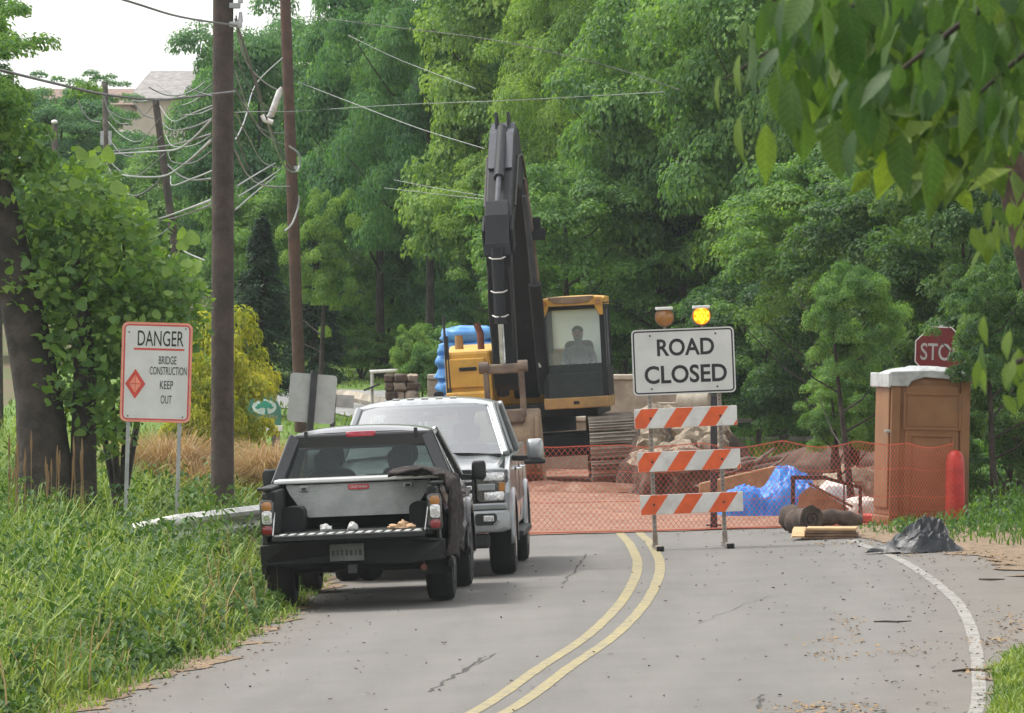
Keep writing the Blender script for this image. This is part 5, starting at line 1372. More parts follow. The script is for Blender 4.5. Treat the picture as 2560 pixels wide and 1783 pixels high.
# green arched entrance sign
gp = W(642, 1078, 104.0)
GS = thing('entrance_sign', 'green arched entrance sign with a white tree emblem on a white base', 'sign', (gp.x, 104, gz(gp.x, 104)), (0, R(.5), R(-2)))
GS.scale = (1.2, 1, 1.0); z0 = gp.z - GS.location.z
[MB().box((x_, .05, z0 / 2), (.10, .10, z0)).build('post', 'wood_grey', GS, bevel=.01) for x_ in (-.25, .25)]
MB().box((0, .0, z0 + .05), (.68, .16, .095)).build('base_rail', 'white_plain', GS, bevel=.01)
ap = [(-.32, z0 + .10), (.32, z0 + .10)] + [(.32 * math.cos(a), z0 + .30 + .32 * math.sin(a)) for a in lin(0, math.pi, 20)]
bo = MB().prism(ap, 'y', -.05, .05).build('board', 'green_sign', GS, bevel=.012)
ec = (.095, z0 + .395)
em = MB().prism([(ec[0] + .165 * math.cos(a), ec[1] + .125 * math.sin(a)) for a in lin(0, 6.283, 28)[:-1]], 'y', -.058, -.052).build('emblem', 'emblem_white', bo)
cr = MB(); rg = random.Random(4)
for (u, v, r1) in ((-.05, .02, .05), (.0, .06, .06), (.05, .03, .055), (.09, -.005, .035), (-.09, -.01, .035), (.02, .015, .05)): cr.prism([(ec[0] + u + r1 * math.cos(a), ec[1] + v + r1 * .7 * math.sin(a)) for a in lin(0, 6.283, 12)[:-1]], 'y', -.064 - rg.random() * .004, -.059)
cr.build('emblem_tree', 'emblem_green', em)
MB().prism([(ec[0] + .02, ec[1] - .01), (ec[0] + .035, ec[1] - .01), (ec[0] + .05, ec[1] - .115), (ec[0] + .005, ec[1] - .115)], 'y', -.064, -.059).build('emblem_trunk', 'emblem_green', em)
lt = MB()
for k in range(13): lt.box((-.255 + .043 * k, -.053, z0 + .225 + rg.uniform(-.006, .006)), (rg.uniform(.012, .028), .005, rg.uniform(.05, .08)))
lt.build('gold_marks', 'gold', bo)
MB().box((-.03, -.052, z0 + .135), (.50, .004, .035)).build('brown_band', 'roof_brown', bo)

# ================================================================== GUARD RAIL
gpath = [hit(318, 1352) + Vector((0, 0, .56))]
def gpt(px, py, zz):
    for Yk in range(500, 900):
        Y = Yk / 10; p = W(px, py, Y)
        if p.z - gz(p.x, Y) <= zz: return p
    return p
gpath = [gpt(318, 1348, .40), gpt(440, 1322, .55), gpt(650, 1296, .62)]
gpath += [Vector((gpath[-1].x + .35, gpath[-1].y + 4, gpath[-1].z)), Vector((gpath[-1].x + .1, gpath[-1].y + 14, gpath[-1].z))]
GRL = thing('guard_rail', 'white-grey steel guard rail sinking into the grass behind the black pickup', 'guard rail', (0, 0, 0))
wprof = [(0, .155), (.02, .13), (.075, .105), (.075, .065), (.01, .02), (.01, -.02), (.075, -.065), (.075, -.105), (.02, -.13), (0, -.155)]
rings = []
for i, p in enumerate(gpath):
    d = (gpath[min(i + 1, len(gpath) - 1)] - gpath[max(i - 1, 0)]); nr = Vector((d.y, -d.x, 0)).normalized()
    rings.append([p + nr * u + Vector((0, 0, v)) for u, v in wprof])
fine = []
for a, b in zip(rings, rings[1:]):
    for t in lin(0, 1, 6)[:-1]: fine.append([p.lerp(q, t) for p, q in zip(a, b)])
fine.append(rings[-1])
MB().loft(fine, cap=False, closed=False).build('w_beam', 'galv_worn', GRL, solid=.006, smooth=50)
for p in (gpath[1], gpath[1].lerp(gpath[2], .55), gpath[2], gpath[3]):
    g = gz(p.x, p.y); MB().box((p.x - .12, p.y, (g + p.z + .1) / 2), (.15, .15, p.z + .1 - g)).build('post', 'wood_grey', GRL, bevel=.01)
# ================================================================== SITE DEBRIS
def gobj(px, py, back=0):
    p = hit(px, py); p.y += back; p.z = gz(p.x, p.y); return p
# blue tarpaulin over a heap: crumpled sheet
def tarp(u, v):
    x = -1.0 + 2.0 * u; y = -.62 + 1.24 * v
    e = max(abs(x / .98), abs(y / .60))
    blk = .42 * max(0, 1 - e ** 9) - .10 * math.exp(-((x + .25) ** 2) / .03)
    dome = .30 * math.exp(-((x - .18) ** 2) / .16 - (y - .05) ** 2 / .14) + .10 * math.exp(-((x + .02) ** 2) / .02 - (y ** 2) / .1)
    right = 1 - .55 * smooth(.45, .95, x)
    f = fbm((x * 2.4, y * 2.4, 3)); g = 1 - abs(fbm((x * 4.5, y * 3 + 2 * blk, 8))) * 1.6; g2 = .5 + .5 * fbm((x * 6 + 3, y * 5, 5))
    k = 1 - e ** 8 if e < 1 else 0
    return (x + .05 * f + .03 * g2, y + .06 * f, max(.004, (blk + dome) * right + (.06 * f + .07 * (g - .5) + .035 * (g2 - .5)) * k))
tp_ = gobj(1945, 1290, .2)
o = MB().grid(tarp, 96, 60).build('tarpaulin', 'tarp_blue', None, smooth=60, loc=tp_, rot=(0, 0, R(4))); o.scale = (.88, .9, .92)
tag(o, 'crumpled blue tarpaulin heaped over materials behind the barricade', 'tarpaulin')
# black pipe frame standing in front of it
fr_ = thing('clothes_rack', 'black square-tube rack standing in front of the blue tarpaulin', 'rack', gobj(2070, 1316))
k_ = 16000 / fr_.location.y
X0, X1, Zt, Zr = -.46, .44, .66, .56
fm = MB(); fm.box((X0, 0, Zt / 2), (.055, .05, Zt)); fm.build('upright', 'pipe_black', fr_, bevel=.006)
MB().box((X0 + .22, 0, Zt - .02), (.46, .05, .055)).build('top_rail', 'pipe_black', fr_, bevel=.006)
MB().beam((X0 + .44, .02, Zt - .03), (X1, .3, Zr - .06), .03, .04).build('top_rail', 'pipe_black', fr_)
MB().box((X1, .3, Zr / 2 - .03), (.045, .05, Zr)).build('upright', 'pipe_black', fr_, bevel=.006)
MB().tube([(X1 - .22, .2, .55), (X1 - .22, .2, .1)], .012, 6).build('upright', 'pipe_black', fr_)
MB().tube([(X1, .3, .28), (X1 + .01, .22, .15), (X1 - .05, .1, .05)], .018, 6).build('brace', 'pipe_black', fr_)
# brown boards leaning inside the frame
o = MB().prism([(-.36, .04), (-.30, .38), (-.16, .50), (.02, .42), (.20, .30), (.36, .20), (.24, .05)], 'y', 0, .03).build('leaning_board', 'cardboard', None, bevel=.004, loc=fr_.location + Vector((-.05, .55, .02)), rot=(R(-12), 0, 0))
tag(o, 'ragged brown board leaning behind the black frame', 'board')
o = MB().beam((-.2, 0, .53), (.38, 0, .22), .03, .035).build('timber_strip', 'ply_dark', None, loc=fr_.location + Vector((-.03, .50, .02)))
tag(o, 'dark timber strip slanting across the ragged brown board', 'timber')
def sack(name, m_, px, py, r_, seed, label, back=0., cat='sack', rot=(0, 0, 0)):
    p = gobj(px, py, back)
    o = MB().ball((0, 0, r_[2] * .92), r_, 22, 14, lambda q, d: Vector((math.copysign(abs(d.x) ** .7, d.x) * r_[0], math.copysign(abs(d.y) ** .7, d.y) * r_[1], math.copysign(abs(d.z) ** .85, d.z) * r_[2])) * (1 + .22 * fbm(tuple(d * 2.0 + Vector((seed, seed, 0)))))).build(name, m_, None, smooth=60, loc=p, rot=rot)
    return tag(o, label, cat)
sack('white_sack', 'bag_white', 2105, 1290, (.33, .35, .24), 3, 'pale crumpled sack behind the black frame, left of the brown toilet', .9, 'sack', (0, R(8), 0))
sack('white_sack', 'bag_white', 2165, 1304, (.24, .3, .17), 7, 'smaller pale sack tucked against the portable toilet', .7)
sack('red_sack', 'bag_red', 2160, 1310, (.17, .15, .075), 5, 'low red sack on the ground against the portable toilet', -.1)
o = MB().ball((0, 0, .22), (.55, .6, .38), 24, 12, lambda q, d: q * (1 + .35 * fbm(tuple(d * 1.8)))).build('rubble_heap', 'rock', None, smooth=40, loc=gobj(2140, 1275, 1.2))
tag(o, 'mossy tan rubble heap behind the sacks near the toilet', 'rubble')
# brown rolls of matting
def roll(px, py, L_, r_, ang, label, seed, back=0.):
    p = gobj(px, py, back); n_ = 10
    pts = [Vector((math.cos(ang) * L_ * (t - .5), math.sin(ang) * L_ * (t - .5), r_ + .03 * math.sin(t * 7 + seed))) for t in lin(0, 1, n_)]
    t_ = thing('matting_roll', label, 'matting roll', p, group='rolls of brown matting')
    MB().tube(pts, [r_ * (1 + .12 * math.sin(k * 2.1 + seed)) for k in range(n_ + 1)], 16, wob=.06, seed=seed).build('roll', 'roll_brown', t_, smooth=60)
    sp = [(math.cos(a) * r_ * a / 16, math.sin(a) * r_ * a / 16) for a in lin(2, 15, 40)]
    e = pts[0]; d = Vector((math.cos(ang), math.sin(ang), 0)); s2 = Vector((-d.y, d.x, 0))
    MB().tube([e - d * .012 + s2 * u + Vector((0, 0, v)) for u, v in sp], .009, 5).build('spiral_end', 'pipe_black', t_)
roll(2000, 1332, .55, .155, R(118), 'thick brown matting roll lying with one end toward the camera', 1)
roll(2080, 1318, .80, .10, R(12), 'thin dark brown matting roll lying crosswise behind the plywood', 4, .25)
# plywood offcuts
p0 = gobj(2075, 1346)
ps = thing('plywood_stack', 'small stack of tan plywood sheets on the ground before the toilet', 'plywood', p0, (0, 0, R(-4)))
for k in range(4): MB().box((.02 * (k % 2), 0, .018 + .034 * k), (.66 - .02 * k, .75, .028)).build('sheet', 'plywood' if k == 3 else 'ply_dark', ps, bevel=.002, rot=(0, 0, R((k * 37 % 5) - 2)))
MB().hull([(-.46, -.40, .02), (-.30, -.40, .02), (-.30, .3, .10), (-.46, .3, .10), (-.44, -.40, .04), (-.30, -.40, .04), (-.30, .3, .13), (-.44, .3, .13)]).build('offcut', 'plywood', ps)
# long tan timber and planks to the left
p0 = W(1850, 1225, 97.0); p0.z = gz(p0.x, 97)
o = MB().prism([(-.62, .02), (.66, .22), (.66, .58), (.50, .60), (-.62, .34)], 'y', -.12, .12).build('timber_beam', 'timber', None, bevel=.02, loc=p0)
tag(o, 'long tan timber beam behind the right end of the barricade', 'timber')
MB().box((0, 0, .02), (.1, .1, .02)).build('bolt_plate', 'steel_dark', o, loc=(-.05, -.13, .25))
o = MB().tube([(-.24, 0, .09), (.0, 0, .11), (.20, 0, .13)], [.085, .095, .09], 12, wob=.05).build('short_log', 'timber', None, smooth=50, loc=W(1775, 1240, 96) * 1 + Vector((0, 0, -.05)))
o.location.z = gz(o.location.x, 96); tag(o, 'short pale log at the left end of the timber beam', 'log')
rg = random.Random(12)
LB = ['long pale branch slanting up from the debris heap', 'bent grey branch crossing low over the debris heap', 'thick grey branch lying flat on the debris heap', 'short forked grey branch at the right of the debris heap', 'thin grey branch poking left from the debris heap', 'broken pale branch at the front of the debris heap']
for k, (a, b, r_) in enumerate((((1885, 1160), (1935, 1122), .035), ((1850, 1165), (1960, 1145), .05), ((1835, 1160), (1900, 1150), .07), ((1925, 1170), (1968, 1138), .03), ((1800, 1190), (1872, 1160), .035), ((1880, 1175), (1950, 1165), .045))):
    A = W(*a, 99.0); Bq = W(*b, 99.4); m1 = A.lerp(Bq, .5) + Vector((0, 0, rg.uniform(-.04, .05)))
    tag(MB().tube([A, m1, Bq], [r_, r_ * .9, r_ * .55], 8, wob=.12, seed=k).build('fallen_branch', 'wood_grey', None, smooth=60), LB[k], 'branch', 'branches on the debris heap')
def heap(px, py, Y, r_, m_, label, name='soil_heap', seed=1, amp=.3, n=36):
    p = W(px, py, Y); p.z = gz(p.x, Y) - .05
    o = MB().ball((0, 0, 0), r_, n, n // 2, lambda q, d: Vector((q.x, q.y, max(-.02, q.z))) * (1 + amp * fbm(tuple(d * 2.2 + Vector((seed, 0, 0)))))).build(name, m_, None, smooth=50, loc=p)
    return tag(o, label, 'heap')
heap(1900, 1200, 100.2, (1.0, .8, .45), 'rock_dark', 'low dark debris heap under the fallen branches', 'debris_heap', 3)
heap(2095, 1200, 112, (1.6, 1.2, .66), 'rock_dark', 'wide dark brown soil bank behind the blue tarpaulin', 'soil_bank', 6, .12)
heap(1420, 1260, 104.5, (1.7, .9, .22), 'dirt', 'low reddish soil heap in front of the excavator tracks', 'soil_heap', 9, .2)
# rocks piled behind the barricade
rg = random.Random(21)
rocks = []
for k in range(34):
    px = 1600 + 190 * rg.random(); py = 1150 - 120 * rg.random() ** 1.6
    rocks.append((px, py, rg.uniform(.10, .24)))
rocks.sort(key=lambda q: q[1])
for k, (px, py, r_) in enumerate(rocks):
    p = W(px, py, 101.5 + (1130 - py) * .012)
    sd = rg.random() * 50
    o = MB().ball((0, 0, 0), (r_ * rg.uniform(.9, 1.5), r_ * 1.1, r_ * rg.uniform(.6, .95)), 10, 7, lambda q, d: q * (1 + .5 * fbm(tuple(d * 1.5 + Vector((sd, 0, 0)))))).build('rock', 'rock', None, smooth=25, loc=p, rot=(rg.random(), rg.random(), rg.random() * 6))
    col_ = ('left', 'middle', 'right')[min(2, int((px - 1600) / 64))]; row_ = 'above the middle board' if py > 1078 else 'at the top board' if py > 1050 else 'above the top board'
    tag(o, 'rough tan rock %s, %s part of the pile' % (row_, col_), 'rock', 'rocks piled behind the barricade, %s %s' % (col_, row_))
heap(1690, 1200, 103.4, (.75, .8, 1.0), 'rock_dark', 'earth core of the rock pile behind the barricade', 'rubble_core', 13)
# pale concrete tank on the pile under the sign
p0 = W(1742, 1006, 106)
o = MB().tube([(-.32, 0, 0), (-.28, 0, 0), (.15, 0, 0), (.20, 0, 0)], [.16, .19, .20, .165], 20).build('concrete_pipe', 'pale_concrete', None, smooth=40, loc=p0, rot=(0, 0, R(-12)))
tag(o, 'pale concrete pipe piece lying under the road closed sign', 'pipe')
MB().box((-.45, 0, -.02), (.40, .30, .035)).build('flat_slab', 'pale_concrete', o, bevel=.01)
heap(1715, 1200, 107.0, (1.1, .7, 1.32), 'rock_dark', 'tall dark earth mound carrying the concrete pipe piece', 'earth_mound', 17, .15)
# crumpled black fabric at the right verge
bgp = gobj(2305, 1382, .2)
def blackbag(u, v):
    a = 2 * math.pi * u; x = math.cos(a) * v * .46; y = math.sin(a) * v * .40
    h_ = max(0, 1 - v ** 3) * (.14 + .20 * math.exp(-((x - .22) ** 2 + (y - .1) ** 2) / .022) + .12 * math.exp(-((x + .02) ** 2) / .02))
    f = fbm((x * 5, y * 5, 3)); g = max(0, 1 - 2.6 * abs(fbm((x * 4 + y * 2, y * 3, 11))))
    return (x + .05 * f - (.14 if (u > .45 and u < .55 and v > .9) else 0), y + .05 * f, h_ + .07 * f * (1 - v * .5) + .10 * g * (1 - v ** 4) + .01)
o = MB().grid(blackbag, 54, 20).build('plastic_sheet', 'black_fabric', None, smooth=45, loc=bgp)
tag(o, 'crumpled black plastic sheet lying on the verge in front of the toilet', 'plastic sheet')

# ================================================================== BRIDGE WALLS, STONE PIER, RUIN
def parapet(px0, px1, py, Y, label, m_='concrete'):
    a, b = W(px0, py, Y), W(px1, py, Y); g = gz((a.x + b.x) / 2, Y) - .1
    t_ = thing('bridge_parapet', label, 'wall', ((a.x + b.x) / 2, Y, g)); L_ = b.x - a.x; h_ = a.z - g
    n_ = max(1, round(L_ / 1.2))
    for k in range(n_):
        MB().box((-L_/2 + L_ * (k + .5) / n_, 0, h_ / 2 - .04), (L_ / n_ - .015, .45, h_ - .10)).build('wall_block', m_, t_, bevel=.02)
        MB().box((-L_/2 + L_ * (k + .5) / n_, -.02, h_ - .035), (L_ / n_ - .008, .52, .10)).build('coping', 'pale_concrete', t_, bevel=.025)
parapet(1068, 1260, 938, 119.0, 'tan concrete bridge parapet left of the excavator')
parapet(1262, 1498, 1042, 119.5, 'low concrete wall added to darken the gap beneath the excavator')  # added wall, fills the gap under the machine so it reads dark
parapet(1500, 1700, 938, 118.0, 'tan concrete bridge parapet right of the excavator cab')
sp_ = W(1005, 935, 117.5); g = gz(sp_.x, 117.5) - .1
PR = thing('stone_pier', 'rough dark stone bridge pier left of the excavator', 'pier', (sp_.x, 117.5, g)); h_ = sp_.z - g
rg = random.Random(31)
MB().box((0, .1, h_ / 2), (.42, .5, h_ - .1)).build('core', 'rock_dark', PR)
z = 0.
while z < h_ - .05:
    ch = min(rg.uniform(.14, .24), h_ - z); x = -.31 + rg.uniform(-.03, .03)
    while x < .28:
        cw = rg.uniform(.14, .28); sd = rg.random() * 40
        MB().ball((x + cw / 2, -.12 + rg.uniform(-.05, .04), z + ch / 2), (cw * .54, .22, ch * .54), 10, 7, lambda q, d: Vector((math.copysign(abs(d.x) ** .5, d.x) * cw * .54, math.copysign(abs(d.y) ** .5, d.y) * .22, math.copysign(abs(d.z) ** .5, d.z) * ch * .54)) * (1 + .2 * fbm(tuple(d * 1.6 + Vector((sd, 0, 0)))))).build('stone', 'rock_dark' if rg.random() < .75 else 'rock', PR, smooth=30)
        x += cw
    z += ch
# white pipe barrier above the pier
a, b = W(924, 930, 121), W(1078, 922, 121)
BR_ = thing('pipe_barrier', 'white horizontal pipe barrier across the bridge end near the stone pier', 'barrier', (a.x, 121, gz(a.x, 121)))
o_ = BR_.location.copy()
MB().tube([a - o_, b - o_], .035, 10).build('rail', 'white_plain', BR_, smooth=60)
for q in (a.lerp(b, .04), a.lerp(b, .96)): MB().tube([(q.x - o_.x, 0, 0), q - o_], .03, 8).build('post', 'galv_worn', BR_)
# small ruined stone house behind the excavator
r0, r1 = W(1122, 830, 150), W(1262, 695, 150); gq = gz(r0.x, 150)
RU = thing('stone_ruin', 'tan stone ruin with a pale door among the trees behind the excavator', 'building', ((r0.x + r1.x) / 2, 150, gq))
wd = r1.x - r0.x; hw = r1.z - gq
MB().prism([(-wd/2, 0), (wd/2, 0), (wd/2, hw - .1), (wd/2 - .25, hw), (wd/2 - .6, hw - .05), (.15, hw - .7), (-wd/2 + .2, hw - .75), (-wd/2, hw - 1.0)], 'y', 0, .5).build('wall', 'stone_wall', RU, bevel=.03)
MB().box((-.28, -.03, hw * .32), (.34, .08, hw * .64)).build('door', 'white_door', RU, bevel=.01)
rg = random.Random(77)
for k in range(70):
    x = -wd/2 + .1 + (wd - .2) * rg.random(); z = gq * 0 + hw * rg.random() * .95
    if -.5 < x < -.06 or (x < .15 and z > hw - .9): continue
    MB().box((x, -.01, z), (rg.uniform(.12, .24), .09, rg.uniform(.07, .12))).build('stone', rg.choice(('stone_wall', 'rock', 'pale_concrete')), RU, bevel=.015)
# post and rail fence in front of the woods at right
FR = thing('rail_fence', 'dark timber post-and-rail fence at the foot of the woods', 'fence', W(1935, 1125, 128) * 1)
FR.location.z = gz(FR.location.x, 128)
xs_ = [-2.0, 0, 1.32, 2.7, 4.1]
for x in xs_: MB().box((x, 0, .5), (.13, .12, 1.25)).build('post', 'dark_wood', FR, bevel=.01)
for a, b in zip(xs_, xs_[1:]):
    for z in (.35, .70, 1.0): MB().box(((a + b) / 2, -.07, z + .02 * math.sin(a * 5 + z * 9)), (b - a, .04, .09)).build('rail', 'wood_grey', FR, bevel=.008)
# cone and letter board on the lawn
p0 = hit(890, 912)
CN = thing('traffic_cone', 'small faded orange traffic cone on the lawn in front of the dark woods', 'traffic cone', p0)
MB().cyl((0, 0, .03), (0, 0, .42), .10, .025, 16).build('cone', 'cone_orange', CN, smooth=40); MB().box((0, 0, .015), (.28, .28, .03)).build('base', 'cone_orange', CN); MB().cyl((0, 0, .24), (0, 0, .32), .062, .048, 16).build('white_band', 'white_plain', CN, smooth=40)
p0 = hit(880, 905); p0.y += 6; p0.z = gz(p0.x, p0.y)
MBX = thing('shelf_post', 'weathered plank shelf on a post at the edge of the woods', 'post', p0)
MB().box((0, 0, .2), (.1, .1, .75)).build('post', 'wood_grey', MBX); MB().box((-.12, 0, .60), (.30, .35, .05)).build('plank', 'wood_grey', MBX); MB().box((.22, 0, .53), (.24, .35, .05)).build('plank', 'wood_grey', MBX)

# ================================================================== POLES AND WIRES
def pole(name, label, top, bot, Y, w_px, m_, up=1.5):
    a, b = W(*top, Y), W(*bot, Y); d = (a - b); a = a + d.normalized() * up
    g = gz(b.x, Y); b = b + d.normalized() * ((g - .2 - b.z) / d.normalized().z)
    t_ = thing(name, label, 'utility pole', b); r_ = w_px * Y / F / 2
    MB().tube([(b - b), (a - b) * .5, (a - b)], [r_ * 1.08, r_, r_ * .88], 18).build('shaft', m_, t_, smooth=50)
    return t_, b, a, r_
P1, b1, a1, r1_ = pole('utility_pole', 'thick dark brown utility pole standing just behind the danger sign', (558, 0), (556, 1230), 80.0, 55, 'pole_wood', 2.2)
P2, b2, a2, r2_ = pole('utility_pole', 'slim reddish utility pole leaning behind the grey sign back', (713, 0), (747, 930), 130.0, 29, 'pole_rust', 2.0)
P3, b3, a3, r3_ = pole('utility_pole', 'leaning brown pole just left of the thick pole, below the house', (389, 252), (440, 640), 165.0, 20, 'pole_wood', 0)
P4, b4, a4, r4_ = pole('utility_pole', 'slender grey-brown pole beneath the left tree tops', (262, 205), (268, 430), 175.0, 17, 'pole_grey', 0)
P5, b5, a5, r5_ = pole('utility_pole', 'short grey pole rising from the bush at far left', (137, 312), (140, 560), 170.0, 18, 'pole_grey', 0)
for (pp, bb, zz, Y, k2) in ((P1, b1, 62, 80., 1), (P1, b1, 15, 80., .8), (P2, b2, 420, 130., .9)):
    q = W(590 if pp is P1 else 742, zz, Y) - bb
    hw_ = MB(); hw_.box(q + Vector((-.03, -.05, 0)), (.22 * k2, .10, .07)); hw_.cyl(q + Vector((.06, -.05, .03)), q + Vector((.06, -.05, .16)), .035, .02, 10)
    hw_.build('insulator', 'galv', pp, bevel=.008)
for q in (W(136, 305, 169.8) - b5,): MB().ball(q, (.09, .09, .06), 12, 8).build('cap', 'white_plain', P5, smooth=50)
for dx in (-10, 10): MB().box(W(265 + dx, 345, 174.7) - b4, (.09, .06, .38)).build('cable_guard', 'galv', P4)
def wire(pts, r_, m_, label, smoothk=5, group='overhead wires'):
    P = [W(px, py, Y) for px, py, Y in pts]
    out = []
    for i in range(len(P) - 1):                    # Catmull-Rom through the points
        p0, p1, p2, p3 = P[max(i - 1, 0)], P[i], P[i + 1], P[min(i + 2, len(P) - 1)]
        for k in range(smoothk):
            t = k / smoothk
            out.append(.5 * ((2*p1) + (p2 - p0)*t + (2*p0 - 5*p1 + 4*p2 - p3)*t*t + (3*p1 - p0 - 3*p2 + p3)*t**3))
    out.append(P[-1])
    tag(MB().tube(out, r_, 6).build('overhead_wire', m_, None, smooth=60), label, 'wire', group)
wire([(-60, -110, 58), (310, 0, 68), (450, 42, 74), (592, 64, 79.6)], .013, 'cable', 'thick grey wire coming down from the top left to the thick pole')
wire([(-60, 160, 62), (130, 207, 67), (260, 236, 71), (385, 249, 75), (470, 243, 77), (587, 229, 79.5)], .015, 'cable', 'heaviest dark cable sagging across the left trees to the thick pole')
tw = 'thin wire strung through the trees'
wire([(588, 281, 80), (660, 279, 100), (745, 278, 129), (1000, 262, 128), (1300, 250, 126), (1660, 230, 124)], .007, 'cable_pale', 'long thin level wire running from the poles across the trees above the boom')
wire([(870, 88, 131), (1000, 150, 128), (1190, 222, 124)], .006, 'cable_pale', 'thin wire slanting down across the upper left tree')
wire([(745, 205, 130), (900, 265, 128), (1050, 322, 124), (1212, 372, 121)], .008, 'cable_pale', 'thin wire slanting down to pass behind the boom')
wire([(760, 40, 131), (1000, 70, 129), (1230, 100, 127), (1500, 160, 126), (1700, 225, 125)], .008, 'cable', 'faint upper wire crossing the tree tops')
wire([(985, 450, 131), (1100, 472, 127), (1212, 490, 122)], .006, 'cable_pale', 'upper of two faint short wires left of the boom')
wire([(960, 470, 131), (1090, 485, 127), (1212, 498, 122)], .006, 'cable_pale', 'lower of two faint short wires left of the boom')
wire([(590, 55, 80), (622, 150, 92), (645, 232, 104), (668, 300, 112), (700, 372, 122), (722, 412, 128), (740, 428, 129), (749, 410, 129)], .016, 'cable', 'dark twisted cable dropping from the thick pole to the slim pole')
wire([(590, 40, 80), (610, 120, 86), (640, 200, 92), (655, 250, 95)], .010, 'cable', 'short thin cable hanging right of the thick pole top')
wire([(668, 305, 112), (690, 370, 120), (715, 420, 127), (738, 430, 128.5), (748, 415, 129), (747, 385, 129), (722, 365, 129)], .020, 'cable_pale', 'pale cable loop hanging round the slim pole')
wire([(748, 490, 129), (745, 520, 129), (730, 560, 128.8), (712, 578, 128.6)], .022, 'cable_pale', 'short pale cable curving off the slim pole lower down')
wire([(530, 300, 80), (455, 368, 120), (400, 378, 150), (285, 384, 168)], .020, 'cable_pale', 'wire from the thick pole to the left, uppermost below the roof')
wire([(530, 335, 80), (420, 364, 150), (280, 378, 168)], .016, 'cable', 'dark wire running left from the thick pole behind the first')
wire([(530, 350, 80), (460, 412, 120), (405, 441, 160), (320, 440, 168), (285, 428, 170)], .024, 'cable_pale', 'pale sagging wire meeting the leaning brown pole')
wire([(405, 440, 164), (388, 462, 165), (345, 489, 166), (310, 478, 168), (275, 425, 172)], .026, 'cable', 'dark drooping loop left of the leaning brown pole')
wire([(420, 413, 164), (448, 438, 150), (480, 450, 130), (530, 447, 80)], .018, 'cable', 'drooping wire between the leaning pole and the thick pole')
wire([(530, 500, 80), (420, 540, 150), (315, 572, 160)], .020, 'cable_pale', 'upper of two pale wires low beside the danger sign bush')
wire([(530, 512, 80), (435, 545, 150), (330, 566, 160)], .014, 'cable', 'lower of two wires low beside the danger sign bush')
wire([(420, 572, 160), (385, 592, 162), (290, 601, 165)], .018, 'cable_pale', 'short pale wire above the round-leaved bush')
wire([(456, 626, 150), (480, 638, 140), (512, 651, 120)], .016, 'cable_pale', 'short pale wire end left of the thick pole')
wire([(265, 405, 172), (310, 500, 168), (365, 578, 160), (425, 642, 150)], .012, 'cable_pale', 'straight guy wire slanting down right of the slender pole')
for k, q in enumerate(([(190, 232), (205, 275), (225, 300), (252, 306)], [(258, 238), (275, 285), (297, 308), (322, 309)], [(330, 250), (350, 278), (365, 290), (385, 295)], [(372, 218), (410, 236), (450, 238), (490, 222), (512, 205)], [(330, 250), (350, 254), (385, 250)], [(465, 218), (500, 232), (530, 240)], [(455, 264), (480, 255), (500, 243)], [(460, 288), (500, 284), (532, 270)])):
    wire([(x, y, 76 + k * .3 + (20 if k > 5 else 0)) for x, y in q], .010, 'cable_pale', ['leftmost pale loop hanging from the heavy cable', 'second pale loop hanging from the heavy cable', 'third pale loop hanging from the heavy cable, nearest the house', 'long pale loop in front of the house roof', 'short pale tail on the leaning pole top', 'short pale wire crossing into the thick pole', 'small pale wire end just under the heavy cable', 'short pale wire below the heavy cable at the thick pole'][k])
for k, q in enumerate(([(592, 466, 80), (640, 436, 100), (688, 408, 127)], [(595, 492, 80), (650, 458, 105), (700, 424, 128)], [(588, 525, 80), (640, 480, 110), (690, 440, 128)], [(588, 350, 80), (612, 300, 96), (640, 210, 120), (706, 145, 129)])):
    wire(q, .011, 'cable_pale', ['uppermost of three wires rising from the thick pole to the slim pole', 'middle of three wires rising from the thick pole to the slim pole', 'lowest of three wires rising from the thick pole to the slim pole', 'pale wire angling up right between the two poles'][k])
q0, q1 = W(704, 218, 112), W(668, 296, 112)
SPC = MB().tube([q0, q0.lerp(q1, .15), q0.lerp(q1, .85) + Vector((.03, 0, -.03)), q1 + Vector((0, 0, .02))], [.02, .055, .06, .03], 12)
tag(SPC.build('splice_case', 'galv_worn', None, smooth=50), 'white tubular splice case hanging between the two poles', 'splice case')
tag(MB().tube([W(655, 288, 111.8), W(662, 300, 111.8), W(682, 306, 111.8)], [.04, .05, .045], 10).build('cable_sleeve', 'white_plain', None, smooth=50), 'small white sleeve at the lower end of the splice case', 'sleeve')

# ================================================================== FAR HOUSES
def house(label, x0, x1, Y, z_eave, z_ridge, depth, wall, roof_m, hip=.0):
    g = gz((x0 + x1) / 2, Y) - .5; t_ = thing('house', label, 'house', ((x0 + x1) / 2, Y, g)); hx = (x1 - x0) / 2; e = z_eave - g; r_ = z_ridge - g
    MB().box((0, depth / 2, e / 2), (2 * hx, depth, e)).build('wall', wall, t_)
    rf = MB(); oh = .3
    v = [(-hx - oh, -oh, e), (hx + oh, -oh, e), (hx + oh, depth + oh, e), (-hx - oh, depth + oh, e), (-hx - oh + hip, depth / 2, r_), (hx + oh - hip, depth / 2, r_)]
    rf.add(v, [(0, 1, 5, 4), (2, 3, 4, 5), (0, 4, 3), (1, 2, 5), (3, 2, 1, 0)]); rf.build('roof', roof_m, t_)
    for x in (hx * .85,):
        wn_ = MB().box((x, -.02, e - 1.6), (.9, .08, 1.3)).build('window', 'white_plain', t_); MB().box((x, -.07, e - 1.6), (.75, .03, 1.15)).build('pane', 'window', wn_)
    return t_
q0 = W(342, 246, 230); q1 = W(380, 176, 233)
house('tan house with grey roof on the hill between the poles', q0.x, q0.x + 8, 230, q0.z, q1.z, 7, 'house_wall', 'house_roof', .6)
q0 = W(60, 262, 240); q1 = W(100, 222, 243)
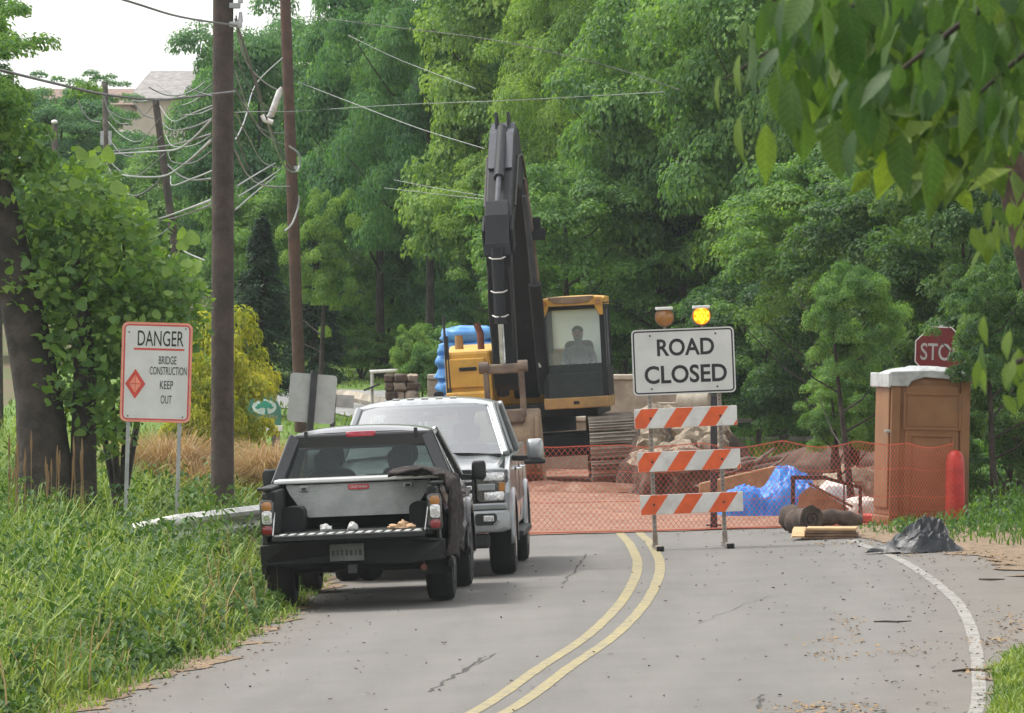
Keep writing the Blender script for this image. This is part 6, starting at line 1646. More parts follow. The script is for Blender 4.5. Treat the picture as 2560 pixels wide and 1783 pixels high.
house('long brown-roofed house low behind the far left trees', q0.x, q0.x + 3.9, 240, q0.z, q1.z, 6, 'house_wall', 'roof_brown', .2)

# ================================================================== TREES
def branchy(mb, base, top, r0, rng_, limbs=7, spread=.45, lean=0.):
    d = top - base; L_ = d.length
    pts = [base + d * t + Vector((rng_.gauss(0, .05), rng_.gauss(0, .05), 0)) * L_ * .12 * t for t in lin(0, 1, 6)]
    mb.tube(pts, [r0 * (1.25 if k == 0 else 1) * (1 - .82 * k / 6) for k in range(7)], 10, wob=.06, seed=3)
    for k in range(limbs):
        t = .30 + .6 * k / limbs; p = base + d * t; a = rng_.random() * 6.28
        e = p + Vector((math.cos(a) * spread, math.sin(a) * spread, .35)) * L_ * (1 - t * .55) * rng_.uniform(.6, 1)
        mb.tube([p, p.lerp(e, .5) + Vector((0, 0, -.03 * L_)), e], [r0 * .42 * (1 - t * .6), r0 * .28 * (1 - t * .6), r0 * .08], 6)
    return mb
CR = {}
CR['broad_a'] = dict(seed=1, rx=4.6, rz=6.2, clumps=160, per=400, leaf=.20)
CR['broad_b'] = dict(seed=5, rx=4.4, rz=5.6, clumps=120, per=560, leaf=.165, cr=(.18, .36), flat=.62, aspect=.8, updir=.8)
CR['broad_c'] = dict(seed=9, rx=4.8, rz=6.6, clumps=190, per=400, leaf=.19, aspect=.40, cr=(.13, .26), uneven=.3)
CR['dense'] = dict(seed=14, rx=3.6, rz=4.4, clumps=130, per=340, leaf=.165)
CR['shrub'] = dict(seed=20, rx=1.4, rz=1.35, clumps=60, per=260, leaf=.11, cr=(.2, .36), shell=(.35, 1))
CR['loose'] = dict(seed=26, rx=2.6, rz=3.4, clumps=75, per=300, leaf=.13, cr=(.13, .26), shell=(.3, 1), uneven=.35)
_cm = {}
def crown(kind, m_):
    if (kind, m_) not in _cm: _cm[kind, m_] = None
    if _cm[kind, m_] is None:
        base = next((v for (k, q), v in _cm.items() if k == kind and v is not None), None)
        if base is None: _cm[kind, m_] = crown_mesh('crown_' + kind, m=m_, **CR[kind])
        else:
            me = base.copy(); me.materials[0] = MT[m_]; _cm[kind, m_] = me
    return _cm[kind, m_]
def tree(name, label, px, Y, cpy, kind, m_, sx, sz, rot, trunk=.12, group='trees of the woods', cat='tree', bark='bark', limbs=7):
    """px: column of the trunk; cpy: row of the crown's centre"""
    x = (px - CX) * Y / F; g = gz(x, Y); zc = W(px, cpy, Y).z - g
    t_ = thing(name, label, cat, (x, Y, g), group=group)
    rg_ = random.Random(label)
    if trunk:
        branchy(MB(), Vector((0, 0, -.1)), Vector((rg_.uniform(-.4, .4), 0, zc + CR[kind]['rz'] * sz * .55)), trunk, rg_, limbs).build('trunk', bark, t_, smooth=60)
    c = link('crown', crown(kind, m_), t_, (0, 0, zc), (0, 0, R(rot))); c.scale = (sx, sx, sz)
    return t_
# back row, high on the left
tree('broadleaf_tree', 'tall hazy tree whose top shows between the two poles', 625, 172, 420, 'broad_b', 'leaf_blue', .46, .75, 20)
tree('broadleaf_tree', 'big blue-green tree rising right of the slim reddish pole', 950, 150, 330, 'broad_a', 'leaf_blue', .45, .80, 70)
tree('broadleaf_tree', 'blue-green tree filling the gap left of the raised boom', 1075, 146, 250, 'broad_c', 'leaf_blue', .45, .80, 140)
tree('broadleaf_tree', 'mid-green tree low behind the lawn left of the boom', 1010, 158, 640, 'dense', 'leaf_mid', .55, .62, 10)
tree('broadleaf_tree', 'bright green tree rising straight behind the boom tip', 1300, 142, 260, 'broad_b', 'leaf_bright', .52, .85, 200)
tree('broadleaf_tree', 'feathery bright tree between the boom and the warning lights', 1500, 138, 330, 'broad_c', 'leaf_bright', .45, .72, 250)
tree('broadleaf_tree', 'mid-green tree above the road closed sign', 1720, 132, 300, 'broad_a', 'leaf_mid', .52, .78, 310)
tree('broadleaf_tree', 'tall green tree behind the overhanging leaves', 1960, 128, 240, 'broad_b', 'leaf_mid', .55, .85, 95)
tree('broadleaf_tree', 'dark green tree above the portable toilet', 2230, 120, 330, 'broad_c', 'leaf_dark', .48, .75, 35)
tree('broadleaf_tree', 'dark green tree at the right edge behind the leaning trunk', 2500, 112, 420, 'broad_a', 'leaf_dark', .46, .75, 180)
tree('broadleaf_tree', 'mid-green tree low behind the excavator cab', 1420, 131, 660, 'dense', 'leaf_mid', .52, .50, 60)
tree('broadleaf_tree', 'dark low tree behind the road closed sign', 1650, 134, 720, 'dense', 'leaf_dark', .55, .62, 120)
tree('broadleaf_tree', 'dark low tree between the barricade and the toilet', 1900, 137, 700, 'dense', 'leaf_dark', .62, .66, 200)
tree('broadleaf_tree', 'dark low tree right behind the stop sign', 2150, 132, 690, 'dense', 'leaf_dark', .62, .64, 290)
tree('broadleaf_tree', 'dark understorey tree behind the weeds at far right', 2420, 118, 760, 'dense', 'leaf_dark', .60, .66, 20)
for k, (px, Y, cpy, s_, z_, m_) in enumerate(((1560, 136, 560, .50, .46, 'leaf_mid'), (1760, 133, 570, .50, .46, 'leaf_mid'), (960, 153, 745, .48, .36, 'leaf_mid'), (1095, 151, 690, .40, .42, 'leaf_blue'), (1290, 140, 560, .42, .46, 'leaf_bright'), (860, 156, 560, .42, .50, 'leaf_blue'))):
    tree('broadleaf_tree', ['leafy green tree filling the gap right of the cab roof', 'leafy green tree filling the gap above the warning lights', 'leafy green tree at the top of the lawn left of the ruin', 'soft green tree just left of the stick', 'bright leafy tree close behind the boom', 'soft blue-green tree right of the slim pole, mid height'][k], px, Y, cpy, 'dense', m_, s_, z_, 53 * k + 7, trunk=.07)
# backdrop so that no sky shows through the middle of the woods
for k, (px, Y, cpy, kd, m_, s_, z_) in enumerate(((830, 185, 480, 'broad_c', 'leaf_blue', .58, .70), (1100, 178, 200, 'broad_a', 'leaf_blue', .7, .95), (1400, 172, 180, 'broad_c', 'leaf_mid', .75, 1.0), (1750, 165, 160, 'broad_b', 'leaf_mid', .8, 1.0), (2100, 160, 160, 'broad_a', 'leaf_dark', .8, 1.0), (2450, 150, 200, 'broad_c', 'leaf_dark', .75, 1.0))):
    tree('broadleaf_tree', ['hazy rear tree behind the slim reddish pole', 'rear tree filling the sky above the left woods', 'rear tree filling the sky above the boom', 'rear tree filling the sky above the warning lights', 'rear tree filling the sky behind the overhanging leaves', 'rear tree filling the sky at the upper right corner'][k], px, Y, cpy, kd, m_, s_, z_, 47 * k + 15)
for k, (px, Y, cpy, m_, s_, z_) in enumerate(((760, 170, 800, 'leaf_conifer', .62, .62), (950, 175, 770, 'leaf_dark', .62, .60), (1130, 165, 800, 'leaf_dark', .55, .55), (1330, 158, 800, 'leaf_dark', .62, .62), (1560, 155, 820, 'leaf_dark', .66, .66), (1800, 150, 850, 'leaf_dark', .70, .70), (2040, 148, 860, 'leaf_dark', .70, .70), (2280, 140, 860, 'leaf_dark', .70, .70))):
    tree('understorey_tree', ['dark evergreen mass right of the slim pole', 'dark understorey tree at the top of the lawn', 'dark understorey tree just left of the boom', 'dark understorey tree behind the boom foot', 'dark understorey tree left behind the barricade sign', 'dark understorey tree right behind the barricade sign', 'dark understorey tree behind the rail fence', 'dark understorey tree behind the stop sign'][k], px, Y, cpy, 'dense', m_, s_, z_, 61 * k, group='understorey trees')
# left hill
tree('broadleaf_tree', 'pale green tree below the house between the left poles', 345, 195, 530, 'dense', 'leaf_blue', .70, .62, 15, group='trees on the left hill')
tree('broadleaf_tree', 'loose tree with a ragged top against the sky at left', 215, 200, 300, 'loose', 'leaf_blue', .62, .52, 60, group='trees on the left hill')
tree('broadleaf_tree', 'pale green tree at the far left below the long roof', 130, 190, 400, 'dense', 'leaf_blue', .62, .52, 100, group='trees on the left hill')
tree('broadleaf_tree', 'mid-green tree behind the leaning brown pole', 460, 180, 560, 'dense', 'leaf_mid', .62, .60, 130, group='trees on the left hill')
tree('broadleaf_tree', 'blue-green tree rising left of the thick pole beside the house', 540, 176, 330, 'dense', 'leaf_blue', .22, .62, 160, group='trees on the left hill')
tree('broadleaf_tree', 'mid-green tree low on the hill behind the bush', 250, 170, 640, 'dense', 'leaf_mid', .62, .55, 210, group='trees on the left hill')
tree('broadleaf_tree', 'mid-green tree low behind the danger sign', 60, 160, 640, 'dense', 'leaf_mid', .62, .60, 250, group='trees on the left hill')
tree('broadleaf_tree', 'green tree seen between the two poles low down', 640, 150, 660, 'dense', 'leaf_mid', .40, .48, 280, group='trees on the left hill')
tree('broadleaf_tree', 'bright yellow-green small tree just right of the slim pole', 800, 139, 660, 'loose', 'leaf_bright', .30, .55, 280, trunk=.07, group='trees on the left hill')
# conifers built as tiers of drooping sprays
def conifer(label, px, Y, top_py, bot_py, half_px, m_, seed, n_=26000, leaf=.10):
    x = (px - CX) * Y / F; g = gz(x, Y); zt = W(px, top_py, Y).z - g; zb = max(.1, W(px, bot_py, Y).z - g); R_ = half_px * Y / F
    rg_ = np.random.default_rng(seed)
    nb = 210; hz = zb + (zt - zb) * rg_.random(nb) ** 1.15; az = rg_.random(nb) * 6.283
    rad = R_ * np.clip(1.02 - (hz - zb) / (zt - zb), .04, 1) ** .75 * rg_.uniform(.75, 1.12, nb)
    i = rg_.integers(0, nb, n_); t = rg_.random(n_) ** .6
    lat = rg_.normal(0, .10, n_) * (.4 + rad[i]); dirs = np.stack([np.cos(az[i]), np.sin(az[i]), np.zeros(n_)], 1); sd_ = np.stack([-np.sin(az[i]), np.cos(az[i]), np.zeros(n_)], 1)
    C = dirs * (rad[i] * t)[:, None] + sd_ * (lat * t)[:, None]; C[:, 2] = hz[i] - .30 * rad[i] * t ** 1.6 + rg_.normal(0, .05, n_)
    N_ = np.stack([rg_.normal(0, .4, n_), rg_.normal(0, .4, n_), np.ones(n_)], 1) + dirs * .3
    me = leaf_cloud('crown', C, N_, dirs + sd_ * rg_.normal(0, .5, (n_, 1)) + np.array([0, 0, -.5]), leaf * rg_.uniform(.6, 1.4, n_), .35, m_, rg_)
    t_ = thing('conifer_tree', label, 'tree', (x, Y, g), group='conifers')
    MB().tube([(0, 0, -.1), (0, 0, zt * .5), (0, 0, zt * .97)], [.16, .10, .02], 10).build('trunk', 'bark', t_, smooth=60); link('crown', me, t_)
    return t_
conifer('dark blue-green conifer between the thick pole and the slim pole', 655, 135, 540, 960, 125, 'leaf_conifer', 3)
conifer('dark conifer behind the slim pole above the lawn', 790, 142, 560, 930, 90, 'leaf_conifer', 5)
conifer('tall grey-green conifer cut off by the left edge', -10, 125, -80, 620, 88, 'leaf_blue', 7)
# golden shrub behind the thick pole, shrubs round the lawn
def shrub(label, px, Y, cpy, m_, sx, sz, rot, kind='shrub', group='shrubs'):
    x = (px - CX) * Y / F; g = gz(x, Y); zc = W(px, cpy, Y).z - g
    t_ = thing('shrub', label, 'shrub', (x, Y, g), group=group); rg_ = random.Random(label)
    st = MB()
    for k in range(5):
        a = rg_.random() * 6.28; st.tube([(0, 0, -.05), (math.cos(a) * .15, math.sin(a) * .15, zc * .5), (math.cos(a) * .5 * sx, math.sin(a) * .5 * sx, zc * 1.0)], [.03, .022, .01], 6)
    st.build('stem', 'bark', t_)
    c = link('foliage', crown(kind, m_), t_, (0, 0, zc), (0, 0, R(rot))); c.scale = (sx, sx, sz)
    return t_
shrub('golden yellow-green conifer shrub behind the thick pole', 545, 96, 985, 'leaf_gold', .60, .95, 0)
shrub('smaller golden shrub right beside the danger sign', 500, 93, 1050, 'leaf_gold', .42, .75, 120)
shrub('dark green shrub under the golden shrub beside the green sign', 612, 108, 985, 'leaf_dark', .36, .34, 50)
shrub('green shrub at the right end of the lawn path', 905, 150, 880, 'leaf_mid', .62, .40, 80)
shrub('green shrub leaning over the lawn left of the cone', 830, 158, 890, 'leaf_mid', .62, .50, 160)
shrub('leafy sapling with bright yellow-green top above the stone pier', 1032, 121, 885, 'leaf_bright', .26, .42, 30)
shrub('ragged bush growing over the stone pier', 1070, 120.5, 930, 'leaf_mid', .30, .40, 200)
shrub('grey-green bush beneath the stone ruin', 1105, 135, 890, 'leaf_mid', .45, .52, 20)
shrub('ivy bush clinging to the right of the stone ruin', 1235, 148.5, 790, 'leaf_mid', .42, .42, 75)
shrub('ivy bush clinging to the left of the stone ruin', 1118, 148.5, 780, 'leaf_blue', .42, .5, 175)
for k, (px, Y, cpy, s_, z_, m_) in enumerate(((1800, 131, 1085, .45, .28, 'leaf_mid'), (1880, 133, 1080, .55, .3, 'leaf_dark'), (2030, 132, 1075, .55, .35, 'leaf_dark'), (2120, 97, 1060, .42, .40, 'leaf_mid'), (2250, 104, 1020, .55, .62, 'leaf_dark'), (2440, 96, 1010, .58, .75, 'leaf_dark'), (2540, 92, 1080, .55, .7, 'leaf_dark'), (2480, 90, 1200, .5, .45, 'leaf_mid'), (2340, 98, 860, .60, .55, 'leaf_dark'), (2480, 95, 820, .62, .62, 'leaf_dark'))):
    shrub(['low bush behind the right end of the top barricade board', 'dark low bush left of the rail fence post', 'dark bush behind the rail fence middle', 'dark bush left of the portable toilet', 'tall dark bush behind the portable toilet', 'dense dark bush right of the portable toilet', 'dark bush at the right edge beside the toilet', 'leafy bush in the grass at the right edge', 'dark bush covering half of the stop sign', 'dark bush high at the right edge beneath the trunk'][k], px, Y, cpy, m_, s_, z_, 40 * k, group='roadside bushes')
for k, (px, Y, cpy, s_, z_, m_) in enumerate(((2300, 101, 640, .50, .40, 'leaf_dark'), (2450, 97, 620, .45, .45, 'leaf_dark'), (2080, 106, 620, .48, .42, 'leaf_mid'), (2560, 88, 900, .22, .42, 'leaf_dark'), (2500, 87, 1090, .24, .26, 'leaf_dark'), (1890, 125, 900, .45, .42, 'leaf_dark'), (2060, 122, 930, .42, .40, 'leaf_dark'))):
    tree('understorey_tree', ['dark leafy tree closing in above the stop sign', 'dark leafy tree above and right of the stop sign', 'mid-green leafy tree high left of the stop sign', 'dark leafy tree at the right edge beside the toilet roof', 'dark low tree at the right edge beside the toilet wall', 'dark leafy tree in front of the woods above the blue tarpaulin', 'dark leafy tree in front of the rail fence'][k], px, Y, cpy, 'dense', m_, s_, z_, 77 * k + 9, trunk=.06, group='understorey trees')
# bright small tree left of the stop sign
tree('small_tree', 'bright green small tree hanging over the left of the portable toilet', 2135, 92, 830, 'dense', 'leaf_mid', .17, .25, 30, trunk=.06, group='roadside small trees')
tree('small_tree', 'green small tree low behind the left side of the toilet', 2110, 95, 1030, 'dense', 'leaf_mid', .17, .20, 130, trunk=.05, group='roadside small trees')
tree('small_tree', 'dark small tree with leaves across the stop sign', 2490, 84.0, 850, 'loose', 'leaf_dark', .28, .34, 210, trunk=.06, group='roadside small trees')
# dead trunks in the shade of the woods
rg = random.Random(9)
for k, (px, Y, top) in enumerate(((1730, 141, 780), (1830, 143, 760), (1960, 140, 700), (2075, 142, 760), (2120, 138, 720))):
    b = W(px, 1120, Y); b.z = gz(b.x, Y) - .1; a = W(px + rg.uniform(-40, 40), top, Y)
    t_ = thing('bare_trunk', ['slim dark trunk in the woods just right of the road closed sign', 'dark trunk in the woods above the blue tarpaulin left side', 'dark trunk in the woods left of the rail fence post', 'dark leaning trunk in the woods above the blue tarpaulin', 'dark trunk in the woods nearest the toilet'][k], 'tree trunk', b, group='trunks in the woods')
    MB().tube([(0, 0, 0), (a - b) * .5 + Vector((rg.uniform(-.15, .15), 0, 0)), a - b], [.14, .11, .05], 10, wob=.06, seed=k).build('trunk', 'bark', t_, smooth=60)
    MB().tube([(a - b) * .6, (a - b) * .75 + Vector((rg.uniform(-.8, .8), 0, .3))], [.05, .02], 7).build('limb', 'bark', t_, smooth=60)

# ------------------------------------------------------------------ big leaning trunk at left and the round-leaved bush before it
base = W(120, 1330, 74.8); base.z = gz(base.x, 74.8) - .1
LT = thing('leaning_tree', 'thick dark leaning tree trunk at the left edge behind the bush', 'tree', base)
def q(px, py): return W(px, py, 74.8) - base
MB().tube([Vector((0, 0, 0)), q(112, 1180), q(98, 1000), q(72, 850), q(40, 700), q(10, 560), q(-25, 420), q(-80, 150)], [.42, .33, .27, .25, .24, .22, .2, .16], 18, wob=.05, seed=2).build('trunk', 'bark', LT, smooth=60)
MB().tube([q(205, 1330), q(208, 1150), q(212, 950), q(205, 800), q(180, 640)], [.19, .15, .13, .11, .08], 12, wob=.05, seed=4).build('trunk', 'bark', LT, smooth=60)
MB().tube([q(60, 800), q(-60, 620), q(-160, 500)], [.15, .12, .08], 10).build('limb', 'bark', LT, smooth=60)
link('crown', crown('loose', 'leaf_mid'), LT, q(-120, 260), (0, 0, .5)).scale = (.5, .5, .5)
# leaf shapes that can be told apart
def leaf_shape(name, L_, w_, m_, kind):
    if kind == 'round': half = [(0, 0), (-.06, .22), (.02, .42), (.22, .52), (.48, .47), (.75, .27), (.93, .08), (1, 0)]
    else: half = [(0, 0), (.08, .16), (.22, .36), (.40, .46), (.58, .42), (.76, .26), (.90, .09), (1, 0)]
    mb = MB(); mid = []
    n_ = len(half)
    for s in (1, -1):
        for (t, u) in half: mb.v.append((s * u * w_, t * L_, .22 * u * w_ - .22 * L_ * t * t))
    for i in range(1, n_ - 1):
        pass
    mids = [(0, t * L_, -.22 * L_ * t * t) for t, u in half]
    b = len(mb.v); mb.v += mids
    for i in range(n_ - 1):
        mb.f.append((b + i, i, i + 1, b + i + 1)); mb.f.append((b + i + 1, n_ + i + 1, n_ + i, b + i))
    me = bpy.data.meshes.new(name); me.from_pydata(mb.v, [], mb.f)
    bm = bmesh.new(); bm.from_mesh(me); bmesh.ops.remove_doubles(bm, verts=bm.verts, dist=1e-5); bm.to_mesh(me); bm.free()
    me.polygons.foreach_set('use_smooth', [True] * len(me.polygons))
    me.materials.append(MT[m_]); me.update()
    return me
def set_lv(me, val):
    at = me.attributes.get('lv') or me.attributes.new('lv', 'FLOAT', 'POINT'); at.data.foreach_set('value', [val] * len(me.vertices)); return me
RBUD = thing('redbud_tree', 'bushy small tree with large round leaves behind the danger sign', 'tree', Vector((W(300, 1300, 76).x, 76, gz(W(300, 1300, 76).x, 76))))
o_ = RBUD.location.copy()
rng = np.random.default_rng(44); rg = random.Random(44)
stems = []
for (pts) in ([(300, 1300), (280, 1000), (230, 760), (150, 560)], [(300, 1300), (320, 1000), (330, 760), (300, 560), (225, 420)], [(300, 1300), (360, 960), (420, 780), (470, 700)], [(300, 1300), (240, 980), (120, 700), (20, 480)]):
    P = [W(x, y, 75.8 + rg.uniform(-.8, .8)) - o_ for x, y in pts]
    MB().tube(P, [.05, .035, .02, .012, .008][:len(P)], 7).build('stem', 'bark', RBUD, smooth=60)
blob = [(115, 700, 120), (180, 620, 150), (300, 660, 150), (400, 740, 120), (240, 780, 160), (170, 850, 80), (330, 860, 140), (60, 480, 90), (150, 560, 85), (215, 440, 70), (250, 520, 90), (440, 820, 80), (30, 360, 70), (180, 950, 110), (250, 1000, 110), (350, 770, 140), (330, 560, 60), (270, 1080, 70), (470, 720, 40)]
wt = np.array([b_[2] ** 2 for b_ in blob], float); wt /= wt.sum()
def redbud_pts(n_, rng):
    i = rng.choice(len(blob), n_, p=wt); u = unit(rng, n_) * (rng.uniform(.25, 1.25, n_) ** .6)[:, None]
    B_ = np.array(blob, float)[i]; Y = 75.2 + u[:, 1] * 1.0
    px = B_[:, 0] + u[:, 0] * B_[:, 2]; py = B_[:, 1] - u[:, 2] * B_[:, 2] * .9
    return np.stack([(px - CX) * Y / F, Y, H - (py - HOR) * Y / F], 1) - np.array(o_)
n_ = 8000; C = redbud_pts(n_, rng)
N_ = rng.normal(size=(n_, 3)) * .55 + np.array([0, -.35, .75])
tag(link('small_leaves', leaf_cloud('small_leaves', C, N_, rng.normal(size=(n_, 3)) + np.array([0, 0, -.9]), .105 * rng.uniform(.5, 1.4, n_), .85, 'leaf_redbud', rng, droop=.1), RBUD), kind='stuff')
lms = [set_lv(leaf_shape('round_leaf', .17, .18, 'leaf_redbud', 'round'), v) for v in (.15, .45, .7, 1.0)]
C = redbud_pts(286, rng)
for k, c in enumerate(C):
    c = Vector(c); c.y = min(c.y, 74.3 - o_.y + rg.uniform(-.3, .5))
    o = link('leaf', lms[rg.choice((0, 1, 1, 2, 2, 3))], RBUD, c, (R(rg.uniform(15, 95)), R(rg.uniform(-40, 40)), rg.uniform(0, 6.28))); o.scale = (rg.uniform(.42, .85),) + (rg.uniform(.45, .9),) * 2
for (x, y, s_) in ((480, 612, 1.1), (455, 625, .9), (452, 598, .9), (465, 668, .8), (488, 680, 1.), (420, 690, .8), (205, 400, 1.1), (232, 420, 1.0), (265, 405, 1.2), (190, 470, .9), (295, 485, 1.2)):
    link('leaf', lms[3], RBUD, W(x, y, 74.0) - o_, (R(rg.uniform(60, 100)), R(rg.uniform(-20, 20)), rg.uniform(-.8, .8))).scale = [s_] * 3
# tan tussocks and seed heads
def tussock(label, px, py, Y, n_, h_, spread, seed):
    p = W(px, py, Y); p.z = gz(p.x, Y); rr = np.random.default_rng(seed)
    a = rr.random(n_) * 6.283; q_ = rr.random(n_) * spread
    P = np.stack([np.cos(a) * q_, np.sin(a) * q_, np.zeros(n_)], 1)
    o = blades('ornamental_grass', P, h_ * rr.uniform(.6, 1.15, n_), np.full(n_, .012), rr.uniform(.3, 1.25, n_), 'tan_grass', rr, kind=None, label=label, cat='grass clump')
    o.location = p; o['group'] = 'tan ornamental grass clumps'
    del_k = o.get('kind')
tussock('tan feathery grass clump just right of the danger sign post', 425, 1200, 88, 1500, 1.35, .28, 1)
tussock('second tan grass clump below the green entrance sign', 655, 1200, 90, 1400, 1.3, .28, 2)
tussock('low tan grass clump between the sign post and the thick pole', 490, 1200, 87, 500, 1.0, .22, 3)
mb = MB(); rg = random.Random(6)
for k in range(26):
    px = rg.choice((rg.uniform(0, 80), rg.uniform(90, 215))); b = W(px, 1260, 71.5 + rg.uniform(-.6, .6)); top = W(px + rg.uniform(-10, 25), rg.uniform(1075, 1180), b.y)
    b.z = gz(b.x, b.y); mb.tube([b, b.lerp(top, .8), top], [.006, .005, .004], 5); mb.tube([b.lerp(top, .80), b.lerp(top, .9), top], [.006, .016, .004], 6)
tag(mb.build('seed_heads', 'tan_grass', None), 'dry tan grass seed heads standing before the leaning trunk', 'grass', kind='stuff')

# ------------------------------------------------------------------ trunk at the right edge
base = W(2680, 1400, 66); base.z = gz(base.x, 66) - .1
RT = thing('leaning_tree', 'reddish brown leaning tree trunk at the right edge under the overhanging leaves', 'tree', base)
def q(px, py): return W(px, py, 66) - base
MB().tube([Vector((0, 0, 0)), q(2660, 1000), q(2610, 720), q(2550, 500), q(2512, 380), q(2490, 250), q(2440, 60), q(2420, -150)], [.30, .25, .22, .19, .16, .15, .12, .1], 14, wob=.06, seed=7).build('trunk', 'bark_red', RT, smooth=60)
link('crown', crown('loose', 'leaf_dark'), RT, q(2500, 120), (0, 0, 1.2)).scale = (.42, .42, .40)
link('crown', crown('loose', 'leaf_dark'), RT, q(2330, 190), (0, 0, 3.0)).scale = (.30, .30, .28)

# ------------------------------------------------------------------ near branch hanging in at the upper right, every leaf its own
YO = 15.0
OT = thing('overhanging_tree', 'near tree whose big hanging leaves fill the upper right corner', 'tree', (3.2, YO + .4, gz(3.2, YO)))
o_ = OT.location.copy()
def q(px, py, Y=YO): return W(px, py, Y) - o_
MB().tube([Vector((0, 0, -.1)), Vector((-.05, 0, 1.5)), Vector((-.2, 0, 3.2)), Vector((-.3, -.1, 4.4))], [.16, .13, .10, .06], 12, wob=.06).build('trunk', 'bark', OT, smooth=60)
lms = [set_lv(leaf_shape('hanging_leaf', .125, .062, 'leaf_over', 'pointed'), v) for v in (.1, .35, .6, .95)]
rg = random.Random(15)
brs = [[(3300, -700), (2700, -200), (2350, -60), (2120, 20), (1950, 110), (1810, 200)], [(3300, -700), (2750, -150), (2480, 0), (2310, 130), (2160, 250)], [(3300, -700), (2900, -100), (2650, 60), (2520, 170), (2440, 240)], [(2700, -200), (2300, -130), (2060, -60), (1930, 0)], [(3000, 200), (2700, 480), (2600, 530), (2480, 560)], [(3000, 400), (2750, 800), (2620, 880), (2530, 910)]]
spots = []
for bi, b in enumerate(brs):
    yb_ = YO + rg.uniform(-.4, .5)
    P = [q(x, y, yb_) for x, y in b]
    MB().tube(P, [.022, .016, .010, .006, .004, .003][:len(P)], 7).build('branch', 'bark', OT, smooth=60)
    for i in range(1 if bi not in (4, 5) else 1, len(b) - 1):
        for t in lin(0, 1, 5)[:-1]:
            x = b[i][0] + (b[i + 1][0] - b[i][0]) * t; y = b[i][1] + (b[i + 1][1] - b[i][1]) * t; spots.append((x, y, yb_, bi))
def hang(x, y, Y, s_, v, spin, droop_, yaw):
    # leaf +y axis points down-and-out
    o = link('leaf', lms[v], OT, q(x, y, Y), (0, 0, 0)); o.rotation_mode = 'QUATERNION'
    d = Vector((math.sin(yaw) * math.cos(droop_), -.35 * math.cos(droop_), -math.sin(droop_))).normalized()
    m = d.to_track_quat('Y', 'Z'); o.rotation_quaternion = m @ Matrix.Rotation(spin, 4, 'Y').to_quaternion(); o.scale = (s_ * rg.uniform(.75, 1.25), s_, s_)
    q0 = q(x, y, Y); MB().tube([q0, q0 + Vector((rg.uniform(-.01, .01), 0, rg.uniform(.015, .04)))], .0016, 4).build('leaf_stalk', 'bark', OT) if rg.random() < .0 else None
cnt = 0
spots.sort(key=lambda t: -t[3])
for (x, y, Y, bi) in spots:
    if x > 2640 or y < -90: continue
    for k in range(7 if bi in (4, 5) else 5):
        if cnt >= 285: break
        small = bi in (4, 5)
        hang(x + rg.gauss(0, 55), y + rg.gauss(5, 45), Y + rg.uniform(-.35, .35), rg.uniform(.4, .7) if small else rg.uniform(.55, 1.2), rg.choice((2, 3, 3)) if small else (rg.choice((2, 3)) if x < 1950 and rg.random() < .55 else rg.choice((0, 0, 1, 1, 2))), rg.uniform(-1.0, 1.0), R(rg.uniform(35, 85)), rg.uniform(-1.3, 1.0)); cnt += 1  # leaves at left take yellower variants: backlight put into their colour
for (x, y, s_, v, yaw) in ((1915, 310, 1.15, 3, .05), (2090, 300, 1.15, 2, -.15), (1850, 290, .9, 3, -.4), (1800, 185, .75, 3, -1.2), (2010, 300, .8, 2, .1), (2190, 260, 1.1, 2, .7), (1850, 135, .8, 3, -.9), (2255, 330, 1.2, 1, -.3), (2330, 350, 1.25, 1, .2), (2130, 210, 1.2, 2, .2), (1980, 200, 1.3, 1, -.3)):
    hang(x, y, YO - .2, s_, v, rg.uniform(-.25, .25), R(78), yaw)

n_ = 1500; rng = np.random.default_rng(71)
px = 1960 + 620 * rng.random(n_); py = -120 + 620 * rng.random(n_) ** 1.15; keep = py < 440 - .0019 * (px - 2340) ** 2 + 60 * rng.normal(size=n_); px, py = px[keep], py[keep]; n_ = len(px)
Y = YO + .6 + 3.2 * rng.random(n_)
C = np.stack([(px - CX) * Y / F, Y, H - (py - HOR) * Y / F], 1) - np.array(o_)
tag(link('inner_leaves', leaf_cloud('inner_leaves', C, rng.normal(size=(n_, 3)) * .5 + np.array([0, -.8, .5]), rng.normal(size=(n_, 3)) * .5 + np.array([-.2, 0, -1.]), .13 * rng.uniform(.7, 1.2, n_), .48, 'leaf_over', rng, droop=.1), OT), kind='stuff')

# ================================================================== MORE CABLE TANGLE
rg = random.Random(55)
spec = []
for k in range(7):
    y0 = 60 + 55 * k + rg.uniform(-15, 15); y1 = y0 + rg.uniform(60, 190)
    spec.append([(588, y0, 80), (620 + rg.uniform(-8, 8), y0 + (y1 - y0) * .45 + rg.uniform(0, 30), 96), (660, y0 + (y1 - y0) * .75 + 20, 112), (706 + 3 * k, y1, 129)])
for k in range(6):
    y0 = 215 + 42 * k + rg.uniform(-10, 10)
    spec.append([(532, y0, 80), (480, y0 + 18 + rg.uniform(0, 20), 105), (430, y0 + 20 + rg.uniform(0, 20), 140), (392 + 7 * k, y0 + rg.uniform(-5, 15), 164)])
for k in range(4):
    y0 = 250 + 45 * k
    spec.append([(395 + 5 * k, y0, 164), (350, y0 + 40 + rg.uniform(0, 25), 168), (305, y0 + 45, 172), (270, y0 + rg.uniform(0, 30), 174)])
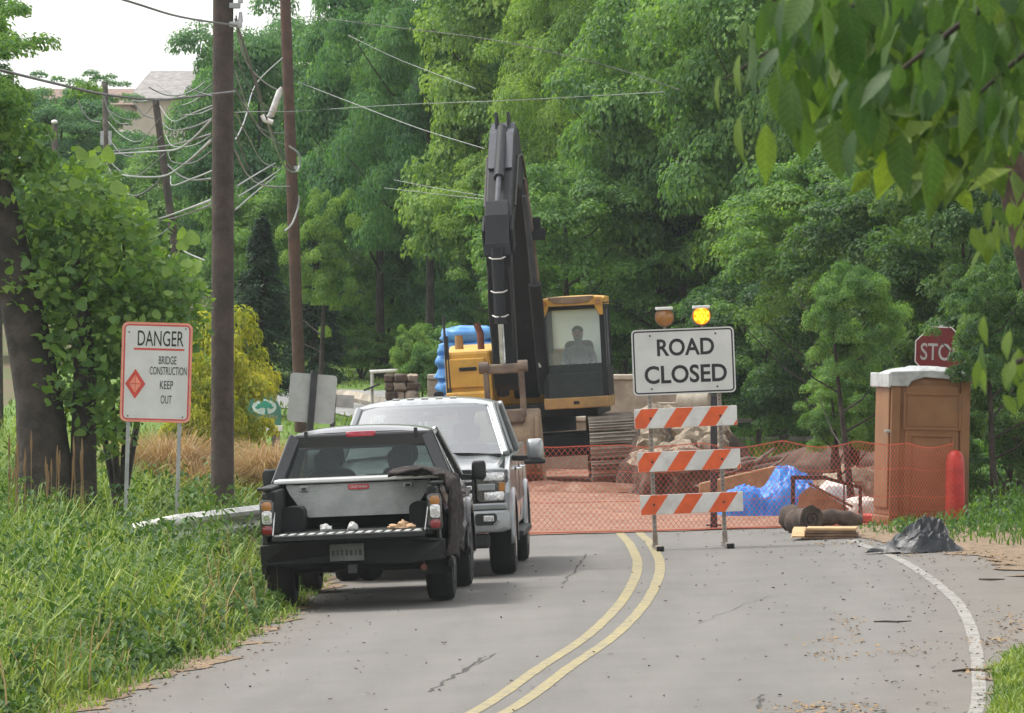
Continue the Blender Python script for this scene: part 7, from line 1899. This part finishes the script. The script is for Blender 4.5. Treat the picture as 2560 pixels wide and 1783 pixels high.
for k, w_ in enumerate(spec):
    if k < 7: lab = 'thin cable between the thick pole and the slim pole, number %s from the top' % ('one two three four five six seven'.split()[k])
    elif k < 13: lab = 'thin cable between the leaning pole and the thick pole, number %s from the top' % ('one two three four five six'.split()[k - 7])
    else: lab = 'thin cable between the slender and the leaning pole, number %s from the top' % ('one two three four'.split()[k - 13])
    wire(w_, .009 if k % 3 else .014, 'cable' if k % 2 else 'cable_pale', lab)
# trees beside the near road, outside the picture: they shade the right verge and show in the truck glass
for k, (x, Y, zc, kd, m_, s_, z_) in enumerate(((11.2, 47, 11.5, 'broad_a', 'leaf_dark', 1.0, .8), (11.8, 63, 11.0, 'broad_b', 'leaf_dark', 1.0, .75), (12.5, 79, 10.5, 'broad_c', 'leaf_dark', 1.05, .8), (-15, 40, 11, 'broad_a', 'leaf_mid', 1.0, .8), (7.5, 8, 10, 'broad_b', 'leaf_mid', 1.0, .8), (-14, -8, 10, 'broad_c', 'leaf_mid', 1.1, .9), (2, -22, 10, 'broad_a', 'leaf_mid', 1.1, .9))):
    g = gz(x, Y); t_ = thing('roadside_tree', ['tall tree over the near right verge', 'tall tree over the right verge opposite the trucks', 'tall tree over the right verge near the toilet', 'tall tree over the near left verge', 'tall tree right beside the camera', 'tall tree behind the camera at left', 'tall tree directly behind the camera'][k], 'tree', (x, Y, g), group='tall roadside trees')
    branchy(MB(), Vector((0, 0, -.1)), Vector((.3, 0, zc)), .28, random.Random(k), 7).build('trunk', 'bark', t_, smooth=60)
    c = link('crown', crown(kd, m_), t_, (0, 0, zc), (0, 0, k * 1.3)); c.scale = (s_, s_, z_)

# ================================================================== HAZE
hz = MB().box((0, 205, 18.4), (330, 440, 42.2)).build('haze', 'asphalt', None)
hm, nt, N, L, out = new_mat('haze_air')
pv = N.new('ShaderNodeVolumePrincipled'); pv.inputs['Color'].default_value = (.86, .95, .97, 1); pv.inputs['Density'].default_value = .00022; pv.inputs['Anisotropy'].default_value = .35
L.new(pv.outputs[0], out.inputs['Volume'])
hz.data.materials.clear(); hz.data.materials.append(hm)
tag(hz, kind='stuff'); hz['label'] = 'pale summer haze filling the air'; hz['category'] = 'haze'
